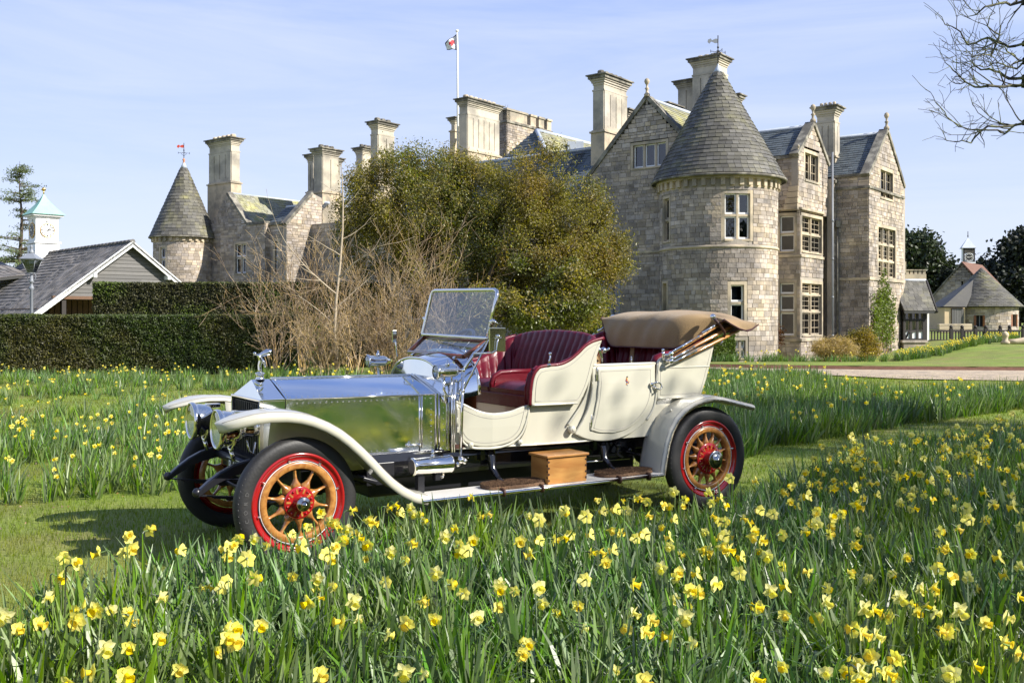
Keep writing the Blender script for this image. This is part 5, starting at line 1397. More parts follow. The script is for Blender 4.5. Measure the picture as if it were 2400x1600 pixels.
V, F = seg_tubes(P0, P1, Ra, Rb, n=6)
tag(put('sapling', npmesh('sapling', V, F, smooth=True), None, MT['birch_bark']), 'slim pale-barked leafless sapling standing among the tan shrubs', 'tree')

# ---- cedar at the far left, in open layers
def layered(label, px, Y, ytop, ybase, wpx, seed, nl=15, leaf='larch_leaf', name='conifer_tree'):
    rng = np.random.default_rng(seed); X = kx(px) * Y; zt = zz(ytop, Y); s_ = Y / FPX
    t = thing(name, (X, Y, 0), label, 'tree')
    P0, P1, Ra, Rb, L_ = [], [], [], [], []
    for i in range(12):
        z0, z1 = zt * i / 12, zt * (i + 1) / 12; P0.append((X + .1 * math.sin(i), Y, z0)); P1.append((X + .1 * math.sin(i + 1), Y, z1)); Ra.append(.28 * (1 - i / 12.5)); Rb.append(.28 * (1 - (i + 1) / 12.5))
    for i in range(nl * 5):
        f_ = rng.random(); z = zt * (.97 - .72 * f_); ln = wpx * s_ * (.14 + .86 * f_ ** .8)
        for k in range(1):
            a = rng.random() * 2 * math.pi; l2 = ln * rng.uniform(.6, 1.1); p = np.array([X, Y, z]); d = np.array([math.cos(a), math.sin(a), rng.uniform(.0, .25)])
            n_ = max(4, int(l2 / .5))
            for q in range(n_):
                p2 = p + d * l2 / n_; d[2] -= .05; P0.append(tuple(p)); P1.append(tuple(p2)); Ra.append(.06 * (1 - q / n_) + .008); Rb.append(.06 * (1 - (q + 1) / n_) + .008)
                m_ = int(34 * (.3 + q / n_)); 
                for _ in range(m_):
                    w_ = rng.normal(size=3) * np.array([.26, .26, .10]); L_.append(p2 + w_ + np.array([0, 0, .03]))
                p = p2
    V, F = seg_tubes(P0, P1, Ra, Rb, n=5); put('trunk', npmesh('trunk', V, F, smooth=True), t, MT['bark'])
    V, F = leaf_quads(np.array(L_), .22, .06, 0, rng); put('crown', npmesh('crown', V, F), t, MT[leaf])
layered('open layered conifer with thin drooping boughs behind the clock cupola', 48, 74, 378, 700, 105, 50, leaf='larch_leaf')

# ---- trees at the right, beyond the buildings
def crown_tree(label, px, Y, blobs, nleaf, leaf, seed, size=(.42, .3), cat='tree', name='broadleaf_tree', base_z=.4, ncl=260, spread=.65, nz=.35, thr=-.2):
    return leafy_tree(name, label, cat, (kx(px) * Y, Y, base_z), blobs, ncl, nleaf, size, leaf, spread=spread, rtip=.03, seed=seed, thr=thr, nz=nz, hollow=.5, first_h=1.5)
crown_tree('big rounded grey-green oak beyond the porch roof', 2150, 100, [blob_px(2140, 600, 100, 50, 50), blob_px(2165, 640, 100, 60, 50), blob_px(2110, 620, 100, 50, 55), blob_px(2190, 650, 100, 38, 40)], 26000, 'oak_leaf', 61)
crown_tree('small dark ragged conifer between the oak and the clock tower', 2238, 98, [blob_px(2238, 640, 98, 22, 32), blob_px(2232, 610, 98, 10, 18), blob_px(2248, 625, 98, 8, 22), blob_px(2215, 650, 98, 20, 30)], 9000, 'conifer_leaf', 62, name='conifer_tree', ncl=80, spread=.4)
crown_tree('massive very dark evergreen at the right edge beyond the round house', 2390, 90, [blob_px(2390, 625, 90, 48, 55), blob_px(2370, 680, 90, 60, 60), blob_px(2320, 650, 90, 25, 30), blob_px(2430, 600, 90, 60, 50), blob_px(2440, 680, 90, 60, 60)], 34000, 'conifer_leaf', 63, name='conifer_tree')
crown_tree('dark conifer mass filling behind the round house roof', 2320, 94, [blob_px(2320, 690, 94, 50, 40), blob_px(2300, 650, 94, 20, 30)], 12000, 'conifer_leaf', 64, name='conifer_tree', ncl=90)
# far belt of woodland closing the horizon (hidden mostly by buildings)
rng = np.random.default_rng(70); Pp = []
for _ in range(26000):
    x = rng.uniform(-260, 330); y = rng.uniform(170, 200); h_ = 9 + 4 * mnoise.noise(Vector((x * .05, 0, 3))); Pp.append((x, y, rng.random() ** .6 * h_))
V, F = leaf_quads(np.array(Pp), 2.6, 1.9, 0, rng)
tag(put('woodland', npmesh('woodland', V, F), None, MT['oak_leaf']), 'far belt of dark woodland closing the horizon behind the buildings', 'woodland', kind='stuff')

Pq = []  # unseen trees behind the camera, added so the bonnet mirrors a darker band
for _ in range(9000):
    a_q = rng.uniform(-.9, .9); d_q = rng.uniform(38, 46); h_q = 9 + 4 * mnoise.noise(Vector((a_q * 6, 0, 3))); Pq.append((math.sin(a_q + .95) * d_q, -math.cos(a_q + .95) * d_q, rng.random() ** .6 * h_q))
V, F = leaf_quads(np.array(Pq), 1.5, 1.1, 0, rng)
tag(put('woodland', npmesh('woodland', V, F), None, MT['oak_leaf']), 'unseen woodland belt added behind the camera to darken the bonnet reflection', 'woodland', kind='stuff')

# ---- planting at the foot of the mansion
def small_plant(name, label, px, pyb, Y, w, h_, leaf, n, seed, size=(.1, .05), ncl=60, spread=.12, cat='shrub', thr=-.25, zb=None):
    z0 = gz(kx(px) * Y, Y) if zb is None else zb; s_ = Y / FPX
    leafy_tree(name, label, cat, (kx(px) * Y, Y, z0), [(kx(px) * Y, Y, z0 + h_ * s_ * .55, w * s_ / 2, w * s_ / 2.5, h_ * s_ * .5)], ncl, n, size, leaf, spread=spread, rtip=.01, seed=seed, thr=thr, first_h=.2)
small_plant('shrub', 'thin shrub with sparse reddish brown leaves beside the big turret', 1797, 845, 41.5, 62, 105, 'red_leaf', 2600, 81, (.13, .07), 70, .13)
small_plant('ornamental_grass', 'feathery straw coloured shrub under the bay window', 1960, 845, 43, 92, 48, 'pampas', 12000, 82, (.22, .018), 70, .16)
small_plant('shrub', 'rounded yellow and brown shrub between the straw one and the climber', 2018, 845, 44.2, 62, 70, 'yellow_shrub', 9000, 83, (.08, .045), 60, .14)
small_plant('shrub', 'low yellow green shrub tucked beside the yellow and brown one', 2040, 845, 45, 30, 55, 'yellow_shrub', 3500, 84, (.08, .045), 30, .12)
# climber trained up the sunlit end wall
rngv = np.random.default_rng(85); tcl = thing('climbing_plant', tuple(BP(uB + .9, vBw - .1, GB)), 'bright green climber with bare stems on the sunlit end wall', 'climbing plant')
S0, S1, Q0, Q1, LP_ = [], [], [], [], []
for i in range(26):
    u_ = uB + rngv.uniform(-.2, 3.4); z_ = GB; pu, pz_ = u_, z_; hmax = rngv.uniform(1.6, 4.4) * (1 - abs(u_ - uB - 1.7) / 4.2)
    while pz_ < hmax:
        nu, nz__ = pu + rngv.normal() * .09, pz_ + rngv.uniform(.12, .25); d_ = rngv.uniform(.04, .14)
        S0.append(tuple(BP(pu, vBw - .08, pz_))); S1.append(tuple(BP(nu, vBw - .08, nz__))); Q0.append(.02 * (1 - pz_ / 6)); Q1.append(.018 * (1 - pz_ / 6)); pu, pz_ = nu, nz__
        k = 10 if pz_ > .6 else 2
        k = int(k * (1.2 if pz_ > 1.6 else .6))
        for _ in range(k): LP_.append(tuple(BP(pu + rngv.normal() * .11, vBw - .1 - abs(rngv.normal()) * .1, pz_ + rngv.normal() * .12)))
V, F = seg_tubes(S0, S1, Q0, Q1, 4); put('stem', npmesh('stem', V, F), tcl, MT['twig'])
V, F = leaf_quads(np.array(LP_), .13, .09, 0, rngv); put('foliage', npmesh('foliage', V, F), tcl, MT['vine_leaf'])

# ---- the leafless oak whose boughs reach in at the top right
rng = np.random.default_rng(90)
def ZP(x, y): return (2140 + x / 4.354, y / 4.354)
limbs = [
 (12.0, .055, [(1132, 20), (1000, 15), (880, 35), (740, 105), (640, 135), (560, 145)]),
 (12.4, .05, [(1132, 445), (980, 450), (860, 440), (760, 410), (640, 425), (560, 435), (480, 350), (400, 290), (340, 235), (295, 165)]),
 (12.4, .04, [(1132, 610), (1080, 600), (1000, 555), (930, 510), (860, 445)]),
 (12.8, .035, [(1132, 640), (1060, 680), (960, 685), (880, 660), (820, 630), (760, 665), (690, 685), (620, 700)]),
 (12.6, .06, [(1132, 800), (980, 780), (880, 745), (780, 735), (690, 700), (620, 640), (600, 590)]),
 (12.2, .06, [(1132, 860), (980, 850), (900, 895), (750, 900), (640, 875), (540, 825), (440, 760), (370, 700), (330, 620)]),
 (11.6, .045, [(1132, 1250), (1060, 1260), (960, 1305), (760, 1310), (640, 1390), (590, 1440), (500, 1450), (430, 1460), (340, 1420)]),
 (11.5, .032, [(1060, 1260), (940, 1345), (860, 1335), (700, 1340), (560, 1300), (460, 1275), (350, 1205), (270, 1100), (235, 1020), (180, 935)]),
 (12.1, .03, [(860, 445), (800, 540), (720, 570), (620, 610), (560, 560), (510, 540)]),
 (12.0, .03, [(860, 440), (880, 330), (760, 280), (780, 190), (840, 120)]),
]
P0, P1, Ra, Rb = [], [], [], []
trunk_x, trunk_y = 11.8, 13.4
oak = thing('oak_tree', (trunk_x, trunk_y, 0), 'leafless lichen-covered oak whose boughs reach in at the top right corner', 'tree')
tp = [np.array([trunk_x, trunk_y, z]) + np.array([.15 * math.sin(z), .1 * math.cos(z), 0]) for z in np.linspace(-.1, 10, 12)]
for i in range(11): P0.append(tp[i]); P1.append(tp[i + 1]); Ra.append(.38 - .027 * i); Rb.append(.38 - .027 * (i + 1))
def twig(p, d, L_, r, lv):
    k = max(2, int(L_ / .07)); d = np.array(d, float); d /= np.linalg.norm(d)
    for i in range(k):
        d = d + rng.normal(size=3) * .17; d[2] += .05; d /= np.linalg.norm(d); q = p + d * L_ / k
        r2 = max(.0028, r * (1 - .6 * (i + 1) / k)); P0.append(p); P1.append(q); Ra.append(max(.0028, r * (1 - .6 * i / k))); Rb.append(r2); p = q
        if lv < 3 and rng.random() < .42: twig(p, d + rng.normal(size=3) * .75, L_ * rng.uniform(.35, .6), r2 * .75, lv + 1)
for Y0, r0, pl in limbs:
    W_ = [np.array([kx(ZP(*q)[0]) * (Y0 + .12 * math.sin(i * 1.7)), Y0 + .12 * math.sin(i * 1.7), zz(ZP(*q)[1], Y0)]) for i, q in enumerate(pl)]
    # back to the trunk, out of the picture
    if pl[0][0] > 1100:
        s0 = W_[0]; e0 = np.array([trunk_x, trunk_y, max(3.0, s0[2] - .6 + .2 * rng.normal())])
        prev = s0; rr = r0
        for q in range(1, 9):
            f_ = q / 8; nx_ = s0 * (1 - f_) + e0 * f_; nx_[2] += .35 * math.sin(f_ * math.pi) * rng.uniform(.3, 1); r2 = r0 + (.13 - r0) * f_
            P0.append(prev); P1.append(nx_); Ra.append(rr); Rb.append(r2); prev = nx_; rr = r2
    fine = []
    for a, b in zip(W_[:-1], W_[1:]):
        k = max(2, int(np.linalg.norm(b - a) / .12))
        for q in range(k): fine.append(a + (b - a) * q / k + rng.normal(size=3) * .006)
    fine.append(W_[-1]); n_ = len(fine)
    for i in range(n_ - 1):
        ra = r0 * (1 - .9 * i / n_) * .31 + .002; rb = r0 * (1 - .9 * (i + 1) / n_) * .31 + .002
        P0.append(fine[i]); P1.append(fine[i + 1]); Ra.append(ra * (1 + .25 * rng.random())); Rb.append(rb)
        if rng.random() < .55: twig(fine[i], np.array([rng.normal() * .8 - .4, rng.normal() * .5, rng.normal() * .5 + .45]), rng.uniform(.2, .6), rb * .5 + .002, 1)
    twig(fine[-1], (-.6, 0, .6), .3, .005, 1)
V, F = seg_tubes(P0, P1, Ra, Rb, n=5)
put('bough', npmesh('bough', V, F, smooth=True), oak, MT['bark_lichen'])

# ---- two more trees outside the picture to the right: their bare crowns break the sunlight over the lawn
def shade_tree(label, X, Y, ztrunk, R_, zc, seed, ncl, nl, leaf='olive_leaf', rt=.016):
    rng = np.random.default_rng(seed); t = thing('oak_tree', (X, Y, 0), label, 'tree')
    T = in_blobs(ncl, [(X, Y, zc, R_, R_, R_ * .75)], rng, .3, .45, -.05)
    N, par, r, segs = skeleton((X, Y, 0), T, rt, rng=rng, first_h=ztrunk)
    V, F = seg_tubes(*segs, n=5); put('trunk', npmesh('trunk', V, F, smooth=True), t, MT['bark_lichen'])
    if nl:
        P = T[rng.integers(0, len(T), nl)] + rng.normal(size=(nl, 3)) * .28; V, F = leaf_quads(P, .16, .09, 0, rng); put('crown', npmesh('crown', V, F), t, MT[leaf])
shade_tree('thin-crowned tree on the lawn to the right of the picture, nearer the camera', 15.5, 2.2, 4.0, 3.6, 8.6, 91, 420, 5500)
shade_tree('thin-crowned tree on the lawn to the right of the picture, further back', 20.0, 6.8, 4.0, 4.2, 10.5, 92, 420, 9000)
# ================================================================ the car. local x runs back along the car from the front axle, local y to its far side
mat('cream_paint', (0.49, 0.47, 0.38), 0.28, coat=0.8, spec=0.5, var=0.015, vscale=1.5)
mat('pinstripe', (0.30, 0.28, 0.25), 0.4)
mat('polished_aluminium', (0.74, 0.77, 0.80), 0.13, metal=1.0, var=0.06, vscale=2, bump=0.012, bscale=5)
mat('brushed_aluminium', (0.82, 0.84, 0.85), 0.07, metal=1.0, var=0.10, vscale=3, bump=0.02, bscale=6)
mat('nickel', (0.80, 0.76, 0.68), 0.07, metal=1.0)
mat('maroon_leather', (0.105, 0.003, 0.010), 0.42, var=0.35, vscale=6, bump=0.10, bscale=30, coat=0.08, spec=0.3)
mat('cap_metal', (0.42, 0.42, 0.40), 0.16, metal=1.0)
mat('black_paint', (0.008, 0.008, 0.010), 0.14, coat=0.5)
mat('frame_black', (0.010, 0.010, 0.014), 0.35)
mat('rubber', (0.017, 0.0165, 0.017), 0.55, var=0.15, vscale=6, bump=0.1, bscale=60)
mat('rubber_letter', (0.085, 0.082, 0.08), 0.6)
mat('wheel_red', (0.30, 0.008, 0.010), 0.18, coat=0.8)
mat('wheel_wood', (0.44, 0.19, 0.045), 0.3, coat=0.6, var=0.25, vscale=9, stretch=(1, 1, 1))
mat('canvas', (0.27, 0.175, 0.075), 0.85, var=0.12, vscale=4, bump=0.25, bscale=120, sheen=0.2)
mat('canvas_edge', (0.06, 0.015, 0.02), 0.7)
mat('hood_wood', (0.42, 0.19, 0.05), 0.35, coat=0.4, var=0.2, vscale=12)
mat('screen_wood', (0.12, 0.035, 0.015), 0.3, coat=0.5, var=0.25, vscale=12)
mat('white_board', (0.70, 0.68, 0.63), 0.35, coat=0.3)
mat('mat_brown', (0.15, 0.085, 0.045), 1.0, var=0.4, vscale=40, bump=1.0, bscale=120)
mat('strap', (0.05, 0.018, 0.01), 0.5)
mat('radiator_core', (0.006, 0.006, 0.006), 0.6)
mat('plate_black', (0.01, 0.01, 0.012), 0.3)
mat('plate_white', (0.75, 0.75, 0.75), 0.4)
mat('seat_reflect', (0.4, 0.02, 0.02), 0.3)
mat('mirror_back', (0.62, 0.60, 0.45), 0.10, metal=1.0)
mat('tan_hide', (0.30, 0.19, 0.08), 0.6)
glassy('screen_glass', (0.78, 0.86, 0.93), 0.17)
glassy('lamp_glass', (0.75, 0.8, 0.7), 0.25)
# oiled oak for the box
def grain(name, c1, c2, sc=(1.2, 1.2, 14), rough=.4, coat=.3):
    m = mat(name, c1, rough, coat=coat); n = m.node_tree; b = n.nodes['Principled BSDF']; lk = n.links.new
    t = n.nodes.new('ShaderNodeTexCoord'); mp_ = n.nodes.new('ShaderNodeMapping'); mp_.inputs['Scale'].default_value = sc; mp_.inputs['Rotation'].default_value = (0, R(-14), 0)
    w = n.nodes.new('ShaderNodeTexNoise'); w.inputs['Scale'].default_value = 3.2; w.inputs['Detail'].default_value = 6; w.inputs['Distortion'].default_value = 0.9
    r = n.nodes.new('ShaderNodeValToRGB'); r.color_ramp.elements[0].color = (*c1, 1); r.color_ramp.elements[1].color = (*c2, 1); r.color_ramp.elements[0].position = .35; r.color_ramp.elements[1].position = .62
    lk(t.outputs['Object'], mp_.inputs[0]); lk(mp_.outputs[0], w.inputs['Vector']); lk(w.outputs['Fac'], r.inputs[0]); lk(r.outputs[0], b.inputs['Base Color'])
grain('box_oak', (0.48, 0.245, 0.07), (0.36, 0.155, 0.04), (1.0, 1.0, 5))
grain('wheel_oak', (0.43, 0.205, 0.055), (0.28, 0.11, 0.028), (7, 7, 7), .25, .7)
# old polish: the shine breaks up into hazy patches
for nm_ in ('brushed_aluminium', 'polished_aluminium'):
    n = MT[nm_].node_tree; b = n.nodes['Principled BSDF']; t = n.nodes.new('ShaderNodeTexNoise'); t.inputs['Scale'].default_value = 2.2; t.inputs['Detail'].default_value = 5; t.inputs['Distortion'].default_value = 1.2
    g_ = n.nodes.new('ShaderNodeNewGeometry'); r = n.nodes.new('ShaderNodeMapRange'); r.inputs[1].default_value = .42; r.inputs[2].default_value = .68; r.inputs[3].default_value = .05; r.inputs[4].default_value = .30 if nm_[0] == 'b' else .14
    n.links.new(g_.outputs['Position'], t.inputs['Vector']); n.links.new(t.outputs['Fac'], r.inputs[0]); n.links.new(r.outputs[0], b.inputs['Roughness'])

O_CAR = (-1.8141, 7.1096, 0); TH = R(32.205)
car = thing('vintage_car', O_CAR, 'cream open vintage tourer with polished bonnet, maroon seats and folded tan hood', 'car', rotz=TH, world_children=False)
def sgn(b): return -1 if b == 'n' else 1

# ---------------- wheels
YM = Matrix.Rotation(R(90), 4, 'X')      # lathe axis z -> -y
def wheel(a, b, Ro, rear, side, steer=0.0):
    """side -1 near (faces -y), +1 far"""
    def place(m_name, mb, mt, parent, bevel=0):
        return mb.build(m_name, MT[mt], parent, bevel=bevel)
    # wheel-local frame: outward = -y for near.  lathe h axis -> outward
    A = Matrix.Rotation(R(90 if side < 0 else -90), 4, 'X')
    rr = .317; rw, rwi = .268, (.225 if rear else .221)
    m = MB(); m.lathe([(rwi, -.025), (rw, -.03), (rw, .034), (rw - .006, .04), (rwi + .006, .04), (rwi, .034), (rwi, -.025)], A, 72, cap=False)
    w = place('wheel', m, 'wheel_oak', car)
    w.location = (a, b, Ro); w.rotation_euler = (0, 0, steer)
    sw = .062 if rear else .055; rc_ = (Ro + rr) / 2 - .002; rrad = (Ro - rr) / 2 + .014
    prof = []
    for i in range(25):
        t = -math.pi * .5 - 2.35 + 4.7 * i / 24 + math.pi * .5
        c_, s_ = math.cos(t), math.sin(t)
        prof.append((rc_ + rrad * (abs(c_) ** .85) * (1 if c_ > 0 else -1), sw * (abs(s_) ** .8) * (1 if s_ > 0 else -1) - .008))
    m = MB(); m.lathe(prof, A, 96, cap=False)
    # tread ribs round the crown
    ty = place('tyre', m, 'rubber', w)
    m = MB()
    for k in range(64):
        an = 2 * math.pi * k / 64
        for s_, off in ((1, 0), (-1, .5)):
            an2 = an + off * 2 * math.pi / 64
            for q in range(1):
                r0 = Ro - .0062 - q * .006; hh = s_ * (sw * (.52 + .3 * q)) - .008
                p = A @ Vector((r0 * math.cos(an2 + q * .022), r0 * math.sin(an2 + q * .022), hh))
                X = A.to_3x3() @ Matrix.Rotation(an2, 3, 'Z')
                m.box(p, (.006, .030, .020), X @ Matrix.Rotation(s_ * .5, 3, 'X'))
    place('tread', m, 'rubber', w)
    m = MB()      # red steel rim, dished
    m.lathe([(rr + .006, -.05), (rr + .012, -.02), (rr + .012, .036), (rr + .006, .046), (rr - .006, .046), (rr - .012, .038), (rw + .022, .026), (rw + .012, .028), (rw + .006, .03), (rw + .004, -.03)], A, 96, cap=False)
    place('rim', m, 'wheel_red', w)
    m = MB(); m.lathe([(rw + .0035, .022), (rw + .0045, .035), (rw + .0020, .035), (rw + .0015, .022)], A, 96, cap=False); place('rim_line', m, 'plate_white', w)
    m = MB(); m.lathe([(rw + .012, .026), (rw + .012, .031), (rw + .008, .031), (rw + .008, .026)], A, 96, cap=False); place('rim_shadow_ring', m, 'frame_black', w)
    nb = 8
    for k in range(nb):
        an = 2 * math.pi * (k + .3) / nb; p = A @ Vector(((rw + .017) * math.cos(an), (rw + .017) * math.sin(an), .03))
        m = MB(); T_ = Matrix.Translation(p) @ A; m.lathe([(.010, 0), (.010, .008), (.006, .010), (.006, .018), (.003, .02)], T_, 6); place('rim_bolt', m, 'nickel', w)
    ns = 14 if rear else 10; rf = .133 if rear else .107
    spoke_me = None
    for k in range(ns):
        an = 2 * math.pi * (k + .35) / ns
        hwid = math.pi * rf / ns * .98
        st = [(rf * .8, hwid * .8, .030), (rf + .01, hwid * 1.05, .030), (rf + .028, hwid * .62, .026), (rf + .05, .0115 if not rear else .010, .02), (rwi - .03, .009 if not rear else .008, .016), (rwi - .008, .011, .017), (rwi + .006, .017, .02)]
        if spoke_me is None:
            m = MB(); rows = []
            for r_, hw, th in st: rows.append([A @ Vector((r_, hw * math.cos(q), .006 + th * math.sin(q))) for q in np.linspace(0, 2 * math.pi, 12, endpoint=False)])
            m.grid(rows, close=True); o = place('spoke', m, 'wheel_oak', w); spoke_me = o.data
        else: o = put('spoke', spoke_me, w)
        o.rotation_euler = (0, -an if side > 0 else an, 0)
    m = MB(); m.lathe([(.03, .030), (rf - .004, .030), (rf, .034), (rf, .040), (rf - .006, .044), (.05, .044)], A, 48, cap=False); place('hub_flange', m, 'wheel_red', w)
    for k in range(ns):
        an = 2 * math.pi * (k + .35) / ns; r_ = rf * .80; p = A @ Vector((r_ * math.cos(an), r_ * math.sin(an), .046))
        m = MB(); m.sphere(p, .009, 8); place('hub_rivet', m, 'wheel_red', w)
        an += math.pi / ns; 
        m = MB(); T_ = A.to_3x3() @ Matrix.Rotation(an, 3, 'Z'); m.box(A @ Vector((rf * .72 * math.cos(an), rf * .72 * math.sin(an), .043)), (rf * .3, .009 if rear else .012, .006), T_); place('hub_slot', m, 'wheel_oak', w)
    if rear:
        m = MB(); m.lathe([(.062, .04), (.056, .06), (.056, .115)], A, 40, cap=False); place('hub', m, 'wheel_red', w)
        m = MB(); m.lathe([(.058, .11), (.074, .112), (.076, .118), (.076, .128), (.072, .132), (.058, .130), (.052, .134), (.036, .134), (.032, .140), (.032, .146), (.020, .148), (.016, .158), (.008, .162), (.0, .163)], A, 40, cap=False); place('hub_cap', m, 'cap_metal', w)
    else:
        m = MB(); m.lathe([(.052, .04), (.043, .05), (.041, .09)], A, 40, cap=False); place('hub', m, 'wheel_red', w)
        m = MB(); m.lathe([(.041, .088), (.047, .09), (.048, .112), (.044, .118), (.026, .12), (.022, .128), (.022, .14), (.012, .143), (.009, .152), (0, .155)], A, 40, cap=False); place('hub_cap', m, 'cap_metal', w)
    # brake drum / inner disc keeps the far side dark
    m = MB(); m.lathe([(.02, -.10), (.15, -.10), (.16, -.09), (.16, -.03), (.02, -.03)], A, 32, cap=False) if rear else m.lathe([(.02, -.12), (.04, -.12), (.05, -.03), (.02, -.03)], A, 24, cap=False)
    place('brake_drum' if rear else 'stub_axle', m, 'frame_black', w)
    return w
WN = wheel(0, -.735, .415, False, -1, R(3.4)); WF = wheel(0, .735, .415, False, 1, R(3.4))
wheel(3.645, -.735, .430, True, -1); wheel(3.645, .735, .430, True, 1)

# raised lettering on the near front tyre
def text_mesh(s, size, ext=.002):
    cu = bpy.data.curves.new('t', 'FONT'); cu.body = s; cu.size = size; cu.extrude = ext; cu.align_x = 'CENTER'; cu.align_y = 'CENTER'; cu.resolution_u = 3
    o = bpy.data.objects.new('t', cu); C.objects.link(o); dg = bpy.context.evaluated_depsgraph_get(); me = bpy.data.meshes.new_from_object(o.evaluated_get(dg)); bpy.data.objects.remove(o); bpy.data.curves.remove(cu); return me
for word, start, step in (('CORD', 193, -9.0), ('COOD', 232, -9.0)):
    for i, chx in enumerate(word[1:] if word == 'COOD' else word):
        me = text_mesh(chx, .036, .0012); an = R(start + step * i); r_ = .366
        o = put('tyre_letter', me, WN, MT['rubber_letter'])
        # the face points outward (-y); up = radial
        up_ = Vector((math.cos(an), 0, math.sin(an))); out = Vector((0, -1, 0)); rt_v = up_.cross(out) * -1
        rt_v = out.cross(up_) * -1
        M = Matrix(((rt_v.x, up_.x, out.x, 0), (rt_v.y, up_.y, out.y, 0), (rt_v.z, up_.z, out.z, 0), (0, 0, 0, 1)))
        if M.determinant() < 0: rt_v = -rt_v; M = Matrix(((rt_v.x, up_.x, out.x, 0), (rt_v.y, up_.y, out.y, 0), (rt_v.z, up_.z, out.z, 0), (0, 0, 0, 1)))
        M.translation = up_ * r_ + Vector((0, -.0478, 0)); o.matrix_local = M

# ---------------- mudguards
def mudguard(side, path, b_out, b_in, lip, name='mudguard', front_round=0.0, lipdir=-1, taper_len=.26):
    P = np.array(path, float)
    # resample evenly
    d = np.concatenate([[0], np.cumsum(np.linalg.norm(np.diff(P, axis=0), axis=1))]); n = 64; s = np.linspace(0, d[-1], n)
    # ease the start so that the rounded nose has enough rows
    s = np.concatenate([np.linspace(0, .3, 20), np.linspace(.3, d[-1], n)[1:]])
    from_ = lambda q: np.array([np.interp(q, d, P[:, 0]), np.interp(q, d, P[:, 1])])
    rows = []
    for q in s:
        p = from_(q); t = from_(min(q + .03, d[-1])) - from_(max(q - .03, 0)); t /= np.linalg.norm(t); nrm = np.array([-t[1], t[0]])
        if nrm[1] < 0 and abs(nrm[1]) > .02: nrm = -nrm
        if front_round and q < taper_len: f = math.sqrt(max(0.0, 1 - (1 - q / taper_len) ** 2)); f = max(f, .04)
        else: f = 1.0
        mid = (b_out + b_in) / 2; bo, bi = mid + (b_out - mid) * f, mid + (b_in - mid) * f
        cr = .014
        row = []
        prof = [(0.0, 0, -lip), (0.0, 0, -lip * .5), (0, 0, -.012), (.03, .009, 0), (.1, .014, 0), (.3, cr + .008, 0), (.5, cr + .012, 0), (.7, cr + .008, 0), (.93, .006, 0), (1, -.004, 0), (1, -.016, 0), (.7, cr - .006, 0), (.5, cr - .004, 0), (.3, cr - .008, 0), (.06, -.004, 0), (.035, -.014, -.02), (.022, 0, -lip)]
        for u_, h_, dz in prof:
            b = bo + (bi - bo) * u_; x = p[0] + nrm[0] * (h_ + dz * abs(nrm[1]) ** 0); z = p[1] + nrm[1] * (h_ + dz)
            row.append((x, side * b, z))
        rows.append(row)
    m = MB(); m.grid(rows, close=True); m.add(rows[0], [tuple(range(len(rows[0])))]); m.add(rows[-1], [tuple(range(len(rows[0])))])
    o = m.build(name, MT['cream_paint'], car)
    # fine coach line a little inside both edges
    m = MB(); L1, L2 = [], []
    for q, row in zip(s, rows):
        if q < .02: continue
        a = Vector(row[4]).lerp(Vector(row[3]), .1); c = Vector(row[8]).lerp(Vector(row[7]), .3); L1.append(a + Vector((0, 0, .002))); L2.append(c + Vector((0, 0, .002)))
    m.tube(L1, .0022, 4); m.tube(L2, .0022, 4); m.tube([L1[0], L2[0]], .0022, 4); m.build('coach_line', MT['pinstripe'], o)
    return o
ffp = [(-.525, .940), (-.47, .963), (-.40, .984), (-.32, 1.003), (-.227, 1.012), (-.109, 1.008), (-.013, .993), (.073, .968), (.172, .924), (.261, .871), (.337, .812), (.415, .741), (.494, .662), (.56, .590), (.64, .512), (.722, .448), (.818, .395), (.91, .372)]
for sd_ in (-1, 1): mudguard(sd_, ffp, .88, .545, .050, front_round=1, taper_len=.30)
rfp = [(3.048, .345), (3.072, .468), (3.104, .600), (3.145, .700), (3.21, .795), (3.292, .862), (3.408, .915), (3.543, .945), (3.64, .952), (3.733, .940), (3.891, .905), (4.099, .858)]
for sd_ in (-1, 1): mudguard(sd_, rfp, .875, .555, .018)
for sd_ in (-1, 1):     # valances between mudguards and frame
    m = MB(); pl = [(x, z - .02) for x, z in ffp[5:15]]; bot = [(.56, .50), (-.30, .62), (-.30, .70)]
    rows = [[(x, sd_ * .55, z) for x, z in pl], [(x, sd_ * .50, max(.55, z - .14)) for x, z in pl], [(x, sd_ * .42, .60) for x, z in pl]]
    m.grid(rows); o = m.build('inner_valance', MT['cream_paint'], car); o.modifiers.new('s', 'SOLIDIFY').thickness = .006
for bx__, bz in ((3.24, .86), (3.33, .80)):
    m = MB(); m.sphere((bx__ - .0, -.75 if bx__ < 3.3 else -.82, bz + (.0 if bx__ < 3.3 else .085)), .012, 8); m.build('mudguard_bolt', MT['cream_paint'], car)

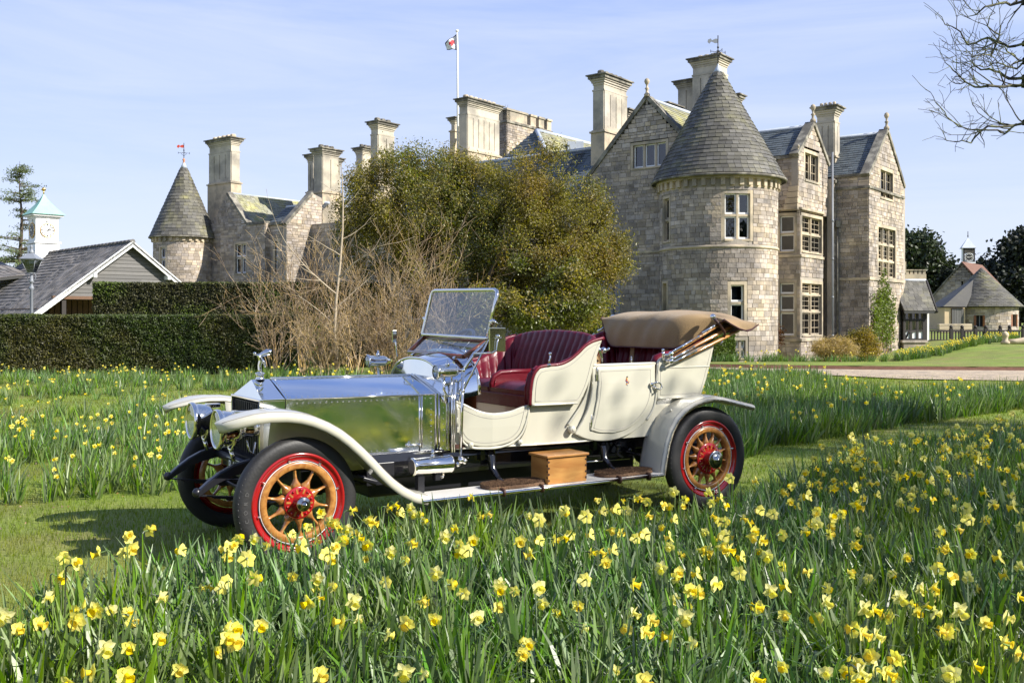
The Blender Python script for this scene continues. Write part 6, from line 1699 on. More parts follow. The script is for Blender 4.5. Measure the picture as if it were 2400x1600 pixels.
# ---------------- chassis, springs, axles
for sd_ in (-1, 1):
    m = MB()
    m.add([(x, sd_ * b, z) for b in (.37, .43) for x, z in ((.25, .52), (4.05, .52), (4.05, .64), (.25, .64))], [(0, 1, 2, 3), (7, 6, 5, 4), (0, 4, 5, 1), (1, 5, 6, 2), (2, 6, 7, 3), (3, 7, 4, 0)])
    m.build('frame_rail', MT['frame_black'], car, bevel=.004)
    # dumb iron: a tapering curved horn
    C_ = [(-.560, .485), (-.50, .535), (-.42, .590), (-.33, .632), (-.22, .660), (-.08, .672), (.08, .660), (.27, .635)]
    hh = [.022, .028, .034, .038, .042, .046, .05, .052]
    rows = [[(x + .3 * h_ * 0, sd_ * b, z + dz * h_) for b, dz in ((.375, -1.6), (.375, 0.15), (.385, .35), (.425, .35), (.435, .15), (.435, -1.6))] for (x, z), h_ in zip(C_, hh)]
    m = MB(); m.grid(rows, close=True, smooth=False); m.add(rows[0], [tuple(range(6))]); m.build('dumb_iron', MT['frame_black'], car, bevel=.003)
    m = MB(); m.sphere((-.565, sd_ * .405, .478), .032, 10, (1, 1, 1)); m.build('shackle', MT['frame_black'], car)
    # front leaf spring, leaves of falling length
    for k in range(5):
        l0, l1 = -.55 + k * .09, .60 - k * .10; z0 = .44
        pts = []
        for i in range(13):
            x = l0 + (l1 - l0) * i / 12; s_ = (x - .03) / .6; pts.append((x, sd_ * .405, .405 + .055 * s_ * s_ - k * .009))
        m = MB(); rows = [[(x, b - .022, z), (x, b + .022, z), (x, b + .022, z + .008), (x, b - .022, z + .008)] for x, b, z in pts]; m.grid(rows, close=True, smooth=False); m.build('spring_leaf', MT['frame_black'], car)
    # rear springs
    for k in range(5):
        m = MB(); rows = []
        for i in range(13):
            x = 2.95 + k * .09 + (1.35 - k * .19) * i / 12; s_ = (x - 3.64) / .7; z = .40 + .09 * s_ * s_ - k * .009 + .02; b = sd_ * .50; rows.append([(x, b - .025, z), (x, b + .025, z), (x, b + .025, z + .008), (x, b - .025, z + .008)])
        m.grid(rows, close=True, smooth=False); m.build('spring_leaf', MT['frame_black'], car)
m = MB(); m.tube([(0, -.66, .415), (.02, -.50, .40), (.03, -.35, .33), (.03, .35, .33), (.02, .5, .40), (0, .66, .415)], .026, 8); m.build('front_axle', MT['frame_black'], car)
m = MB(); m.tube([(-.14, -.60, .40), (-.14, .60, .40)], .014, 8); m.tube([(-.14, -.60, .40), (0, -.66, .415)], .016, 6); m.tube([(-.14, .60, .40), (0, .66, .415)], .016, 6); m.tube([(-.14, -.25, .40), (-.14, -.1, .40)], .022, 8); m.build('track_rod', MT['frame_black'], car)
m = MB(); m.tube([(-.145, -.50, .40), (-.145, -.40, .40)], .017, 8); m.build('track_rod_sleeve', MT['nickel'], car)
m = MB(); m.tube([(3.645, -.64, .43), (3.645, .64, .43)], .05, 10); m.sphere((3.645, 0, .43), .17, 14); m.build('rear_axle', MT['frame_black'], car)
m = MB(); m.tube([(-.20, -.40, .62), (-.20, .40, .62)], .03, 8); m.box((-.12, 0, .60), (.10, .78, .12)); m.build('front_crossmember', MT['frame_black'], car)
# dark underbody, sump, tank and exhaust seen under the body
m = MB(); m.box((1.9, 0, .56), (2.9, .72, .12)); m.box((.75, 0, .50), (1.1, .5, .22)); m.box((2.6, .1, .42), (1.4, .3, .12)); m.box((3.9, 0, .62), (.5, .8, .22)); m.build('underbody', MT['frame_black'], car, bevel=.02)
m = MB(); m.box((1.95, .05, .38), (2.5, .74, .15)); m.build('undertray', MT['frame_black'], car, bevel=.02)
m = MB(); rows = [[(x, -.44, .64), (x, -.455, .58), (x, -.455, .50), (x, -.44, .455)] for x in (.62, 1.35, 2.1, 3.1)]; m.grid(rows, smooth=False); o = m.build('side_apron', MT['black_paint'], car); o.modifiers.new('s', 'SOLIDIFY').thickness = .01
m = MB(); rows = [[(x, .44, .64), (x, .455, .58), (x, .455, .50), (x, .44, .455)] for x in (.62, 1.35, 2.1, 3.1)]; m.grid(rows, smooth=False); o = m.build('side_apron', MT['black_paint'], car); o.modifiers.new('s', 'SOLIDIFY').thickness = .01
for x in (1.62, 2.70):
    m = MB(); m.box((x, -.47, .575), (.13, .03, .07)); m.tube([(x + .01, -.48, .61), (x + .02, -.50, .56), (x + .02, -.52, .47), (x + .03, -.60, .40), (x + .03, -.80, .345)], [.036, .034, .028, .022, .018], 10); m.build('step_bracket', MT['black_paint'], car)
m = MB(); m.tube([(2.35, -.5, .455), (3.0, -.5, .445)], .007, 6); m.build('brake_rod', MT['nickel'], car)
m = MB(); m.tube([(2.84, -.48, .60), (2.88, -.50, .55), (2.86, -.50, .50), (2.92, -.50, .46)], .016, 7); m.sphere((2.88, -.5, .565), .028, 8); m.sphere((2.80, -.5, .585), .02, 8); m.sphere((3.0, -.5, .52), .022, 8); m.build('brake_linkage', MT['black_paint'], car)
m = MB(); m.box((.73, -.40, .50), (.22, .12, .16)); m.tube([(.60, -.40, .56), (.52, -.42, .50), (.70, -.45, .44)], .03, 8); m.build('steering_box', MT['frame_black'], car, bevel=.015)
for q, s_ in ((1.42, .009), (1.46, .009)):
    m = MB(); m.sphere((q, -.458, .565), s_, 6); m.build('apron_bolt', MT['nickel'], car)

# ---------------- running boards
for sd_ in (-1, 1):
    m = MB(); m.add([(x, sd_ * b, z) for z in (.345, .366) for x, b in ((.86, .60), (3.06, .56), (3.06, .87), (.90, .87))], [(0, 1, 2, 3), (7, 6, 5, 4), (0, 4, 5, 1), (1, 5, 6, 2), (2, 6, 7, 3), (3, 7, 4, 0)])
    rb = m.build('running_board', MT['white_board'], car)
    m = MB(); m.tube([(.86, sd_ * .875, .352), (3.05, sd_ * .875, .352)], .013, 8); m.tube([(3.055, sd_ * .87, .352), (3.06, sd_ * .56, .352)], .010, 6); m.build('edge_trim', MT['nickel'], rb)
for x in (1.52, 1.86, 2.60, 2.90):
    m = MB(); m.tube([(x, -.84, .372), (x, -.886, .370), (x, -.892, .352), (x, -.886, .334), (x, -.85, .334)], .013, 4); m.build('leather_strap', MT['strap'], car)
def coir(x, nm, lab):
    m = MB(); rows = []
    for r_, z in ((0.0, .395), (.6, .396), (.93, .393), (1.0, .380), (1.0, .369)):
        rows.append([(x + (.26 * r_ + .004 * math.sin(k * 9)) * (abs(math.cos(2 * math.pi * k / 64)) ** .8) * math.copysign(1, math.cos(2 * math.pi * k / 64)), -.735 + (.118 * r_ + .003 * math.sin(k * 7)) * (abs(math.sin(2 * math.pi * k / 64)) ** .55) * math.copysign(1, math.sin(2 * math.pi * k / 64)), z) for k in range(64)])
    m.grid(rows, close=True)
    rng = np.random.default_rng(int(x * 10)); n = 5200; T_ = Matrix.Rotation(TH, 4, 'Z'); T_.translation = Vector(O_CAR)
    P = np.stack([x + rng.uniform(-.26, .26, n), -.735 + rng.uniform(-.118, .118, n), np.full(n, .395)], 1)
    ok = (np.abs((P[:, 0] - x) / .26) ** 2.5 + np.abs((P[:, 1] + .735) / .118) ** 3.4) < 1; P = P[ok]; n = len(P)
    D = rng.normal(size=(n, 3)) * .5; D[:, 2] = 1; D /= np.linalg.norm(D, axis=1)[:, None]; S = np.cross(D, rng.normal(size=(n, 3))); S /= np.linalg.norm(S, axis=1)[:, None]
    V = np.stack([P - S * .0025, P + S * .0025, P + D * .014], 1).reshape(-1, 3); k0 = len(m.v)
    m.v += [tuple(q) for q in V]; m.f += [(k0 + 3 * i, k0 + 3 * i + 1, k0 + 3 * i + 2) for i in range(n)]; m.sm += [False] * n
    o = m.build(nm, MT['mat_brown']); o.location = O_CAR; o.rotation_euler = (0, 0, TH); tag(o, lab, 'doormat', 'mats on the running board')
coir(1.69, 'doormat', 'brown coir mat on the running board in front of the wooden box')
coir(2.75, 'doormat', 'brown coir mat on the running board between the box and rear wheel')
# the dovetailed box
bxr = thing('wooden_box', tuple(Matrix.Rotation(TH, 3, 'Z') @ Vector((2.12, -.72, .366)) + Vector(O_CAR)), 'varnished dovetailed wooden box standing on the running board', 'wooden box', rotz=TH, world_children=False)
m = MB(); m.box((0, 0, .100), (.362, .235, .198)); m.build('box_body', MT['box_oak'], bxr, bevel=.003)
m = MB(); m.box((0, 0, .211), (.395, .265, .020)); m.build('lid', MT['box_oak'], bxr, bevel=.006, seg=3)
m = MB(); m.box((0, 0, .2), (.366, .239, .005)); m.build('lid_gap', MT['strap'], bxr)
for sx in (-1, 1):
    for k in range(4):
        m = MB(); z = .03 + k * .047; m.add([(sx * .1815 + dx, -.1185 - e_, z + dz) for e_ in (0, .0012) for dx, dz in ((0, -.010), (-sx * .016, -.006), (-sx * .016, .006), (0, .010))], [(0, 1, 2, 3), (7, 6, 5, 4), (0, 4, 5, 1), (1, 5, 6, 2), (2, 6, 7, 3), (3, 7, 4, 0)]); m.build('dovetail', MT['strap'], bxr)
    for k in range(4):
        m = MB(); z = .052 + k * .045; m.box((sx * .1818, -.108, z), (.0016, .018, .014)); m.build('dovetail', MT['strap'], bxr)

# ---------------- radiator, bonnet
def shell(front, back, name, mt, close_front=False, parent=car):
    m = MB(); m.grid([front, back], smooth=False); return m.build(name, MT[mt], parent)
RW = .335; RZ0, RS, RP = .60, 1.062, 1.186
def outline(hw, zs, zp, zb, x): return [(x, -hw, zb), (x, -hw, zs), (x, 0, zp), (x, hw, zs), (x, hw, zb)]
rs = MB()
# radiator shell: sides, roof, pediment
xf, xb = -.105, .058
rs.add([(xf, -RW, RZ0), (xb, -RW, RZ0), (xb, -RW, RS), (xf, -RW, RS)], [(0, 1, 2, 3)]); rs.add([(xf, RW, RZ0), (xb, RW, RZ0), (xb, RW, RS), (xf, RW, RS)], [(3, 2, 1, 0)])
rs.add([(xf, -RW, RS), (xb, -RW, RS), (xb, 0, RP), (xf + .03, 0, RP)], [(0, 1, 2, 3)]); rs.add([(xf, RW, RS), (xb, RW, RS), (xb, 0, RP), (xf + .03, 0, RP)], [(3, 2, 1, 0)])
rs.add([(xf, -RW, RS), (xf + .03, 0, RP), (xf, RW, RS)], [(0, 1, 2)])
rs.add([(xb, -RW, RZ0), (xb, RW, RZ0), (xb, RW, RS), (xb, 0, RP), (xb, -RW, RS)], [(0, 1, 2, 3, 4)])
rad_o = rs.build('radiator_shell', MT['polished_aluminium'], car)
m = MB(); m.box((xf - .004, 0, RS - .006), (.03, RW * 2 + .012, .016)); 
for sd_ in (-1, 1): m.box((xf - .004, sd_ * (RW - .006), (RZ0 + RS - .012) / 2), (.03, .018, RS - RZ0 - .012)); m.box(((xf + xb) / 2, sd_ * (RW + .003), RS - .004), (xb - xf, .012, .016))
m.build('radiator_edge', MT['nickel'], rad_o, bevel=.003)
m = MB(); m.box((xf + .012, 0, (RZ0 + RS) / 2 - .01), (.02, RW * 2 - .03, RS - RZ0 - .04)); m.build('radiator_core', MT['radiator_core'], rad_o)
for k in range(13):
    y = -RW + .03 + (RW * 2 - .06) * k / 12
    m = MB(); m.box((xf - .0, y, (RZ0 + RS) / 2 - .01), (.008, .006, RS - RZ0 - .05)); m.build('radiator_slat', MT['frame_black'], rad_o)
# bonnet: two upper panels hinged on the centre line, two side panels
x0, x1 = .062, 1.19
w0, w1 = .340, .425; s0_, s1_ = 1.064, 1.060; p0_, p1_ = 1.187, 1.178; zb0_, zb1_ = .64, .625
for sd_ in (-1, 1):
    m = MB(); n_ = 10; rows = []
    for i in range(n_ + 1):
        f_ = i / n_; x = x0 + (x1 - x0) * f_; w_ = w0 + (w1 - w0) * f_; zs_ = s0_ + (s1_ - s0_) * f_; zp_ = p0_ + (p1_ - p0_) * f_
        rows.append([(x, sd_ * (w_ * (1 - g_)), zs_ + (zp_ - zs_) * g_ + .006 * math.sin(math.pi * g_)) for g_ in np.linspace(.012, .99, 9)])
    m.grid(rows); o = m.build('bonnet_top', MT['polished_aluminium'], car)
    m = MB(); 
    rows = []
    for i in range(n_ + 1):
        f_ = i / n_; x = x0 + (x1 - .13 - x0) * f_; q = (x - x0) / (x1 - x0); w_ = w0 + (w1 - w0) * q; zs_ = s0_ + (s1_ - s0_) * q; zl_ = zb0_ + (zb1_ - zb0_) * q
        rows.append([(x, sd_ * (w_ + .004 * math.sin(math.pi * g_) + .002 * math.sin(9 * x)), zl_ + (zs_ - .010 - zl_) * g_) for g_ in np.linspace(0, 1, 9)])
    m.grid(rows); m.build('bonnet_side', MT['brushed_aluminium'], car)
    m = MB(); rows = []
    for x in (x1 - .118, x1):
        q = (x - x0) / (x1 - x0); w_ = w0 + (w1 - w0) * q; rows.append([(x, sd_ * w_, zb1_), (x, sd_ * w_, s1_ - .01)])
    m.grid(rows, smooth=False); m.build('bonnet_rear_panel', MT['brushed_aluminium'], car)
    for xx in (x1 - .125, x1 - .105):
        q = (xx - x0) / (x1 - x0); w_ = w0 + (w1 - w0) * q; m = MB(); m.tube([(xx, sd_ * (w_ + .004), .66), (xx, sd_ * (w_ + .004), s1_ - .01)], .006, 6); m.build('bonnet_bead', MT['nickel'], car)
    m = MB(); m.tube([(x0, sd_ * (w0 + .003), s0_ - .003), (x1, sd_ * (w1 + .003), s1_ - .003)], .007, 8); m.build('hinge', MT['nickel'], car)
    # strap where bonnet meets scuttle
    m = MB(); ol = [(-1 * 0, 0)]
    for xx, ww in ((x1 + .006, .012), (x1 + .034, .016)):
        m.tube([(xx, sd_ * (w1 + .006), .62), (xx, sd_ * (w1 + .006), s1_), (xx, sd_ * .02, p1_ + .006)], ww * .6, 6)
    m.build('bonnet_strap', MT['nickel'], car)
    m = MB(); rows = [[(x1 + .02, sd_ * w1, .62), (x1 + .02, sd_ * (w1 - .0), s1_), (x1 + .02, 0, p1_)], [(1.30, sd_ * .455, .63), (1.30, sd_ * .455, 1.075), (1.30, 0, 1.19)]]
    m.grid(rows, smooth=False); m.build('scuttle_side', MT['polished_aluminium'], car)
    # rivets
    m = MB(); rvt = []
    for i in range(26): 
        f_ = (i + .5) / 26; x = x0 + .015 + (x1 - x0 - .03) * f_; q = (x - x0) / (x1 - x0); w_ = w0 + (w1 - w0) * q
        rvt.append((x, sd_ * (w_ + .003), s0_ - .035)); rvt.append((x, sd_ * (w_ * .955), s0_ + .012)); rvt.append((x, sd_ * (w_ * .06), p0_ + (p1_ - p0_) * q - .005)); rvt.append((x, sd_ * (w_ + .003), .66))
    for i in range(8): rvt.append((x0 + .022, sd_ * w0 * (.93 - .112 * i), s0_ + (p0_ - s0_) * (.07 + .115 * i) + .006)); rvt.append((x0 + .014, sd_ * (w0 + .004), 1.02 - i * .045))
    for i in range(10): rvt.append((x1 - .03, sd_ * (w1 + .003), 1.03 - i * .042)); rvt.append((1.255, sd_ * .445, 1.04 - i * .042)); rvt.append((1.285, sd_ * .454, 1.02 - i * .042))
    for p in rvt: m.sphere(p, .0048, 6)
    o = m.build('rivets', MT['nickel'], car); tag(o, kind='stuff')
m = MB(); m.tube([(x0, 0, p0_ + .004), (x1, 0, p1_ + .004)], .008, 8); m.build('centre_hinge', MT['nickel'], car)
m = MB(); m.tube([(1.08, -.13, 1.152), (1.08, -.14, 1.172), (1.12, -.19, 1.158), (1.12, -.20, 1.140)], .006, 6); m.build('bonnet_handle', MT['nickel'], car)
m = MB(); m.tube([(.97, -.43, .685), (1.06, -.435, .685)], .006, 6); m.sphere((.97, -.43, .685), .013, 8); m.sphere((1.06, -.435, .685), .013, 8); m.build('bonnet_catch', MT['nickel'], car)
m = MB(); m.tube([(x0 + .5, -.40, .632), (1.31, -.462, .622)], .008, 6); m.build('lower_ledge', MT['nickel'], car)
# radiator cap and its leaning winged figure
m = MB(); m.lathe([(.034, 0), (.036, .004), (.030, .01), (.028, .034), (.034, .038), (.036, .046), (.028, .052)], Matrix.Translation((-.012, 0, 1.184)), 20); m.build('radiator_cap', MT['nickel'], car)
m = MB(); m.tube([(-.012, 0, 1.232), (-.014, 0, 1.255), (-.016, 0, 1.285), (-.008, 0, 1.315), (-.010, 0, 1.340), (-.022, 0, 1.358), (-.034, 0, 1.366)], [.020, .014, .0135, .016, .015, .012, .005], 10)
m.sphere((-.050, 0, 1.372), .0125, 10); m.tube([(-.03, 0, 1.360), (-.045, 0, 1.368)], .006, 6)
for s_ in (-1, 1):
    W_ = [[(-.026, s_ * .006, 1.362), (-.020, s_ * .006, 1.350)], [(.010, s_ * .022, 1.385), (.008, s_ * .026, 1.350)], [(.045, s_ * .030, 1.404), (.040, s_ * .036, 1.362)], [(.066, s_ * .030, 1.400), (.058, s_ * .036, 1.370)]]
    m.grid([[(x, y, z), (x2, y2, z2), (x2, y2 - s_ * .006, z2), (x, y - s_ * .006, z)] for (x, y, z), (x2, y2, z2) in W_], close=True)
m.tube([(.0, 0, 1.33), (.02, 0, 1.30), (.028, 0, 1.27)], [.012, .010, .004], 6)
m.build('bonnet_figure', MT['nickel'], car)

# ---------------- scuttle: polished cowl between bonnet and windscreen
def arch(x, hw, zs_, zt, n=21, k=2.4):
    out = []
    for i in range(n):
        t = math.pi * i / (n - 1); c_, s_ = math.cos(t), math.sin(t)
        out.append((x, -hw * math.copysign(abs(c_) ** (2 / k), c_), zs_ + (zt - zs_) * abs(s_) ** (2 / k)))
    return out
A0_ = [(1.222, .432 * t, 1.062 + (1.182 - 1.062) * (1 - abs(t))) for t in np.linspace(-1, 1, 21)]; A1_ = arch(1.24, .50, .99, 1.315, k=2.4); A2_ = arch(1.37, .535, 1.02, 1.345, k=2.5); A3_ = arch(1.50, .56, 1.05, 1.375, k=2.6)
m = MB(); m.grid([A0_, A1_]); m.build('scuttle_front', MT['polished_aluminium'], car)
m = MB(); m.grid([A1_, A2_, A3_]); m.build('scuttle_top', MT['polished_aluminium'], car)
m = MB(); m.tube(A1_, .011, 8); m.tube(A3_, .013, 8); m.build('scuttle_bead', MT['nickel'], car)
m = MB(); m.add([(1.49, -.53, .70), (1.49, .53, .70), (1.49, .53, 1.2), (1.49, .42, 1.34), (1.49, -.42, 1.34), (1.49, -.53, 1.2)], [(0, 1, 2, 3, 4, 5)]); m.build('dashboard', MT['screen_wood'], car)
# small sloping screen in a wooden frame, then the tall screen
def quadframe(P, r, name, mt, parent, n=6):
    m = MB(); P = [Vector(p) for p in P]
    for a, b in zip(P, P[1:] + P[:1]): m.tube([a, b], r, n)
    return m.build(name, MT[mt], parent)
Q = [(1.415, -.47, 1.335), (1.415, .47, 1.345), (1.575, .49, 1.470), (1.605, -.49, 1.452)]
sc = quadframe(Q, .019, 'lower_screen', 'screen_wood', car)
m = MB(); m.add(Q, [(0, 1, 2, 3)]); m.build('glass', MT['screen_glass'], sc)
for k in range(4):
    m = MB(); y = -.36 + k * .24; m.box((1.405, y, 1.335), (.05, .035, .012), Matrix.Rotation(-.7, 3, 'Y')); m.build('screen_clip', MT['nickel'], sc)
U = [(1.600, -.505, 1.472), (1.560, .505, 1.490), (1.655, .505, 1.865), (1.700, -.505, 1.848)]
Uc = []
for i in range(4):      # rounded upper corners
    p, q, r_ = Vector(U[i - 1]), Vector(U[i]), Vector(U[(i + 1) % 4])
    rr_c = .05 if i >= 2 else .012
    a = q + (p - q).normalized() * rr_c; b = q + (r_ - q).normalized() * rr_c
    Uc += [a, (a + b) / 2 * .5 + q * .5, b]
m = MB(); m.tube(Uc + [Uc[0]], .0155, 8); ws = m.build('windscreen', MT['nickel'], car)
m = MB(); m.add(Uc, [tuple(range(len(Uc)))]); m.build('glass', MT['screen_glass'], ws)
for sd_, x, z in ((-1, 1.625, 1.60), (1, 1.60, 1.62)):
    m = MB(); m.tube([(x, sd_ * .515, z), (x - .0, sd_ * .56, z + .01), (x + .03, sd_ * .575, z - .02)], [.016, .013, .008], 8); m.sphere((x, sd_ * .535, z), .022, 10); m.build('screen_pivot', MT['nickel'], ws)
# stays and uprights
m = MB()
for y in (-.555,):
    m.tube([(1.265, y, .63), (1.265, y, 1.17)], .008, 8); m.tube([(1.285, y - .0, .63), (1.285, y, 1.17)], .008, 8)
m.build('grab_pipes', MT['nickel'], car)
m = MB(); m.tube([(1.315, -.60, .60), (1.335, -.60, 1.24)], .0125, 10); m.sphere((1.336, -.60, 1.24), .018, 8); m.sphere((1.333, -.60, 1.085), .018, 8); m.build('screen_upright', MT['nickel'], car)
m = MB(); m.tube([(1.335, -.60, 1.085), (1.515, -.58, 1.375), (1.60, -.52, 1.46)], .008, 8); m.tube([(1.336, -.60, 1.235), (1.45, -.56, 1.36), (1.60, -.515, 1.455)], .013, 8); m.tube([(1.30, -.60, 1.00), (1.345, -.60, 1.14)], .006, 6); m.build('screen_stay', MT['nickel'], car)
m = MB(); m.tube([(1.315, -.60, .60), (1.31, -.60, .57)], .022, 8); m.sphere((1.305, -.62, .575), .027, 10); m.sphere((1.335, -.62, .565), .024, 10); m.sphere((1.285, -.61, .545), .020, 8); m.build('stay_foot', MT['nickel'], car)
# ---------------- lamps
def bezel_lamp(x, y, z, r, ln, name, tail=True):
    A = Matrix.Translation((x, y, z)) @ Matrix.Rotation(R(-90), 4, 'Y')      # h axis -> -x (forward)
    m = MB(); m.lathe([(r * .25, -ln), (r * .45, -ln * .97), (r * .52, -ln * .8), (r * .50, -ln * .62), (r * .62, -ln * .52), (r * .92, -ln * .38), (r * .98, -ln * .1), (r * 1.0, -.01), (r * 1.07, -.004), (r * 1.09, .01), (r * 1.07, .024), (r * .99, .028), (r * .95, .018)], A, 40, cap=False)
    lo = m.build(name, MT['nickel'], car)
    m = MB(); m.lathe([(r * .95, .015), (r * .6, -.02), (r * .25, -.05), (.001, -.06)], A, 32, cap=False); m.build('reflector', MT['nickel'], lo)
    m = MB(); m.lathe([(r * .95, .018), (r * .7, .028), (r * .3, .034), (.001, .036)], A, 32, cap=False); m.build('lens', MT['lamp_glass'], lo)
    return lo
for y in (-.335, .335):
    lo = bezel_lamp(-.40, y, .878, .126, .27, 'headlamp')
    m = MB(); m.tube([(-.32, y - .09, .88), (-.32, y - .095, .80), (-.32, y - .03, .735), (-.32, y + .03, .735), (-.32, y + .095, .80), (-.32, y + .09, .88)], .011, 8); m.tube([(-.32, y, .735), (-.30, y, .66)], .014, 8); m.build('headlamp_fork', MT['nickel'], lo)
    m = MB(); m.box((-.26, y, .985), (.10, .07, .03)); m.build('lamp_vent', MT['nickel'], lo, bevel=.006); m = MB(); m.tube([(-.22, y - .02, .80), (-.20, y - .02, .72), (-.17, y - .02, .70), (-.16, y - .02, .78)], .007, 6); m.build('gas_pipe', MT['nickel'], lo)
def side_lamp(x, y, z):
    A = Matrix.Translation((x, y, z)) @ Matrix.Rotation(R(-90), 4, 'Y'); r = .044
    m = MB(); m.lathe([(.014, -.20), (.020, -.195), (.028, -.17), (.036, -.165), (.042, -.14), (.042, -.06), (.046, -.05), (.050, -.01), (.056, -.004), (.056, .008), (.050, .012)], A, 28, cap=False); lo = m.build('side_lamp', MT['nickel'], car)
    m = MB(); m.lathe([(.050, .006), (.03, .014), (.001, .018)], A, 24, cap=False); m.build('lens', MT['lamp_glass'], lo)
    m = MB(); m.lathe([(.018, 0), (.018, .02), (.010, .026), (.005, .05)], Matrix.Translation((x + .09, y, z + .040)), 10); m.build('lamp_chimney', MT['nickel'], lo)
    return lo
sl_n = side_lamp(1.135, -.56, 1.232); sl_f = side_lamp(1.10, .60, 1.270)
m = MB(); m.tube([(1.20, -.555, 1.19), (1.195, -.555, 1.10), (1.22, -.56, 1.055), (1.25, -.56, 1.05), (1.262, -.557, 1.09), (1.262, -.555, 1.19)], .009, 8); m.build('lamp_bracket', MT['nickel'], sl_n)
m = MB(); m.tube([(1.19, .60, 1.23), (1.19, .58, 1.10), (1.26, .50, 1.05)], .009, 8); m.build('lamp_bracket', MT['nickel'], sl_f)
# mirrors
m = MB(); m.add([(1.505, -.70, 1.378), (1.648, -.70, 1.376), (1.648, -.70, 1.556), (1.505, -.70, 1.558)] + [(1.505, -.685, 1.378), (1.648, -.685, 1.376), (1.648, -.685, 1.556), (1.505, -.685, 1.558)], [(0, 1, 2, 3), (7, 6, 5, 4), (0, 4, 5, 1), (1, 5, 6, 2), (2, 6, 7, 3), (3, 7, 4, 0)])
mi = m.build('mirror', MT['mirror_back'], car, bevel=.006, seg=3); mi.rotation_euler = (0, 0, 0)
m = MB(); m.tube([(1.575, -.708, 1.478), (1.565, -.715, 1.45), (1.56, -.712, 1.385), (1.53, -.70, 1.37), (1.44, -.58, 1.362)], .007, 8); m.tube([(1.545, -.708, 1.476), (1.605, -.708, 1.482)], .005, 6); m.sphere((1.575, -.708, 1.492), .016, 8); m.build('mirror_arm', MT['nickel'], mi)
m = MB(); m.tube([(1.392, .65, 1.30), (1.375, .65, 1.43)], .008, 8); m.box((1.365, .65, 1.475), (.04, .012, .10)); m.build('far_mirror', MT['nickel'], car, bevel=.004)

# ---------------- body
def bw(a): return float(np.interp(a, [1.2, 1.35, 1.6, 1.95, 2.6, 3.2, 3.85], [.47, .515, .565, .60, .625, .63, .61]))
def panel(name, poly, boff, thick, mt='cream_paint', parent=car, bulge=0.0, bev=.006, sides=(-1, 1), lines=0.022, step=.10, follow=True, base=None):
    """a panel cut to outline (x, z), set off from the body side by boff, with rounded edges and a gentle bulge"""
    out = []
    zlo = min(p[1] for p in poly); zhi = max(p[1] for p in poly); xlo = min(p[0] for p in poly); xhi = max(p[0] for p in poly)
    for sd_ in sides:
        bm = bmesh.new(); vs_ = [bm.verts.new((x, 0, z)) for x, z in poly]; f = bm.faces.new(vs_)
        r_ = bmesh.ops.extrude_face_region(bm, geom=[f]); nv = [v for v in r_['geom'] if isinstance(v, bmesh.types.BMVert)]
        for v in nv: v.co.y += thick        # the copy moves outwards (+y); mirrored below
        if bev:
            fe = [e for e in bm.edges if all(abs(v.co.y - thick) < 1e-6 for v in e.verts)]
            bmesh.ops.bevel(bm, geom=fe, offset=bev, segments=3, affect='EDGES', profile=.5, clamp_overlap=True)
        for q in np.arange(math.ceil(xlo / step) * step, xhi, step): bmesh.ops.bisect_plane(bm, geom=bm.verts[:] + bm.edges[:] + bm.faces[:], plane_co=(q + .0007, 0, 0), plane_no=(1, 0, 0))
        for q in np.arange(math.ceil(zlo / step) * step, zhi, step): bmesh.ops.bisect_plane(bm, geom=bm.verts[:] + bm.edges[:] + bm.faces[:], plane_co=(0, 0, q + .0007), plane_no=(0, 0, 1))
        for v in bm.verts:
            t = (v.co.z - zlo) / (zhi - zlo); bb = (bw(v.co.x) if follow else base) + boff + bulge * math.sin(math.pi * min(1, max(0, t)))
            v.co.y = sd_ * (bb + v.co.y)
        bmesh.ops.recalc_face_normals(bm, faces=bm.faces)
        me = bpy.data.meshes.new(name); bm.to_mesh(me); bm.free()
        for p in me.polygons: p.use_smooth = False
        o = put(name, me, parent, MT[mt]); out.append(o)
        if lines and sd_ < 0:      # coach line following the outline
            n = len(poly); ins = []
            area = sum(poly[i][0] * poly[(i + 1) % n][1] - poly[(i + 1) % n][0] * poly[i][1] for i in range(n)); s_ = 1 if area > 0 else -1
            for i in range(n):
                p, q, r2 = Vector(poly[i - 1]), Vector(poly[i]), Vector(poly[(i + 1) % n]); d1_ = (q - p).normalized(); d2_ = (r2 - q).normalized()
                n1 = Vector((-d1_.y, d1_.x)) * s_; n2 = Vector((-d2_.y, d2_.x)) * s_; nn = (n1 + n2)
                if nn.length < .3: continue
                nn = nn / nn.length / max(.5, math.sqrt((1 + n1.dot(n2)) / 2)); ins.append(q + nn * lines)
            pts = []
            ins.append(ins[0])
            for a, b in zip(ins[:-1], ins[1:]):
                k = max(1, int((b - a).length / .06))
                for i in range(k):
                    q = a.lerp(b, i / k); t = (q.y - zlo) / (zhi - zlo); bb = (bw(q.x) if follow else base) + boff + bulge * math.sin(math.pi * t) + thick; pts.append((q.x, sd_ * (bb + .0004), q.y))
            pts.append(pts[0]); m = MB(); m.tube(pts, .0020, 4); m.build('coach_line', MT['pinstripe'], o)
    return out
def arc_pts(P, n=4):      # Catmull-Rom smoothing of an open outline
    P = [Vector(p) for p in P]; out = []
    for i in range(len(P) - 1):
        p0, p1, p2, p3 = P[max(i - 1, 0)], P[i], P[i + 1], P[min(i + 2, len(P) - 1)]
        for k in range(n):
            t = k / n; out.append(.5 * ((2 * p1) + (p2 - p0) * t + (2 * p0 - 5 * p1 + 4 * p2 - p3) * t * t + (3 * p1 - p0 - 3 * p2 + p3) * t ** 3))
    out.append(P[-1]); return [(p.x, p.y) for p in out]
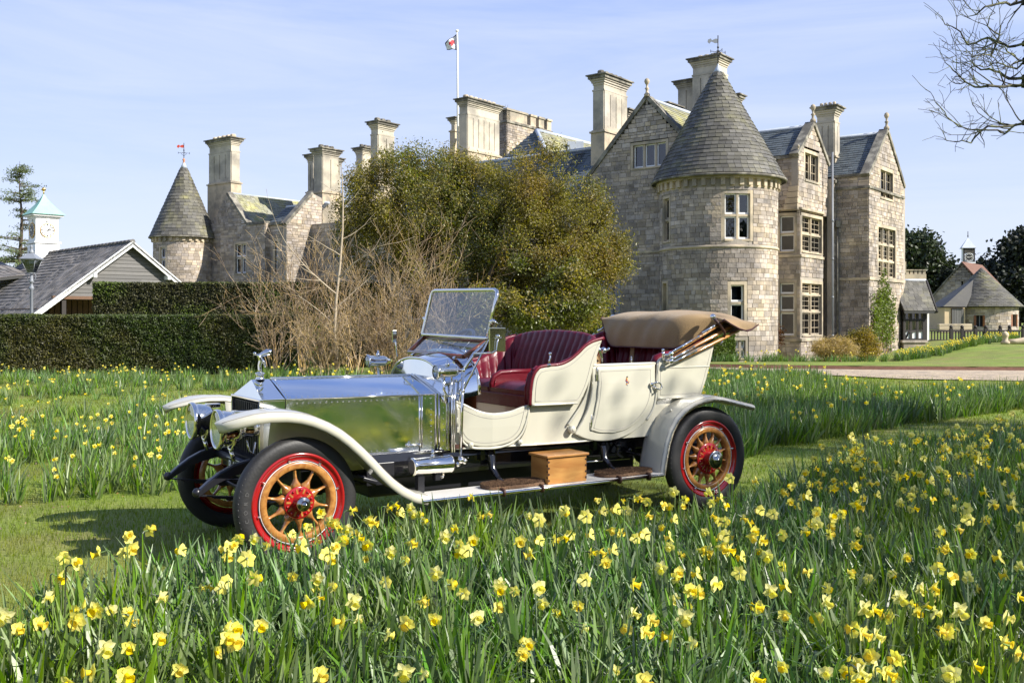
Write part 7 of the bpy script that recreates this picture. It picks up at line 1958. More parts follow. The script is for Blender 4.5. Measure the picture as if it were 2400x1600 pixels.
# lower shell of the body
shell_poly = [(1.31, .648), (2.95, .640), (3.52, .640), (3.62, .95), (3.80, 1.40), (3.655, 1.37), (3.35, 1.298), (3.23, 1.30), (3.16, 1.235), (2.46, 1.235), (2.40, 1.02), (2.34, .95), (1.905, .948)] + arc_pts([(1.84, .925), (1.755, .900), (1.62, .888), (1.53, .900), (1.45, .928), (1.38, .965), (1.315, .995)], 3)
panel('body_side', shell_poly, -.035, .03, lines=0, bev=.004)
# front door
fd = arc_pts([(1.318, 1.0), (1.385, .970), (1.46, .932), (1.54, .905), (1.63, .894), (1.755, .905), (1.84, .930), (1.90, .946)], 3) + arc_pts([(1.905, .935), (1.88, .84), (1.84, .745), (1.76, .682), (1.63, .655), (1.50, .657), (1.40, .690), (1.345, .755), (1.322, .85)], 4)
fdo = panel('front_door', fd, 0, .016, bulge=.006, bev=.007, lines=.03)
def moulding(name, P, boff, r=.009, mt='cream_paint', sides=(-1, 1), n=4, parent=car):
    P = arc_pts(P, n)
    for sd_ in sides:
        m = MB(); m.tube([(x, sd_ * (bw(x) + boff), z) for x, z in P], r, 8); m.build(name, MT[mt], parent)
moulding('door_moulding', [(1.325, .985), (1.34, .80), (1.37, .70), (1.44, .652), (1.55, .640), (1.66, .643), (1.77, .672), (1.85, .735), (1.895, .84), (1.915, .94)], .014, .010)
moulding('door_moulding', [(1.318, 1.0), (1.385, .972), (1.46, .934), (1.54, .906), (1.63, .895), (1.755, .906), (1.84, .931), (1.915, .95)], .010, .011)
moulding('sill_moulding', [(1.30, .648), (1.8, .646), (2.3, .642), (2.52, .645)], .004, .008)
moulding('body_moulding', [(1.925, .94), (1.915, .85), (1.885, .75), (1.84, .68), (1.80, .655)], .006, .006)
for x, z in ((1.43, .672), (1.835, .672)):
    m = MB(); A = Matrix.Translation((x, -bw(x) - .005, z)) @ Matrix.Rotation(R(90), 4, 'X'); m.lathe([(.021, 0), (.021, .022), (.016, .028), (.007, .029), (.006, .033)], A, 16); m.build('door_buffer', MT['cream_paint'], car)
# seat box side panel with its swept top
ss_top = arc_pts([(2.585, 1.462), (2.50, 1.440), (2.42, 1.400), (2.35, 1.345), (2.27, 1.290), (2.18, 1.258), (2.07, 1.250)], 4) + arc_pts([(1.99, 1.236), (1.945, 1.18), (1.925, 1.09), (1.918, .955)], 4)
ss = ss_top + [(2.345, .952)] + arc_pts([(2.38, .985), (2.43, 1.07), (2.468, 1.17), (2.492, 1.25), (2.53, 1.34)], 3)
ssp = panel('seat_side', ss, .022, .026, bulge=.004, bev=.007, lines=.028)
moulding('seat_side_moulding', [(1.918, .957), (2.1, .955), (2.345, .954)], .05, .008)
moulding('maroon_piping', [(2.60, 1.468), (2.50, 1.446), (2.42, 1.408), (2.35, 1.352), (2.27, 1.298), (2.18, 1.266), (2.07, 1.258), (1.985, 1.243), (1.935, 1.185), (1.912, 1.09), (1.905, .955)], .040, .015, 'maroon_leather')
# body side below the swept seat side
moulding('body_moulding', [(2.49, 1.235), (2.478, 1.12), (2.452, 1.02), (2.40, .93), (2.33, .845), (2.275, .780)], .012, .010)
m = MB(); A = Matrix.Translation((2.305, -bw(2.3) - .0, .745)) @ Matrix.Rotation(R(90), 4, 'X'); m.lathe([(.030, 0), (.030, .040), (.024, .046), (.010, .047), (.009, .052)], A, 18); m.build('door_buffer', MT['cream_paint'], car)
# rear door
rdp = [(2.500, 1.238), (3.155, 1.242)] + arc_pts([(3.150, 1.10), (3.140, .94), (3.085, .82), (2.975, .722), (2.845, .662), (2.69, .634), (2.535, .640), (2.42, .668), (2.335, .710)], 4) + arc_pts([(2.40, .80), (2.455, .90), (2.492, 1.02), (2.502, 1.13)], 3)
panel('rear_door', rdp, .006, .018, bulge=.008, bev=.010, lines=0)
rdi = [(2.548, 1.222), (3.112, 1.226)] + arc_pts([(3.108, 1.10), (3.090, .96), (3.035, .855), (2.94, .768), (2.82, .712), (2.69, .698), (2.56, .706), (2.475, .735)], 4) + arc_pts([(2.505, .84), (2.535, .98), (2.552, 1.11)], 3)
rdo = panel('door_panel', rdi, .026, .012, bulge=.010, bev=.008, lines=.024)
moulding('door_cap', [(2.49, 1.245), (2.8, 1.247), (3.16, 1.249)], .010, .014)
for x, z, L_ in ((2.545, 1.185, .06), (2.49, .80, .05)):
    m = MB(); b = -bw(x) - .030; m.tube([(x, b, z + .05), (x - .004, b - .004, z - .01)], .006, 6); m.box((x - .006, b - .004, z - .03), (.018, .010, .055)); m.build('door_hinge', MT['nickel'], rdo[0], bevel=.003)
for x, z in ((1.33, .93), (1.325, .86), (1.33, .79)):
    m = MB(); m.box((x, -bw(x) - .020, z), (.014, .010, .04)); m.build('door_hinge', MT['cream_paint'], fdo[0], bevel=.002)
# door handle that stands well out from the door
m = MB(); b = -bw(3.1) - .03; m.tube([(3.085, b + .01, 1.085), (3.085, b - .035, 1.078)], .011, 8); m.sphere((3.085, b - .03, 1.078), .019, 10)
m.tube([(3.085, b - .035, 1.075), (3.11, b - .05, 1.045), (3.15, b - .055, 1.035), (3.178, b - .052, 1.05), (3.16, b - .05, 1.085), (3.125, b - .048, 1.095), (3.09, b - .04, 1.085)], .0085, 8); m.build('door_handle', MT['nickel'], rdo[0])
# little painted crest: coloured dabs on the door
b = -(bw(2.85) + .026 + .012 + .010)
mat('crest_gold', (0.55, 0.28, 0.05), .5); mat('crest_red', (0.35, 0.04, 0.03), .5); mat('crest_blue', (0.05, 0.05, 0.2), .5)
for dx, dz, r_, c_ in ((0, .030, .008, 'crest_gold'), (.004, .043, .006, 'frame_black'), (-.006, .014, .008, 'crest_red'), (.006, .012, .007, 'crest_gold'), (0, 0, .008, 'crest_blue'), (.014, -.006, .006, 'crest_red'), (.020, .004, .004, 'crest_gold'), (-.002, -.016, .007, 'crest_gold'), (-.008, -.018, .004, 'crest_red'), (.004, -.026, .004, 'crest_blue')):
    m = MB(); A = Matrix.Translation((2.835 + dx, b + .0065, 1.105 + dz)) @ Matrix.Rotation(R(90), 4, 'X'); m.lathe([(r_, 0), (r_, .0055), (r_ * .6, .0065)], A, 9); m.build('crest', MT[c_], rdo[0])
# tonneau side
tn = [(3.162, .957), (3.665, .955), (3.722, 1.10), (3.775, 1.25), (3.835, 1.42)] + arc_pts([(3.655, 1.378), (3.50, 1.335), (3.35, 1.302), (3.25, 1.302), (3.20, 1.292), (3.172, 1.255), (3.162, 1.15)], 3)
tno = panel('tonneau_side', tn, .014, .030, bulge=.004, bev=.008, lines=.028)
moulding('tonneau_moulding', [(3.162, .957), (3.4, .956), (3.665, .955)], .042, .010)
moulding('tonneau_moulding', [(3.19, 1.215), (3.45, 1.212), (3.76, 1.210)], .046, .008, sides=(-1, 1))
moulding('post_moulding', [(3.175, 1.25), (3.160, 1.12), (3.152, .98), (3.12, .87), (3.05, .78)], .034, .010)
# rear of the body, floor, inner linings
m = MB(); m.grid([[(3.52, y, .64), (3.64, y, .95), (3.80, y * 1.02, 1.40)] for y in (-.62, -.3, 0, .3, .62)]); o = m.build('body_rear', MT['cream_paint'], car); o.modifiers.new('s', 'SOLIDIFY').thickness = .02
m = MB(); m.box((2.45, 0, .665), (2.3, 1.06, .03)); m.build('floor', MT['strap'], car)
m = MB(); m.box((1.95, 0, .83), (.02, 1.10, .30)); m.build('heelboard', MT['cream_paint'], car)
m = MB(); m.box((1.72, 0, .70), (.46, 1.0, .012)); m.build('floor_mat', MT['mat_brown'], car)
m = MB(); m.box((2.58, 0, 1.02), (.03, 1.16, .72)); m.build('partition', MT['cream_paint'], car)

# ---------------- upholstery
def upholstery(name, plan, zt, zb, lean, rollr=.03, pleat=.085, depth=.026, n=220, m_rows=22):
    """plan: (x, y) of the top rail; zt: heights; lean: how far the foot of the padding comes inwards"""
    P = [Vector((*p, 0)) for p in arc_pts(plan, 10)]; d = [0]
    for a, b in zip(P[:-1], P[1:]): d.append(d[-1] + (b - a).length)
    zts = np.interp(np.linspace(0, 1, len(P)), np.linspace(0, 1, len(zt)), zt)
    rows = []
    N = n
    for i in range(N):
        s_ = d[-1] * i / (N - 1); x = np.interp(s_, d, [p.x for p in P]); y = np.interp(s_, d, [p.y for p in P]); z = np.interp(s_, d, zts)
        e = .02; x2 = np.interp(min(s_ + e, d[-1]), d, [p.x for p in P]) - np.interp(max(s_ - e, 0), d, [p.x for p in P]); y2 = np.interp(min(s_ + e, d[-1]), d, [p.y for p in P]) - np.interp(max(s_ - e, 0), d, [p.y for p in P])
        l_ = math.hypot(x2, y2); nx, ny = -y2 / l_, x2 / l_       # inward normal, checked below
        cx_ = np.mean([p.x for p in P]) - .25
        if (cx_ - x) * nx + (0 - y) * ny < 0: nx, ny = -nx, -ny
        row = []
        for j in range(m_rows + 7):
            if j <= m_rows:
                t = j / m_rows; zz_ = zb + (z - rollr - zb) * t
                slant = (t ** 2) * .9
                ph = math.pi * s_ / pleat + slant * 1.6; w = abs(math.sin(ph)) ** .5
                tuft = 1 - .5 * math.exp(-((t - .72) / .07) ** 2) * abs(math.cos(ph)) ** 4
                off = .02 + lean * (1 - t) ** 1.2 + depth * w * (.45 + .55 * math.sin(math.pi * min(1, t * .9 + .1))) * tuft + .02 * math.sin(math.pi * t)
            else:
                q = (j - m_rows) / 6 * math.pi * .95; zz_ = z - rollr + rollr * math.sin(q) * 1.05; ph = math.pi * s_ / pleat + 1.44; off = .02 * math.cos(q) * 1.6 - .012 + .012 * abs(math.sin(ph)) ** .5 * math.cos(q / 2)
            row.append((x + nx * off, y + ny * off, zz_))
        rows.append(row)
    m = MB(); m.grid(rows); o = m.build(name, MT['maroon_leather'], car); md = o.modifiers.new('s', 'SOLIDIFY'); md.thickness = .012; md.offset = -1
    return o
upholstery('front_seat_back', [(1.95, -.600), (2.15, -.612), (2.33, -.622), (2.48, -.612), (2.57, -.55), (2.592, -.40), (2.598, -.2), (2.60, 0), (2.598, .2), (2.592, .40), (2.57, .55), (2.48, .612), (2.33, .622), (2.15, .612), (1.95, .600)], [1.235, 1.262, 1.335, 1.44, 1.485, 1.51, 1.522, 1.528, 1.522, 1.51, 1.485, 1.44, 1.335, 1.262, 1.235], 1.03, .10, rollr=.042, pleat=.092, depth=.032)
# side arm fronts
for sd_ in (-1, 1):
    m = MB(); m.tube([(1.93, sd_ * .585, .955), (1.925, sd_ * .59, 1.08), (1.945, sd_ * .60, 1.18), (2.01, sd_ * .60, 1.238)], [.034, .036, .034, .030], 10); m.build('arm_front', MT['maroon_leather'], car)
m = MB(); m.box((2.21, 0, 1.03), (.56, 1.13, .06)); m.build('front_seat_base', MT['maroon_leather'], car, bevel=.012)
m = MB(); m.box((1.925, 0, .972), (.03, 1.12, .10)); m.build('seat_valance', MT['maroon_leather'], car, bevel=.006)
for y0, y1 in ((-.545, -.015), (.03, .545)):
    rows = []
    for i in range(19):
        fx = i / 18; row = []
        for j in range(19):
            fy = j / 18; ed = min(1, 5 * min(fx, 1 - fx)) ** .5 * min(1, 5 * min(fy, 1 - fy)) ** .5
            row.append((1.925 + .50 * fx, y0 + (y1 - y0) * fy, 1.045 + .075 * ed - .018 * fx + .006 * mnoise.noise(Vector((fx * 6, fy * 6, y0)))))
        rows.append(row)
    m = MB(); m.grid(rows); m.box((2.175, (y0 + y1) / 2, 1.035), (.50, y1 - y0, .05)); m.build('seat_cushion', MT['maroon_leather'], car)
m = MB(); m.tube([(1.945, .0, 1.03), (1.94, .0, 1.09), (1.965, .0, 1.145), (2.03, .0, 1.175), (2.15, .0, 1.18), (2.42, .0, 1.18)], [.022, .024, .025, .025, .025, .025], 10, squash=.9); m.add([(1.955, y, 1.04) for y in (-.018, .018)] + [(1.975, y, 1.14) for y in (-.018, .018)] + [(2.05, y, 1.17) for y in (-.018, .018)] + [(2.42, y, 1.17) for y in (-.018, .018)] + [(2.42, y, 1.04) for y in (-.018, .018)], [(0, 2, 4, 6, 8), (9, 7, 5, 3, 1)]); m.build('centre_armrest', MT['maroon_leather'], car)
upholstery('rear_seat_back', [(3.20, -.600), (3.38, -.605), (3.55, -.605), (3.70, -.595), (3.76, -.52), (3.785, -.35), (3.79, 0), (3.785, .35), (3.76, .52), (3.70, .595), (3.55, .605), (3.38, .605), (3.20, .600)], [1.275, 1.315, 1.37, 1.44, 1.50, 1.53, 1.54, 1.53, 1.50, 1.50, 1.50, 1.44, 1.30], .98, .10, n=200)
m = MB(); m.tube([(3.19, -.60, 1.17), (3.175, -.60, 1.22), (3.21, -.605, 1.275), (3.30, -.61, 1.305), (3.42, -.61, 1.33)], [.03, .04, .05, .045, .03], 12); m.build('rear_arm_pad', MT['maroon_leather'], car)
m = MB(); m.box((3.45, 0, 1.03), (.55, 1.1, .14)); m.build('rear_cushion', MT['maroon_leather'], car, bevel=.03, seg=3)
m = MB(); m.box((2.60, -.0, 1.15), (.02, 1.12, .55)); m.build('front_seat_rear_lining', MT['maroon_leather'], car)
# screw-top fittings and things behind the front seat
m = MB(); m.tube([(2.075, -.655, 1.262), (2.077, -.655, 1.30), (2.085, -.655, 1.315), (2.083, -.655, 1.34)], .008, 8); m.sphere((2.083, -.655, 1.350), .014, 8); m.lathe([(.022, 0), (.018, .012)], Matrix.Translation((2.075, -.65, 1.258)), 12); m.build('hand_catch', MT['nickel'], car)
m = MB(); m.tube([(2.92, -.625, 1.25), (2.92, -.625, 1.30)], .006, 8); m.sphere((2.92, -.625, 1.305), .009, 8); m.lathe([(.02, 0), (.012, .008)], Matrix.Translation((2.92, -.625, 1.252)), 12); m.build('door_lock', MT['nickel'], car)
m = MB(); m.tube([(2.71, -.50, 1.20), (2.70, -.50, 1.30), (2.675, -.50, 1.36), (2.66, -.50, 1.40)], [.016, .020, .026, .018], 10); m.sphere((2.71, -.52, 1.36), .030, 10); m.tube([(2.70, -.53, 1.36), (2.74, -.55, 1.37), (2.745, -.55, 1.385)], .010, 8); m.build('screen_clamp', MT['nickel'], car)
m = MB()
for r_ in (.018, .028, .038, .048):
    m.tube([(2.66 + r_ * math.cos(t), -.50 + .0 * t, 1.275 + r_ * math.sin(t) * .8) for t in np.linspace(0, 2 * math.pi, 14)], .006, 5)
m.box((2.66, -.30, 1.275), (.10, .36, .075)); tag(m.build('rolled_rug', MT['tan_hide'], None, bevel=.008), 'rolled tan rug lying behind the front seat back', 'rug').location = O_CAR
bpy.data.objects['rolled_rug'].rotation_euler = (0, 0, TH)
# steering wheel seen through the screen
sw_c = Vector((1.74, .28, 1.40)); ax = Vector((-.62, 0, .78)).normalized(); uu = Vector((0, 1, 0)); ww = ax.cross(uu)
m = MB(); m.tube([sw_c + (uu * math.cos(t) + ww * math.sin(t)) * .20 for t in np.linspace(0, 2 * math.pi, 33)], .016, 8)
for t in (0, math.pi / 2, math.pi, 1.5 * math.pi): m.tube([sw_c, sw_c + (uu * math.cos(t) + ww * math.sin(t)) * .20], .010, 6)
m.tube([sw_c, sw_c - ax * .75], .020, 8); m.build('steering_wheel', MT['frame_black'], car)
m = MB(); m.tube([(1.60, -.2, 1.30), (1.56, -.2, 1.39)], .02, 8); m.build('scuttle_clock', MT['nickel'], car)

# ---------------- folded hood under its tan cover
FLAP = [(3.80, 1.615), (3.80, 1.615), (3.80, 1.62), (3.80, 1.62), (3.82, 1.61), (3.88, 1.58), (3.98, 1.54), (4.06, 1.52), (4.14, 1.535), (4.22, 1.575), (4.21, 1.57), (4.14, 1.53), (4.08, 1.515), (3.98, 1.535)]
rows = []
for i in range(49):
    b = .66 - 1.46 * i / 48; q = abs(b) / .66; ov = max(0.0, -b - .62) / .18; q = min(q, 1.0)
    droop = .012 * math.sin(b * 9) + .010 * math.sin(b * 23 + 1)
    k = (max(0.0, (q - .62) / .38) ** 2.0) if b < 0 else max(0.0, (q - .62) / .38) ** 2.2
    cz = -.035 * q ** 6
    base = [(3.535 + .05 * q ** 3, 1.362), (3.525 + .05 * q ** 3, 1.44), (3.54, 1.54), (3.59, 1.635), (3.68, 1.690), (3.82, 1.704), (4.0, 1.700), (4.18, 1.690), (4.32, 1.660), (4.43, 1.605), (4.45, 1.585), (4.34, 1.545), (4.16, 1.510), (4.02, 1.500)]
    tgt = [(3.90, 1.585), (3.88, 1.60), (3.86, 1.615), (3.85, 1.635), (3.85, 1.655), (3.90, 1.672), (4.02, 1.68), (4.18, 1.672), (4.32, 1.65), (4.43, 1.605), (4.45, 1.585), (4.34, 1.545), (4.16, 1.515), (4.06, 1.505)] if b < 0 else [(3.60, 1.60), (3.585, 1.61), (3.58, 1.62), (3.60, 1.64), (3.68, 1.665), (3.82, 1.675), (4.0, 1.675), (4.18, 1.67), (4.32, 1.65), (4.43, 1.605), (4.45, 1.585), (4.34, 1.545), (4.16, 1.515), (4.06, 1.505)]
    row = []
    for j, ((x, z), (x2, z2)) in enumerate(zip(base, tgt)):
        xx = x * (1 - k) + x2 * k; zz_ = z * (1 - k) + z2 * k + cz * (1 if 3 < j < 9 else 0)
        wv = (.012 * math.sin(b * 11 + j * .7) + .008 * math.sin(b * 31 + j * 1.3)) * (1 if 0 < j < 9 else .2)
        if b < 0 and xx > 3.8: xx = 3.8 + (xx - 3.8) * (1 - .26 * min(1, -b / .66) ** 1.5)
        if j < 9: zz_ += -.010 * abs(math.sin(b * 4.2 + .4)) * (1 if j > 3 else 0)
        fx, fz = FLAP[j]; o_v = min(1, ov) ** 1.4; row.append(((xx + wv) * (1 - o_v) + fx * o_v, b, (zz_ + wv * .4) * (1 - o_v * o_v) + fz * o_v * o_v))
    rows.append(row)
m = MB(); m.grid(rows); hood = m.build('folded_hood', MT['canvas'], car)
s_ = hood.modifiers.new('sub', 'SUBSURF'); s_.levels = 2; s_.render_levels = 2; s2_ = hood.modifiers.new('s', 'SOLIDIFY'); s2_.thickness = .010
m = MB(); m.tube([r_[0] for r_ in rows], .0065, 6); m.tube([r_[-1] for r_ in rows], .0065, 6); m.tube(rows[-1], .006, 6); m.tube(rows[0], .006, 6); m.build('cover_binding', MT['canvas_edge'], hood)
for y in (.20, -.27):
    m = MB(); m.box((3.60, y, 1.29), (.008, .055, .24), Matrix.Rotation(.12, 3, 'Y')); m.build('hood_strap', MT['canvas'], car)
# hood sticks
for sd_ in (-1, 1):
    for (a, c_, off, r_) in (((3.28, 1.330), (3.90, 1.610), .715, .019), ((3.31, 1.300), (4.02, 1.570), .705, .020), ((3.36, 1.275), (4.05, 1.520), .72, .019)):
        m = MB(); pts = [Vector((a[0] + (c_[0] - a[0]) * t, sd_ * off, a[1] + (c_[1] - a[1]) * t)) for t in (0, .33, .66, 1)]; m.tube(pts, [r_ * .9, r_, r_, r_], 8, squash=.8); m.build('hood_stick', MT['hood_wood'], car)
    for (a, c_, off) in (((3.265, 1.345), (3.56, 1.470), .738), ((3.26, 1.285), (3.50, 1.385), .745), ((3.27, 1.262), (3.52, 1.352), .75), ((3.60, 1.500), (3.80, 1.585), .738)):
        m = MB(); m.tube([(a[0], sd_ * off, a[1]), (c_[0], sd_ * off, c_[1])], .0095, 8)
        for t in (.1, .4, .7, 1.0): m.sphere((a[0] + (c_[0] - a[0]) * t, sd_ * (off + .004), a[1] + (c_[1] - a[1]) * t), .0125, 8)
        m.build('hood_iron', MT['nickel'], car)
    m = MB(); m.sphere((3.26, sd_ * .73, 1.330), .024, 10); m.sphere((3.265, sd_ * .73, 1.300), .020, 8); m.sphere((3.25, sd_ * .74, 1.268), .026, 10); m.tube([(3.21, sd_ * .69, 1.28), (3.20, sd_ * .70, 1.33), (3.20, sd_ * .70, 1.352)], [.012, .014, .010], 8); m.sphere((3.20, sd_ * .70, 1.36), .015, 8); m.tube([(3.20, sd_ * .70, 1.32), (3.26, sd_ * .73, 1.32)], .012, 8); m.tube([(3.24, sd_ * .64, 1.27), (3.25, sd_ * .74, 1.268)], .014, 8); m.build('hood_pivot', MT['nickel'], car)
    m = MB(); m.tube([(3.74, sd_ * .745, 1.62), (3.80, sd_ * .755, 1.57), (3.86, sd_ * .75, 1.50), (3.87, sd_ * .73, 1.47)], .014, 4); m.build('hood_buckle_strap', MT['strap'], car)
    m = MB(); m.sphere((3.765, sd_ * .70, 1.640), .028, 10); m.tube([(3.765, sd_ * .70, 1.64), (3.78, sd_ * .73, 1.60), (3.80, sd_ * .735, 1.58)], .014, 8); m.tube([(3.88, sd_ * .68, 1.46), (3.885, sd_ * .69, 1.42), (3.87, sd_ * .69, 1.40)], .010, 6); m.build('hood_catch', MT['nickel'], car)
# generator tank on the near step
A = Matrix.Translation((.900, -.64, .560)) @ Matrix.Rotation(R(90), 4, 'Y')
m = MB(); m.lathe([(.05, -.012), (.062, -.010), (.066, 0), (.066, .006), (.063, .010), (.063, .292), (.066, .296), (.066, .304), (.060, .312), (.04, .316)], A, 36); tk = m.build('acetylene_tank', MT['nickel'], car)
m = MB(); m.lathe([(.018, 0), (.018, .010), (.010, .014), (.010, .028), (.018, .030), (.016, .036), (.009, .042), (.006, .056)], Matrix.Translation((1.06, -.64, .622)), 14); m.tube([(1.14, -.64, .50), (1.14, -.65, .475), (1.12, -.66, .47)], .012, 6); m.build('tank_filler', MT['nickel'], tk)
m = MB(); m.box((.96, -.63, .44), (.05, .05, .14)); m.box((1.10, -.63, .48), (.05, .05, .06)); m.build('tank_bracket', MT['frame_black'], tk)
# number plate
m = MB(); m.add([(-.235, -.36 + dx, z) for dx, z in ((0, .635), (.42, .635), (.42, .53), (0, .53))] + [(-.225, -.36 + dx, z) for dx, z in ((0, .635), (.42, .635), (.42, .53), (0, .53))], [(0, 1, 2, 3), (7, 6, 5, 4), (0, 4, 5, 1), (1, 5, 6, 2), (2, 6, 7, 3), (3, 7, 4, 0)]); pl_ = m.build('number_plate', MT['plate_black'], car)
me = text_mesh('R 1909', .105, .0015); o = put('plate_lettering', me, pl_, MT['plate_white'])
o.matrix_local = Matrix.Translation((-.238, -.15, .582)) @ Matrix(((0, 0, -1, 0), (-1, 0, 0, 0), (0, 1, 0, 0), (0, 0, 0, 1)))
m = MB(); m.add([(-.236, y, z) for y, z in ((-.36, .635), (.06, .635))] + [(-.236, y, z) for y, z in ((.06, .64), (-.36, .64))], [(0, 1, 2, 3)]); m.build('plate_edge', MT['plate_white'], pl_)
# ================================================================ daffodils: prototypes as arrays, placed as objects (nearest) or joined (the rest)
def ab(X, Y):      # car coordinates of a ground point
    dx, dy = X - O_CAR[0], Y - O_CAR[1]; c_, s_ = math.cos(TH), math.sin(TH)
    return dx * c_ + dy * s_, -dx * s_ + dy * c_
class Geo:
    def __init__(s): s.v = []; s.f = []; s.n = 0
    def add(s, v, f): s.v.append(np.asarray(v, float)); s.f.append(np.asarray(f, int) + s.n); s.n += len(v)
    def get(s):
        if not s.v: return np.zeros((0, 3)), np.zeros((0, 4), int)
        return np.concatenate(s.v), np.concatenate(s.f)
def strap_leaf(g, base, az, L_, w, lean, droop, nseg=4, twist=0.0):
    d = np.array([math.cos(az), math.sin(az), 0.0]); sdv = np.array([-math.sin(az + twist), math.cos(az + twist), 0.0]); p = np.array(base, float); pts = []
    ang = math.pi / 2 - lean
    for i in range(nseg + 1):
        t = i / nseg; ww = w * (.75 + .5 * t - 1.15 * t ** 3.2) * .5; ww = max(ww, .0006)
        pts.append(p - sdv * ww); pts.append(p + sdv * ww)
        st = L_ / nseg; p = p + d * math.cos(ang) * st + np.array([0, 0, 1]) * math.sin(ang) * st; ang -= droop * (t + .3)
    g.add(pts, [(2 * i, 2 * i + 1, 2 * i + 3, 2 * i + 2) for i in range(nseg)])
def frame_from(n):
    n = n / np.linalg.norm(n); a = np.cross(n, [0, 0, 1.0]); a /= np.linalg.norm(a) + 1e-9; return a, np.cross(a, n) * -1, n
def flower_geo(c, n, s, rng, seg=8, petals=6, half=False):
    """petals, trumpet as two Geo; n = direction the flower faces"""
    a, b, n = frame_from(np.array(n, float)); P, T = Geo(), Geo(); off = rng.random() * 6
    for k in range(petals):
        t = 2 * math.pi * k / petals + off; back = (-.14 if k % 2 else .0) + rng.normal() * .22; L_ = s * rng.uniform(.84, 1.05); w = s * .40 * rng.uniform(.85, 1.1)
        r_ = a * math.cos(t) + b * math.sin(t); q = -a * math.sin(t) + b * math.cos(t); tw = rng.normal() * .22
        c0 = c + n * s * .02 * (k % 2)
        q1 = q * math.cos(tw) + n * math.sin(tw)
        pts = [c0 - q * w * .35, c0 + q * w * .35, c0 + r_ * L_ * .36 + q1 * w + n * L_ * back * .2, c0 + r_ * L_ * .36 - q1 * w + n * L_ * back * .2,
               c0 + r_ * L_ * .72 + q1 * w * .78 + n * L_ * back * .6, c0 + r_ * L_ * .72 - q1 * w * .78 + n * L_ * back * .6, c0 + r_ * L_ * .5 + n * (L_ * back * .4 - .07 * s), c0 + r_ * L_ + n * L_ * (back + .03)]
        P.add(pts, [(0, 1, 6, 6), (1, 2, 6, 6), (0, 6, 3, 3), (2, 4, 6, 6), (5, 3, 6, 6), (4, 7, 6, 6), (7, 5, 6, 6)])
    rows = []
    prof = ((.20, .0), (.23, .40), (.28, .68), (.47, .90), (.40, .84)) if not half else ((.22, 0), (.28, .5), (.46, .82))
    for i, (r_, h_) in enumerate(prof):
        for k in range(seg):
            t = 2 * math.pi * k / seg; fr = 1 + (.12 * math.sin(k * 2.4 + off) if i >= 3 or (half and i == 2) else 0)
            rows.append(c + (a * math.cos(t) + b * math.sin(t)) * s * r_ * fr + n * s * h_ * .92)
    m_ = len(prof)
    T.add(rows, [(i * seg + k, i * seg + (k + 1) % seg, (i + 1) * seg + (k + 1) % seg, (i + 1) * seg + k) for i in range(m_ - 1) for k in range(seg)])
    return P, T
def fix(F):       # degenerate quads -> separate triangle array
    F = np.asarray(F); tri = F[F[:, 2] == F[:, 3]][:, :3]; quad = F[F[:, 2] != F[:, 3]]; return [quad, tri]
SUNH = np.array([.5, -.75, 0.0])
def make_proto(seed, nleaf, nflow, h=.33, lw=.014, nseg=4, fs=.037, spread=.07, lod=False):
    rng = np.random.default_rng(seed); L_ = Geo(); fl = []
    for i in range(nleaf):
        az = rng.random() * 2 * math.pi; r_ = spread * rng.random() ** .5
        strap_leaf(L_, (math.cos(az) * r_, math.sin(az) * r_, -.01), az + rng.normal() * .6, h * rng.uniform(.72, 1.25), lw * rng.uniform(.75, 1.2), abs(rng.normal()) * .36 + .05, max(0, rng.normal() * .20 + .13) + (rng.random() < .28) * .55, nseg, rng.normal() * .8)
    for i in range(nflow):
        az = rng.random() * 2 * math.pi; r_ = spread * .7 * rng.random() ** .5; hh = h * rng.uniform(.90, 1.20); lean = rng.normal() * .06
        b0 = np.array([math.cos(az) * r_, math.sin(az) * r_, 0.0]); top = b0 + np.array([math.cos(az) * lean * hh + rng.normal() * .02, math.sin(az) * lean * hh + rng.normal() * .02, hh])
        n = SUNH * .7 + rng.normal(size=3) * .95; n[2] = rng.normal() * .30 - .30; n /= np.linalg.norm(n)
        S = Geo(); mid = (b0 + top) / 2 + rng.normal(size=3) * .006; nh = np.array([n[0], n[1], 0.0]); nh /= np.linalg.norm(nh) + 1e-9
        neck = top + nh * .012 + np.array([0, 0, .008]); c = top + nh * .026 + n * .02 + np.array([0, 0, .002])
        V, F = seg_tubes([b0, mid, top, neck], [mid, top, neck, c - n * .004], [.0036, .0034, .003, .0026], [.0034, .003, .0026, .0055], 4 if not lod else 3)
        S.add(V, F if not lod else F)
        P, T = flower_geo(c, n, fs * rng.uniform(.82, 1.12), rng, 10 if not lod else 6, half=lod)
        if rng.random() < .13:      # still in bud, pointing up and out
            up_ = np.array([nh[0] * .5, nh[1] * .5, .8]); P, T = Geo(), Geo()
            V, F = seg_tubes([neck, neck + up_ * .014], [neck + up_ * .014, neck + up_ * .042], [.004, .0085], [.0085, .0015], 6); P.add(V, F)
            V, F = seg_tubes([neck + up_ * .036], [neck + up_ * .046], [.003], [.001], 4); T.add(V, F)
        fl.append((P, T, S, rng.random() < .16))
    return L_, fl
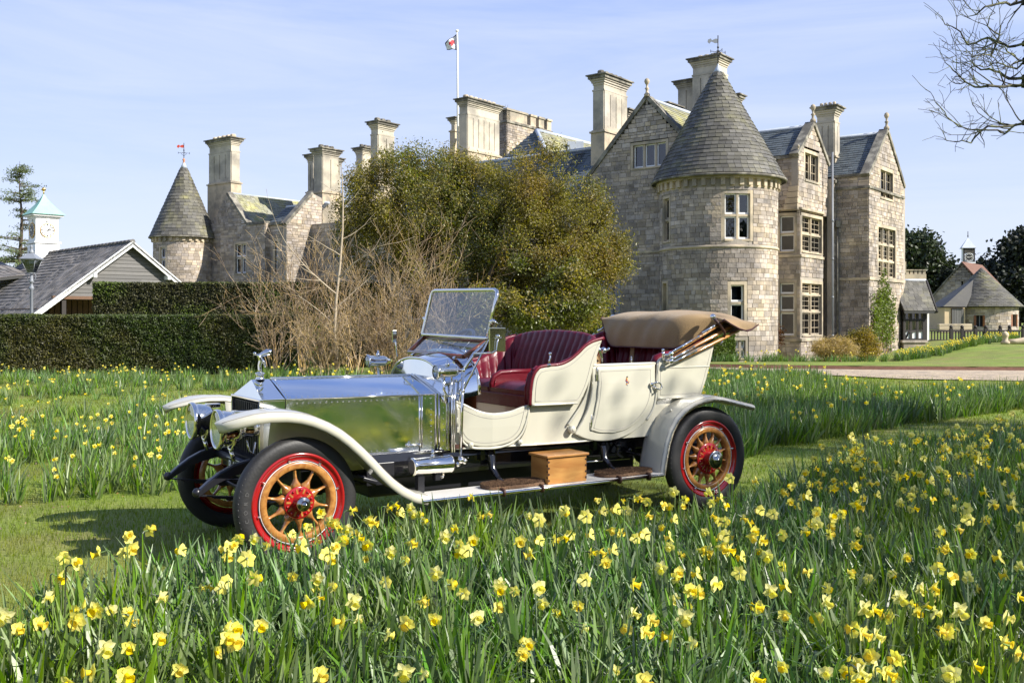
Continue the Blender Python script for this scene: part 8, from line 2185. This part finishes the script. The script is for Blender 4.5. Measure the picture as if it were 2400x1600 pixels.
def meshpair(proto, tagname):
    L_, fl = proto
    V, F = L_.get(); lm = npmesh('leaves', V, F, smooth=False); lm.materials.append(MT['daff_leaf']); out = []
    for P, T, S, pale in fl:
        PV, PF = P.get(); SV, SF = S.get(); F1 = fix(PF); F2 = SF + len(PV)
        V = np.concatenate([PV, SV]); faces = [q for q in (F1[0], F1[1], F2) if len(q)]; mi = np.concatenate([np.zeros(len(F1[0]) + len(F1[1]), int), np.ones(len(F2), int)])
        fm = npmesh('flower', V, faces, mi); fm.materials.append(MT['petal_pale' if pale else 'petal']); fm.materials.append(MT['daff_leaf'])
        TV, TF = T.get(); tm = npmesh('trumpet', TV, TF, smooth=True); tm.materials.append(MT['trumpet' if not pale else 'petal']); out.append((fm, tm))
    return lm, out

def nearfar(px, tab): return float(np.interp(px, [q[0] for q in tab], [q[1] for q in tab]))
FG = [(-400, 4.2), (0, 4.5), (150, 4.95), (310, 5.3), (420, 5.6), (560, 5.5), (640, 5.6), (720, 5.95), (880, 6.5), (1100, 6.95), (1300, 6.8), (1500, 6.75), (1657, 6.9), (1740, 7.3), (1820, 8.0), (1950, 9.2), (2050, 10.6), (2400, 12.2), (2800, 12.5)]
MN = [(1600, 10.2), (1700, 11.0), (1800, 12.3), (2000, 13.7), (2200, 15.7), (2400, 17.6), (2700, 19.5)]
MF = [(1600, 26.5), (1900, 26.0), (1965, 20.5), (2100, 19.3), (2400, 20.2), (2700, 20.5)]
def zone(X, Y):
    """which drift a ground point belongs to, and how thickly it grows there"""
    px = 1200 + FPX * X / Y if Y > .5 else 1200
    a, b = ab(X, Y)
    if -0.75 < a < 4.45 and -1.10 < b < 1.05: return None, 0
    n1 = mnoise.noise(Vector((X * .55, Y * .55, 0))); n2 = mnoise.noise(Vector((X * 1.6, Y * 1.6, 5)))
    if Y < nearfar(px, FG) + n2 * .25 and (b < -1.08 or a < -1 or a > 4.5):
        d_ = .72 + n2 * 2.1
        if Y > 1.5 and px < 950 and Y < 4.3: d_ -= .35
        return 'fore', max(.12, min(1, d_))
    if px > 1600 and nearfar(px, MN) + n2 * .5 < Y < nearfar(px, MF) + n2 * .6:
        return 'mid', max(.15, min(1, .9 + n2 * .9))
    if px < 620 and 8.7 + n1 * 1.2 < Y < 27.5 and b > -1:
        thin = float(np.interp(Y, [8.7, 10, 13, 17, 22, 27], [.55, .75, .28, .07, .08, .34]))
        return 'left', max(0, min(1, thin + n1 * 1.0 + n2 * .5 - (.15 if px < 120 else 0)))
    if 560 < px < 1640 and 19 < Y < 27 and b > 1: return 'back', .55 + n1
    return None, 0
rng = np.random.default_rng(123)
def scatter(n, ymin, ymax, xw, zones, minpx=-300, maxpx=2750, cell=.15):
    out = []; seen = {}
    tries = 0
    while len(out) < n and tries < n * 30:
        tries += 1
        Y = ymin + (ymax - ymin) * rng.random(); X = rng.uniform(-xw * Y, xw * Y) if ymin > 0 else rng.uniform(-4, 5)
        z, d_ = zone(X, Y)
        if z not in zones or rng.random() > d_: continue
        key = (int(X / cell), int(Y / cell)); 
        if key in seen: continue
        seen[key] = 1; out.append((X, Y, z))
    return out
# near drift: object clumps come first, largest in the picture
fore = scatter(1900, 1.9, 12.4, .62, ('fore',), cell=.16)
fore.sort(key=lambda q: q[1])
inview = [q for q in fore if abs(q[0]) / q[1] < .54 and q[1] > 2.1]
objs = set(id(q) for q in inview[:300])
protos_hi = [make_proto(200 + i, 42, nf, h=hh, lw=.0205) for i, (nf, hh) in enumerate([(0, .33), (1, .35), (2, .34), (0, .30), (3, .35), (1, .33), (0, .36), (2, .36)])]
hm = [meshpair(p, i) for i, p in enumerate(protos_hi)]
protos_md = [make_proto(300 + i, 26, nf, h=hh, lw=.021, nseg=3, lod=False) for i, (nf, hh) in enumerate([(0, .33), (1, .34), (2, .35), (1, .31), (3, .35), (2, .34)])]
protos_lo = [make_proto(400 + i, 15, nf, h=hh, lw=.024, nseg=2, lod=True, fs=.038) for i, (nf, hh) in enumerate([(0, .33), (1, .34), (1, .36), (0, .31), (2, .34), (0, .36)])]
NB = ['without blooms', 'with one bloom', 'with two blooms', 'with three blooms']
SPOT = [(90, 'at the far left edge'), (200, 'just right of the left edge'), (330, 'below the open left lawn'), (450, 'left of the front wheels'), (570, 'below the far front wheel'), (700, 'under the front wheel'), (830, 'right of the front wheel'), (960, 'below the sweep of the mudguard'), (1090, 'below the polished tank'), (1220, 'below the first coir mat'), (1350, 'below the wooden box'), (1480, 'below the second coir mat'), (1610, 'below the rear mudguard'), (1740, 'below the rear wheel'), (1870, 'just right of the rear wheel'), (2000, 'below the big turret'), (2130, 'below the east wing'), (2270, 'below the small porch'), (9999, 'near the right edge')]
def where(px, Y):
    w = [t for q, t in SPOT if px < q][0]
    d = 'at the bottom edge' if Y < 2.7 else 'near the bottom' if Y < 3.3 else 'low in the drift' if Y < 3.9 else 'mid drift' if Y < 4.5 else 'high in the drift'
    return w, d
roots = []
for q in inview[:300]:
    X, Y, _ = q; px = 1200 + FPX * X / Y; nb = mnoise.noise(Vector((X * 1.9, Y * 1.9, 9))); i = int(rng.choice(8, p=[.12, .20, .16, .10, .10, .16, .08, .08] if nb > (.06 if px < 1500 else -.06) else [.34, .04, .01, .30, .0, .02, .28, .01]))
    root = bpy.data.objects.new('daffodil_clump', None); root.empty_display_size = .1; C.objects.link(root); sc_ = rng.uniform(.88, 1.15)
    root.location = (X, Y, 0); root.rotation_euler = (0, 0, rng.normal() * .5); root.scale = (sc_, sc_, sc_ * rng.uniform(.9, 1.1))
    w_, d_ = where(px, Y); tag(root, 'clump ' + NB[min(3, len(hm[i][1]))] + ' ' + w_ + ', ' + d_, 'daffodil', 'daffodil clumps of the nearest drift')
    lm, fls = hm[i]; o = bpy.data.objects.new('leaves', lm); C.objects.link(o); o.parent = root
    for fm, tm in fls:
        f_ = bpy.data.objects.new('flower', fm); C.objects.link(f_); f_.parent = root; t_ = bpy.data.objects.new('trumpet', tm); C.objects.link(t_); t_.parent = f_
def joined(name, label, places, protos, probs, group_mats=('daff_leaf', 'petal', 'trumpet', 'petal_pale'), hs=1.0, zf=None):
    """everything past the first three hundred clumps of a drift: ONE mesh"""
    arr = []
    for L_, fl in protos:
        Vs, Qs, Ms, n0 = [], [], [], 0
        V, F = L_.get(); Vs.append(V); Qs.append(F); Ms.append(np.zeros(len(F), int)); n0 = len(V)
        for P, T, S, pale in fl:
            for g_, m_ in ((P, 3 if pale else 1), (T, 1 if pale else 2), (S, 0)):
                V, F = g_.get(); Vs.append(V); Qs.append(F + n0); Ms.append(np.full(len(F), m_)); n0 += len(V)
        arr.append((np.concatenate(Vs), np.concatenate(Qs), np.concatenate(Ms)))
    V_, F_, M_, n0 = [], [], [], 0
    for (X, Y, _) in places:
        i = int(rng.choice(len(protos), p=probs))
        if mnoise.noise(Vector((X * 1.6, Y * 1.6, 9))) < -.07 and len(protos[i][1]) and rng.random() < .75: i = 0
        V, F, Mi = arr[i]; a = rng.normal() * .5; s_ = rng.uniform(.85, 1.18) * hs; c_, sn = math.cos(a) * s_, math.sin(a) * s_
        z0 = zf(X, Y) if zf else 0.0
        W = np.stack([V[:, 0] * c_ - V[:, 1] * sn + X, V[:, 0] * sn + V[:, 1] * c_ + Y, V[:, 2] * s_ * rng.uniform(.9, 1.1) + z0], 1)
        V_.append(W); F_.append(F + n0); M_.append(Mi); n0 += len(V)
    V = np.concatenate(V_); F = np.concatenate(F_); M_ = np.concatenate(M_); tri = F[:, 2] == F[:, 3]
    me = npmesh(name, V, [F[~tri], F[tri][:, :3]], np.concatenate([M_[~tri], M_[tri]]))
    o = put(name, me, None, [MT[q] for q in group_mats]); tag(o, label, 'daffodils', kind='stuff'); return o
rest = [q for q in fore if id(q) not in objs]
protos_md0 = make_proto(320, 26, 0, h=.35, lw=.017, nseg=3); protos_md.append(protos_md0)
joined('daffodils', 'dense daffodils with nodding yellow flowers between the car and the nearest clumps', rest, protos_md, [.22, .12, .10, .10, .05, .08, .33])
mid = scatter(2600, 9.8, 27, .60, ('mid',), cell=.17)
joined('daffodils', 'drift of daffodils behind the car on the right, reaching back to the gravel path', mid, protos_lo, [.46, .04, .03, .24, .01, .22])
left = scatter(700, 8.2, 27.5, .56, ('left',), cell=.2)
joined('daffodils', 'scattered daffodils on the sunny lawn at the left, before the long hedge', left, protos_lo, [.22, .19, .15, .18, .09, .17], hs=.82)
back = scatter(420, 19, 27, .4, ('back',), cell=.2)
joined('daffodils', 'daffodils along the foot of the leafless shrubs', back, protos_lo, [.3, .15, .12, .2, .06, .17])
# behind the camera, where the polished bonnet looks
beh = [(rng.uniform(-2.5, 7), rng.uniform(-5, 1.9), 0) for _ in range(650)] + [(rng.uniform(3, 16), rng.uniform(-10, 7), 0) for _ in range(1500)]
beh = [q for q in beh if q[0] * q[0] + q[1] * q[1] > .36 and not (q[1] > .5 and abs(q[0] / q[1]) < .6)]
joined('daffodils', 'daffodils around the spot the picture is taken from', beh, protos_lo, [.27, .12, .10, .24, .03, .24])
# the bright bank under the balustrade and a few at the mansion wall
bank = []
while len(bank) < 420:
    px = rng.uniform(2100, 2385); Yb_ = float(np.interp(px, [2100, 2200, 2300, 2390], [43.5, 44.5, 48, 51])) + rng.normal() * .5; X = kx(px) * Yb_; bank.append((X, Yb_, 0))
joined('daffodils', 'bright bank of daffodils running up to the dark balustrade', bank, protos_lo, [.02, .2, .24, .02, .5, .02], hs=.95, zf=lambda x, y: gz(x, y))
foot = []
while len(foot) < 90:
    px = rng.uniform(1670, 2080); Yb_ = 37.2 + (px - 1670) * .013 + rng.normal() * .4; foot.append((kx(px) * Yb_, Yb_, 0))
joined('daffodils', 'sparse daffodils along the foot of the mansion wall', foot, protos_lo, [.35, .12, .1, .3, .03, .1], zf=lambda x, y: gz(x, y))

# ================================================================ turf: short blades, thinning with distance
n = 260000
Y = 1.9 * (28 / 1.9) ** rng.random(n); X = rng.uniform(-.56, .58, n) * Y
a_ = (X - O_CAR[0]) * math.cos(TH) + (Y - O_CAR[1]) * math.sin(TH)
hgt = rng.uniform(.018, .055, n) * np.interp(Y, [2, 6, 12, 28], [1.2, 1, 1, 1.3]); wd = np.interp(Y, [2, 6, 12, 28], [.0035, .005, .009, .02])
long_ = rng.random(n) < .12; hgt[long_ & (Y < 7)] *= 2.2
az = rng.random(n) * 6.283; ln = rng.normal(size=n) * .35; ln2 = rng.normal(size=n) * .35
zb_g = np.full(n, -.012)
B = np.stack([X, Y, zb_g], 1); S = np.stack([np.cos(az), np.sin(az), np.zeros(n)], 1); T = B + np.stack([ln * hgt, ln2 * hgt, hgt + .01], 1)
V = np.stack([B - S * wd[:, None] * .5, B + S * wd[:, None] * .5, T], 1).reshape(-1, 3); F = np.arange(n * 3).reshape(-1, 3)
tag(put('grass', npmesh('grass', V, F), None, MT['blade']), 'short green lawn grass under and between the daffodils', 'grass', kind='stuff')
# fallen leaves and petals lying in the turf
n = 900; Y = 3 + rng.random(n) ** .7 * 10; X = rng.uniform(-.55, .55, n) * Y; P = np.stack([X, Y, np.full(n, .02) + rng.random(n) * .015], 1)
V, F = leaf_quads(P, .022, .014, 0, rng); V[:, 2] = np.clip(V[:, 2], .004, .05)
mat('dead_leaf', (0.22, 0.13, 0.08), .8, island=.4)
tag(put('fallen_leaves', npmesh('fallen_leaves', V, F), None, MT['dead_leaf']), 'tiny brown leaves strewn over the lawn', 'leaves', kind='stuff')
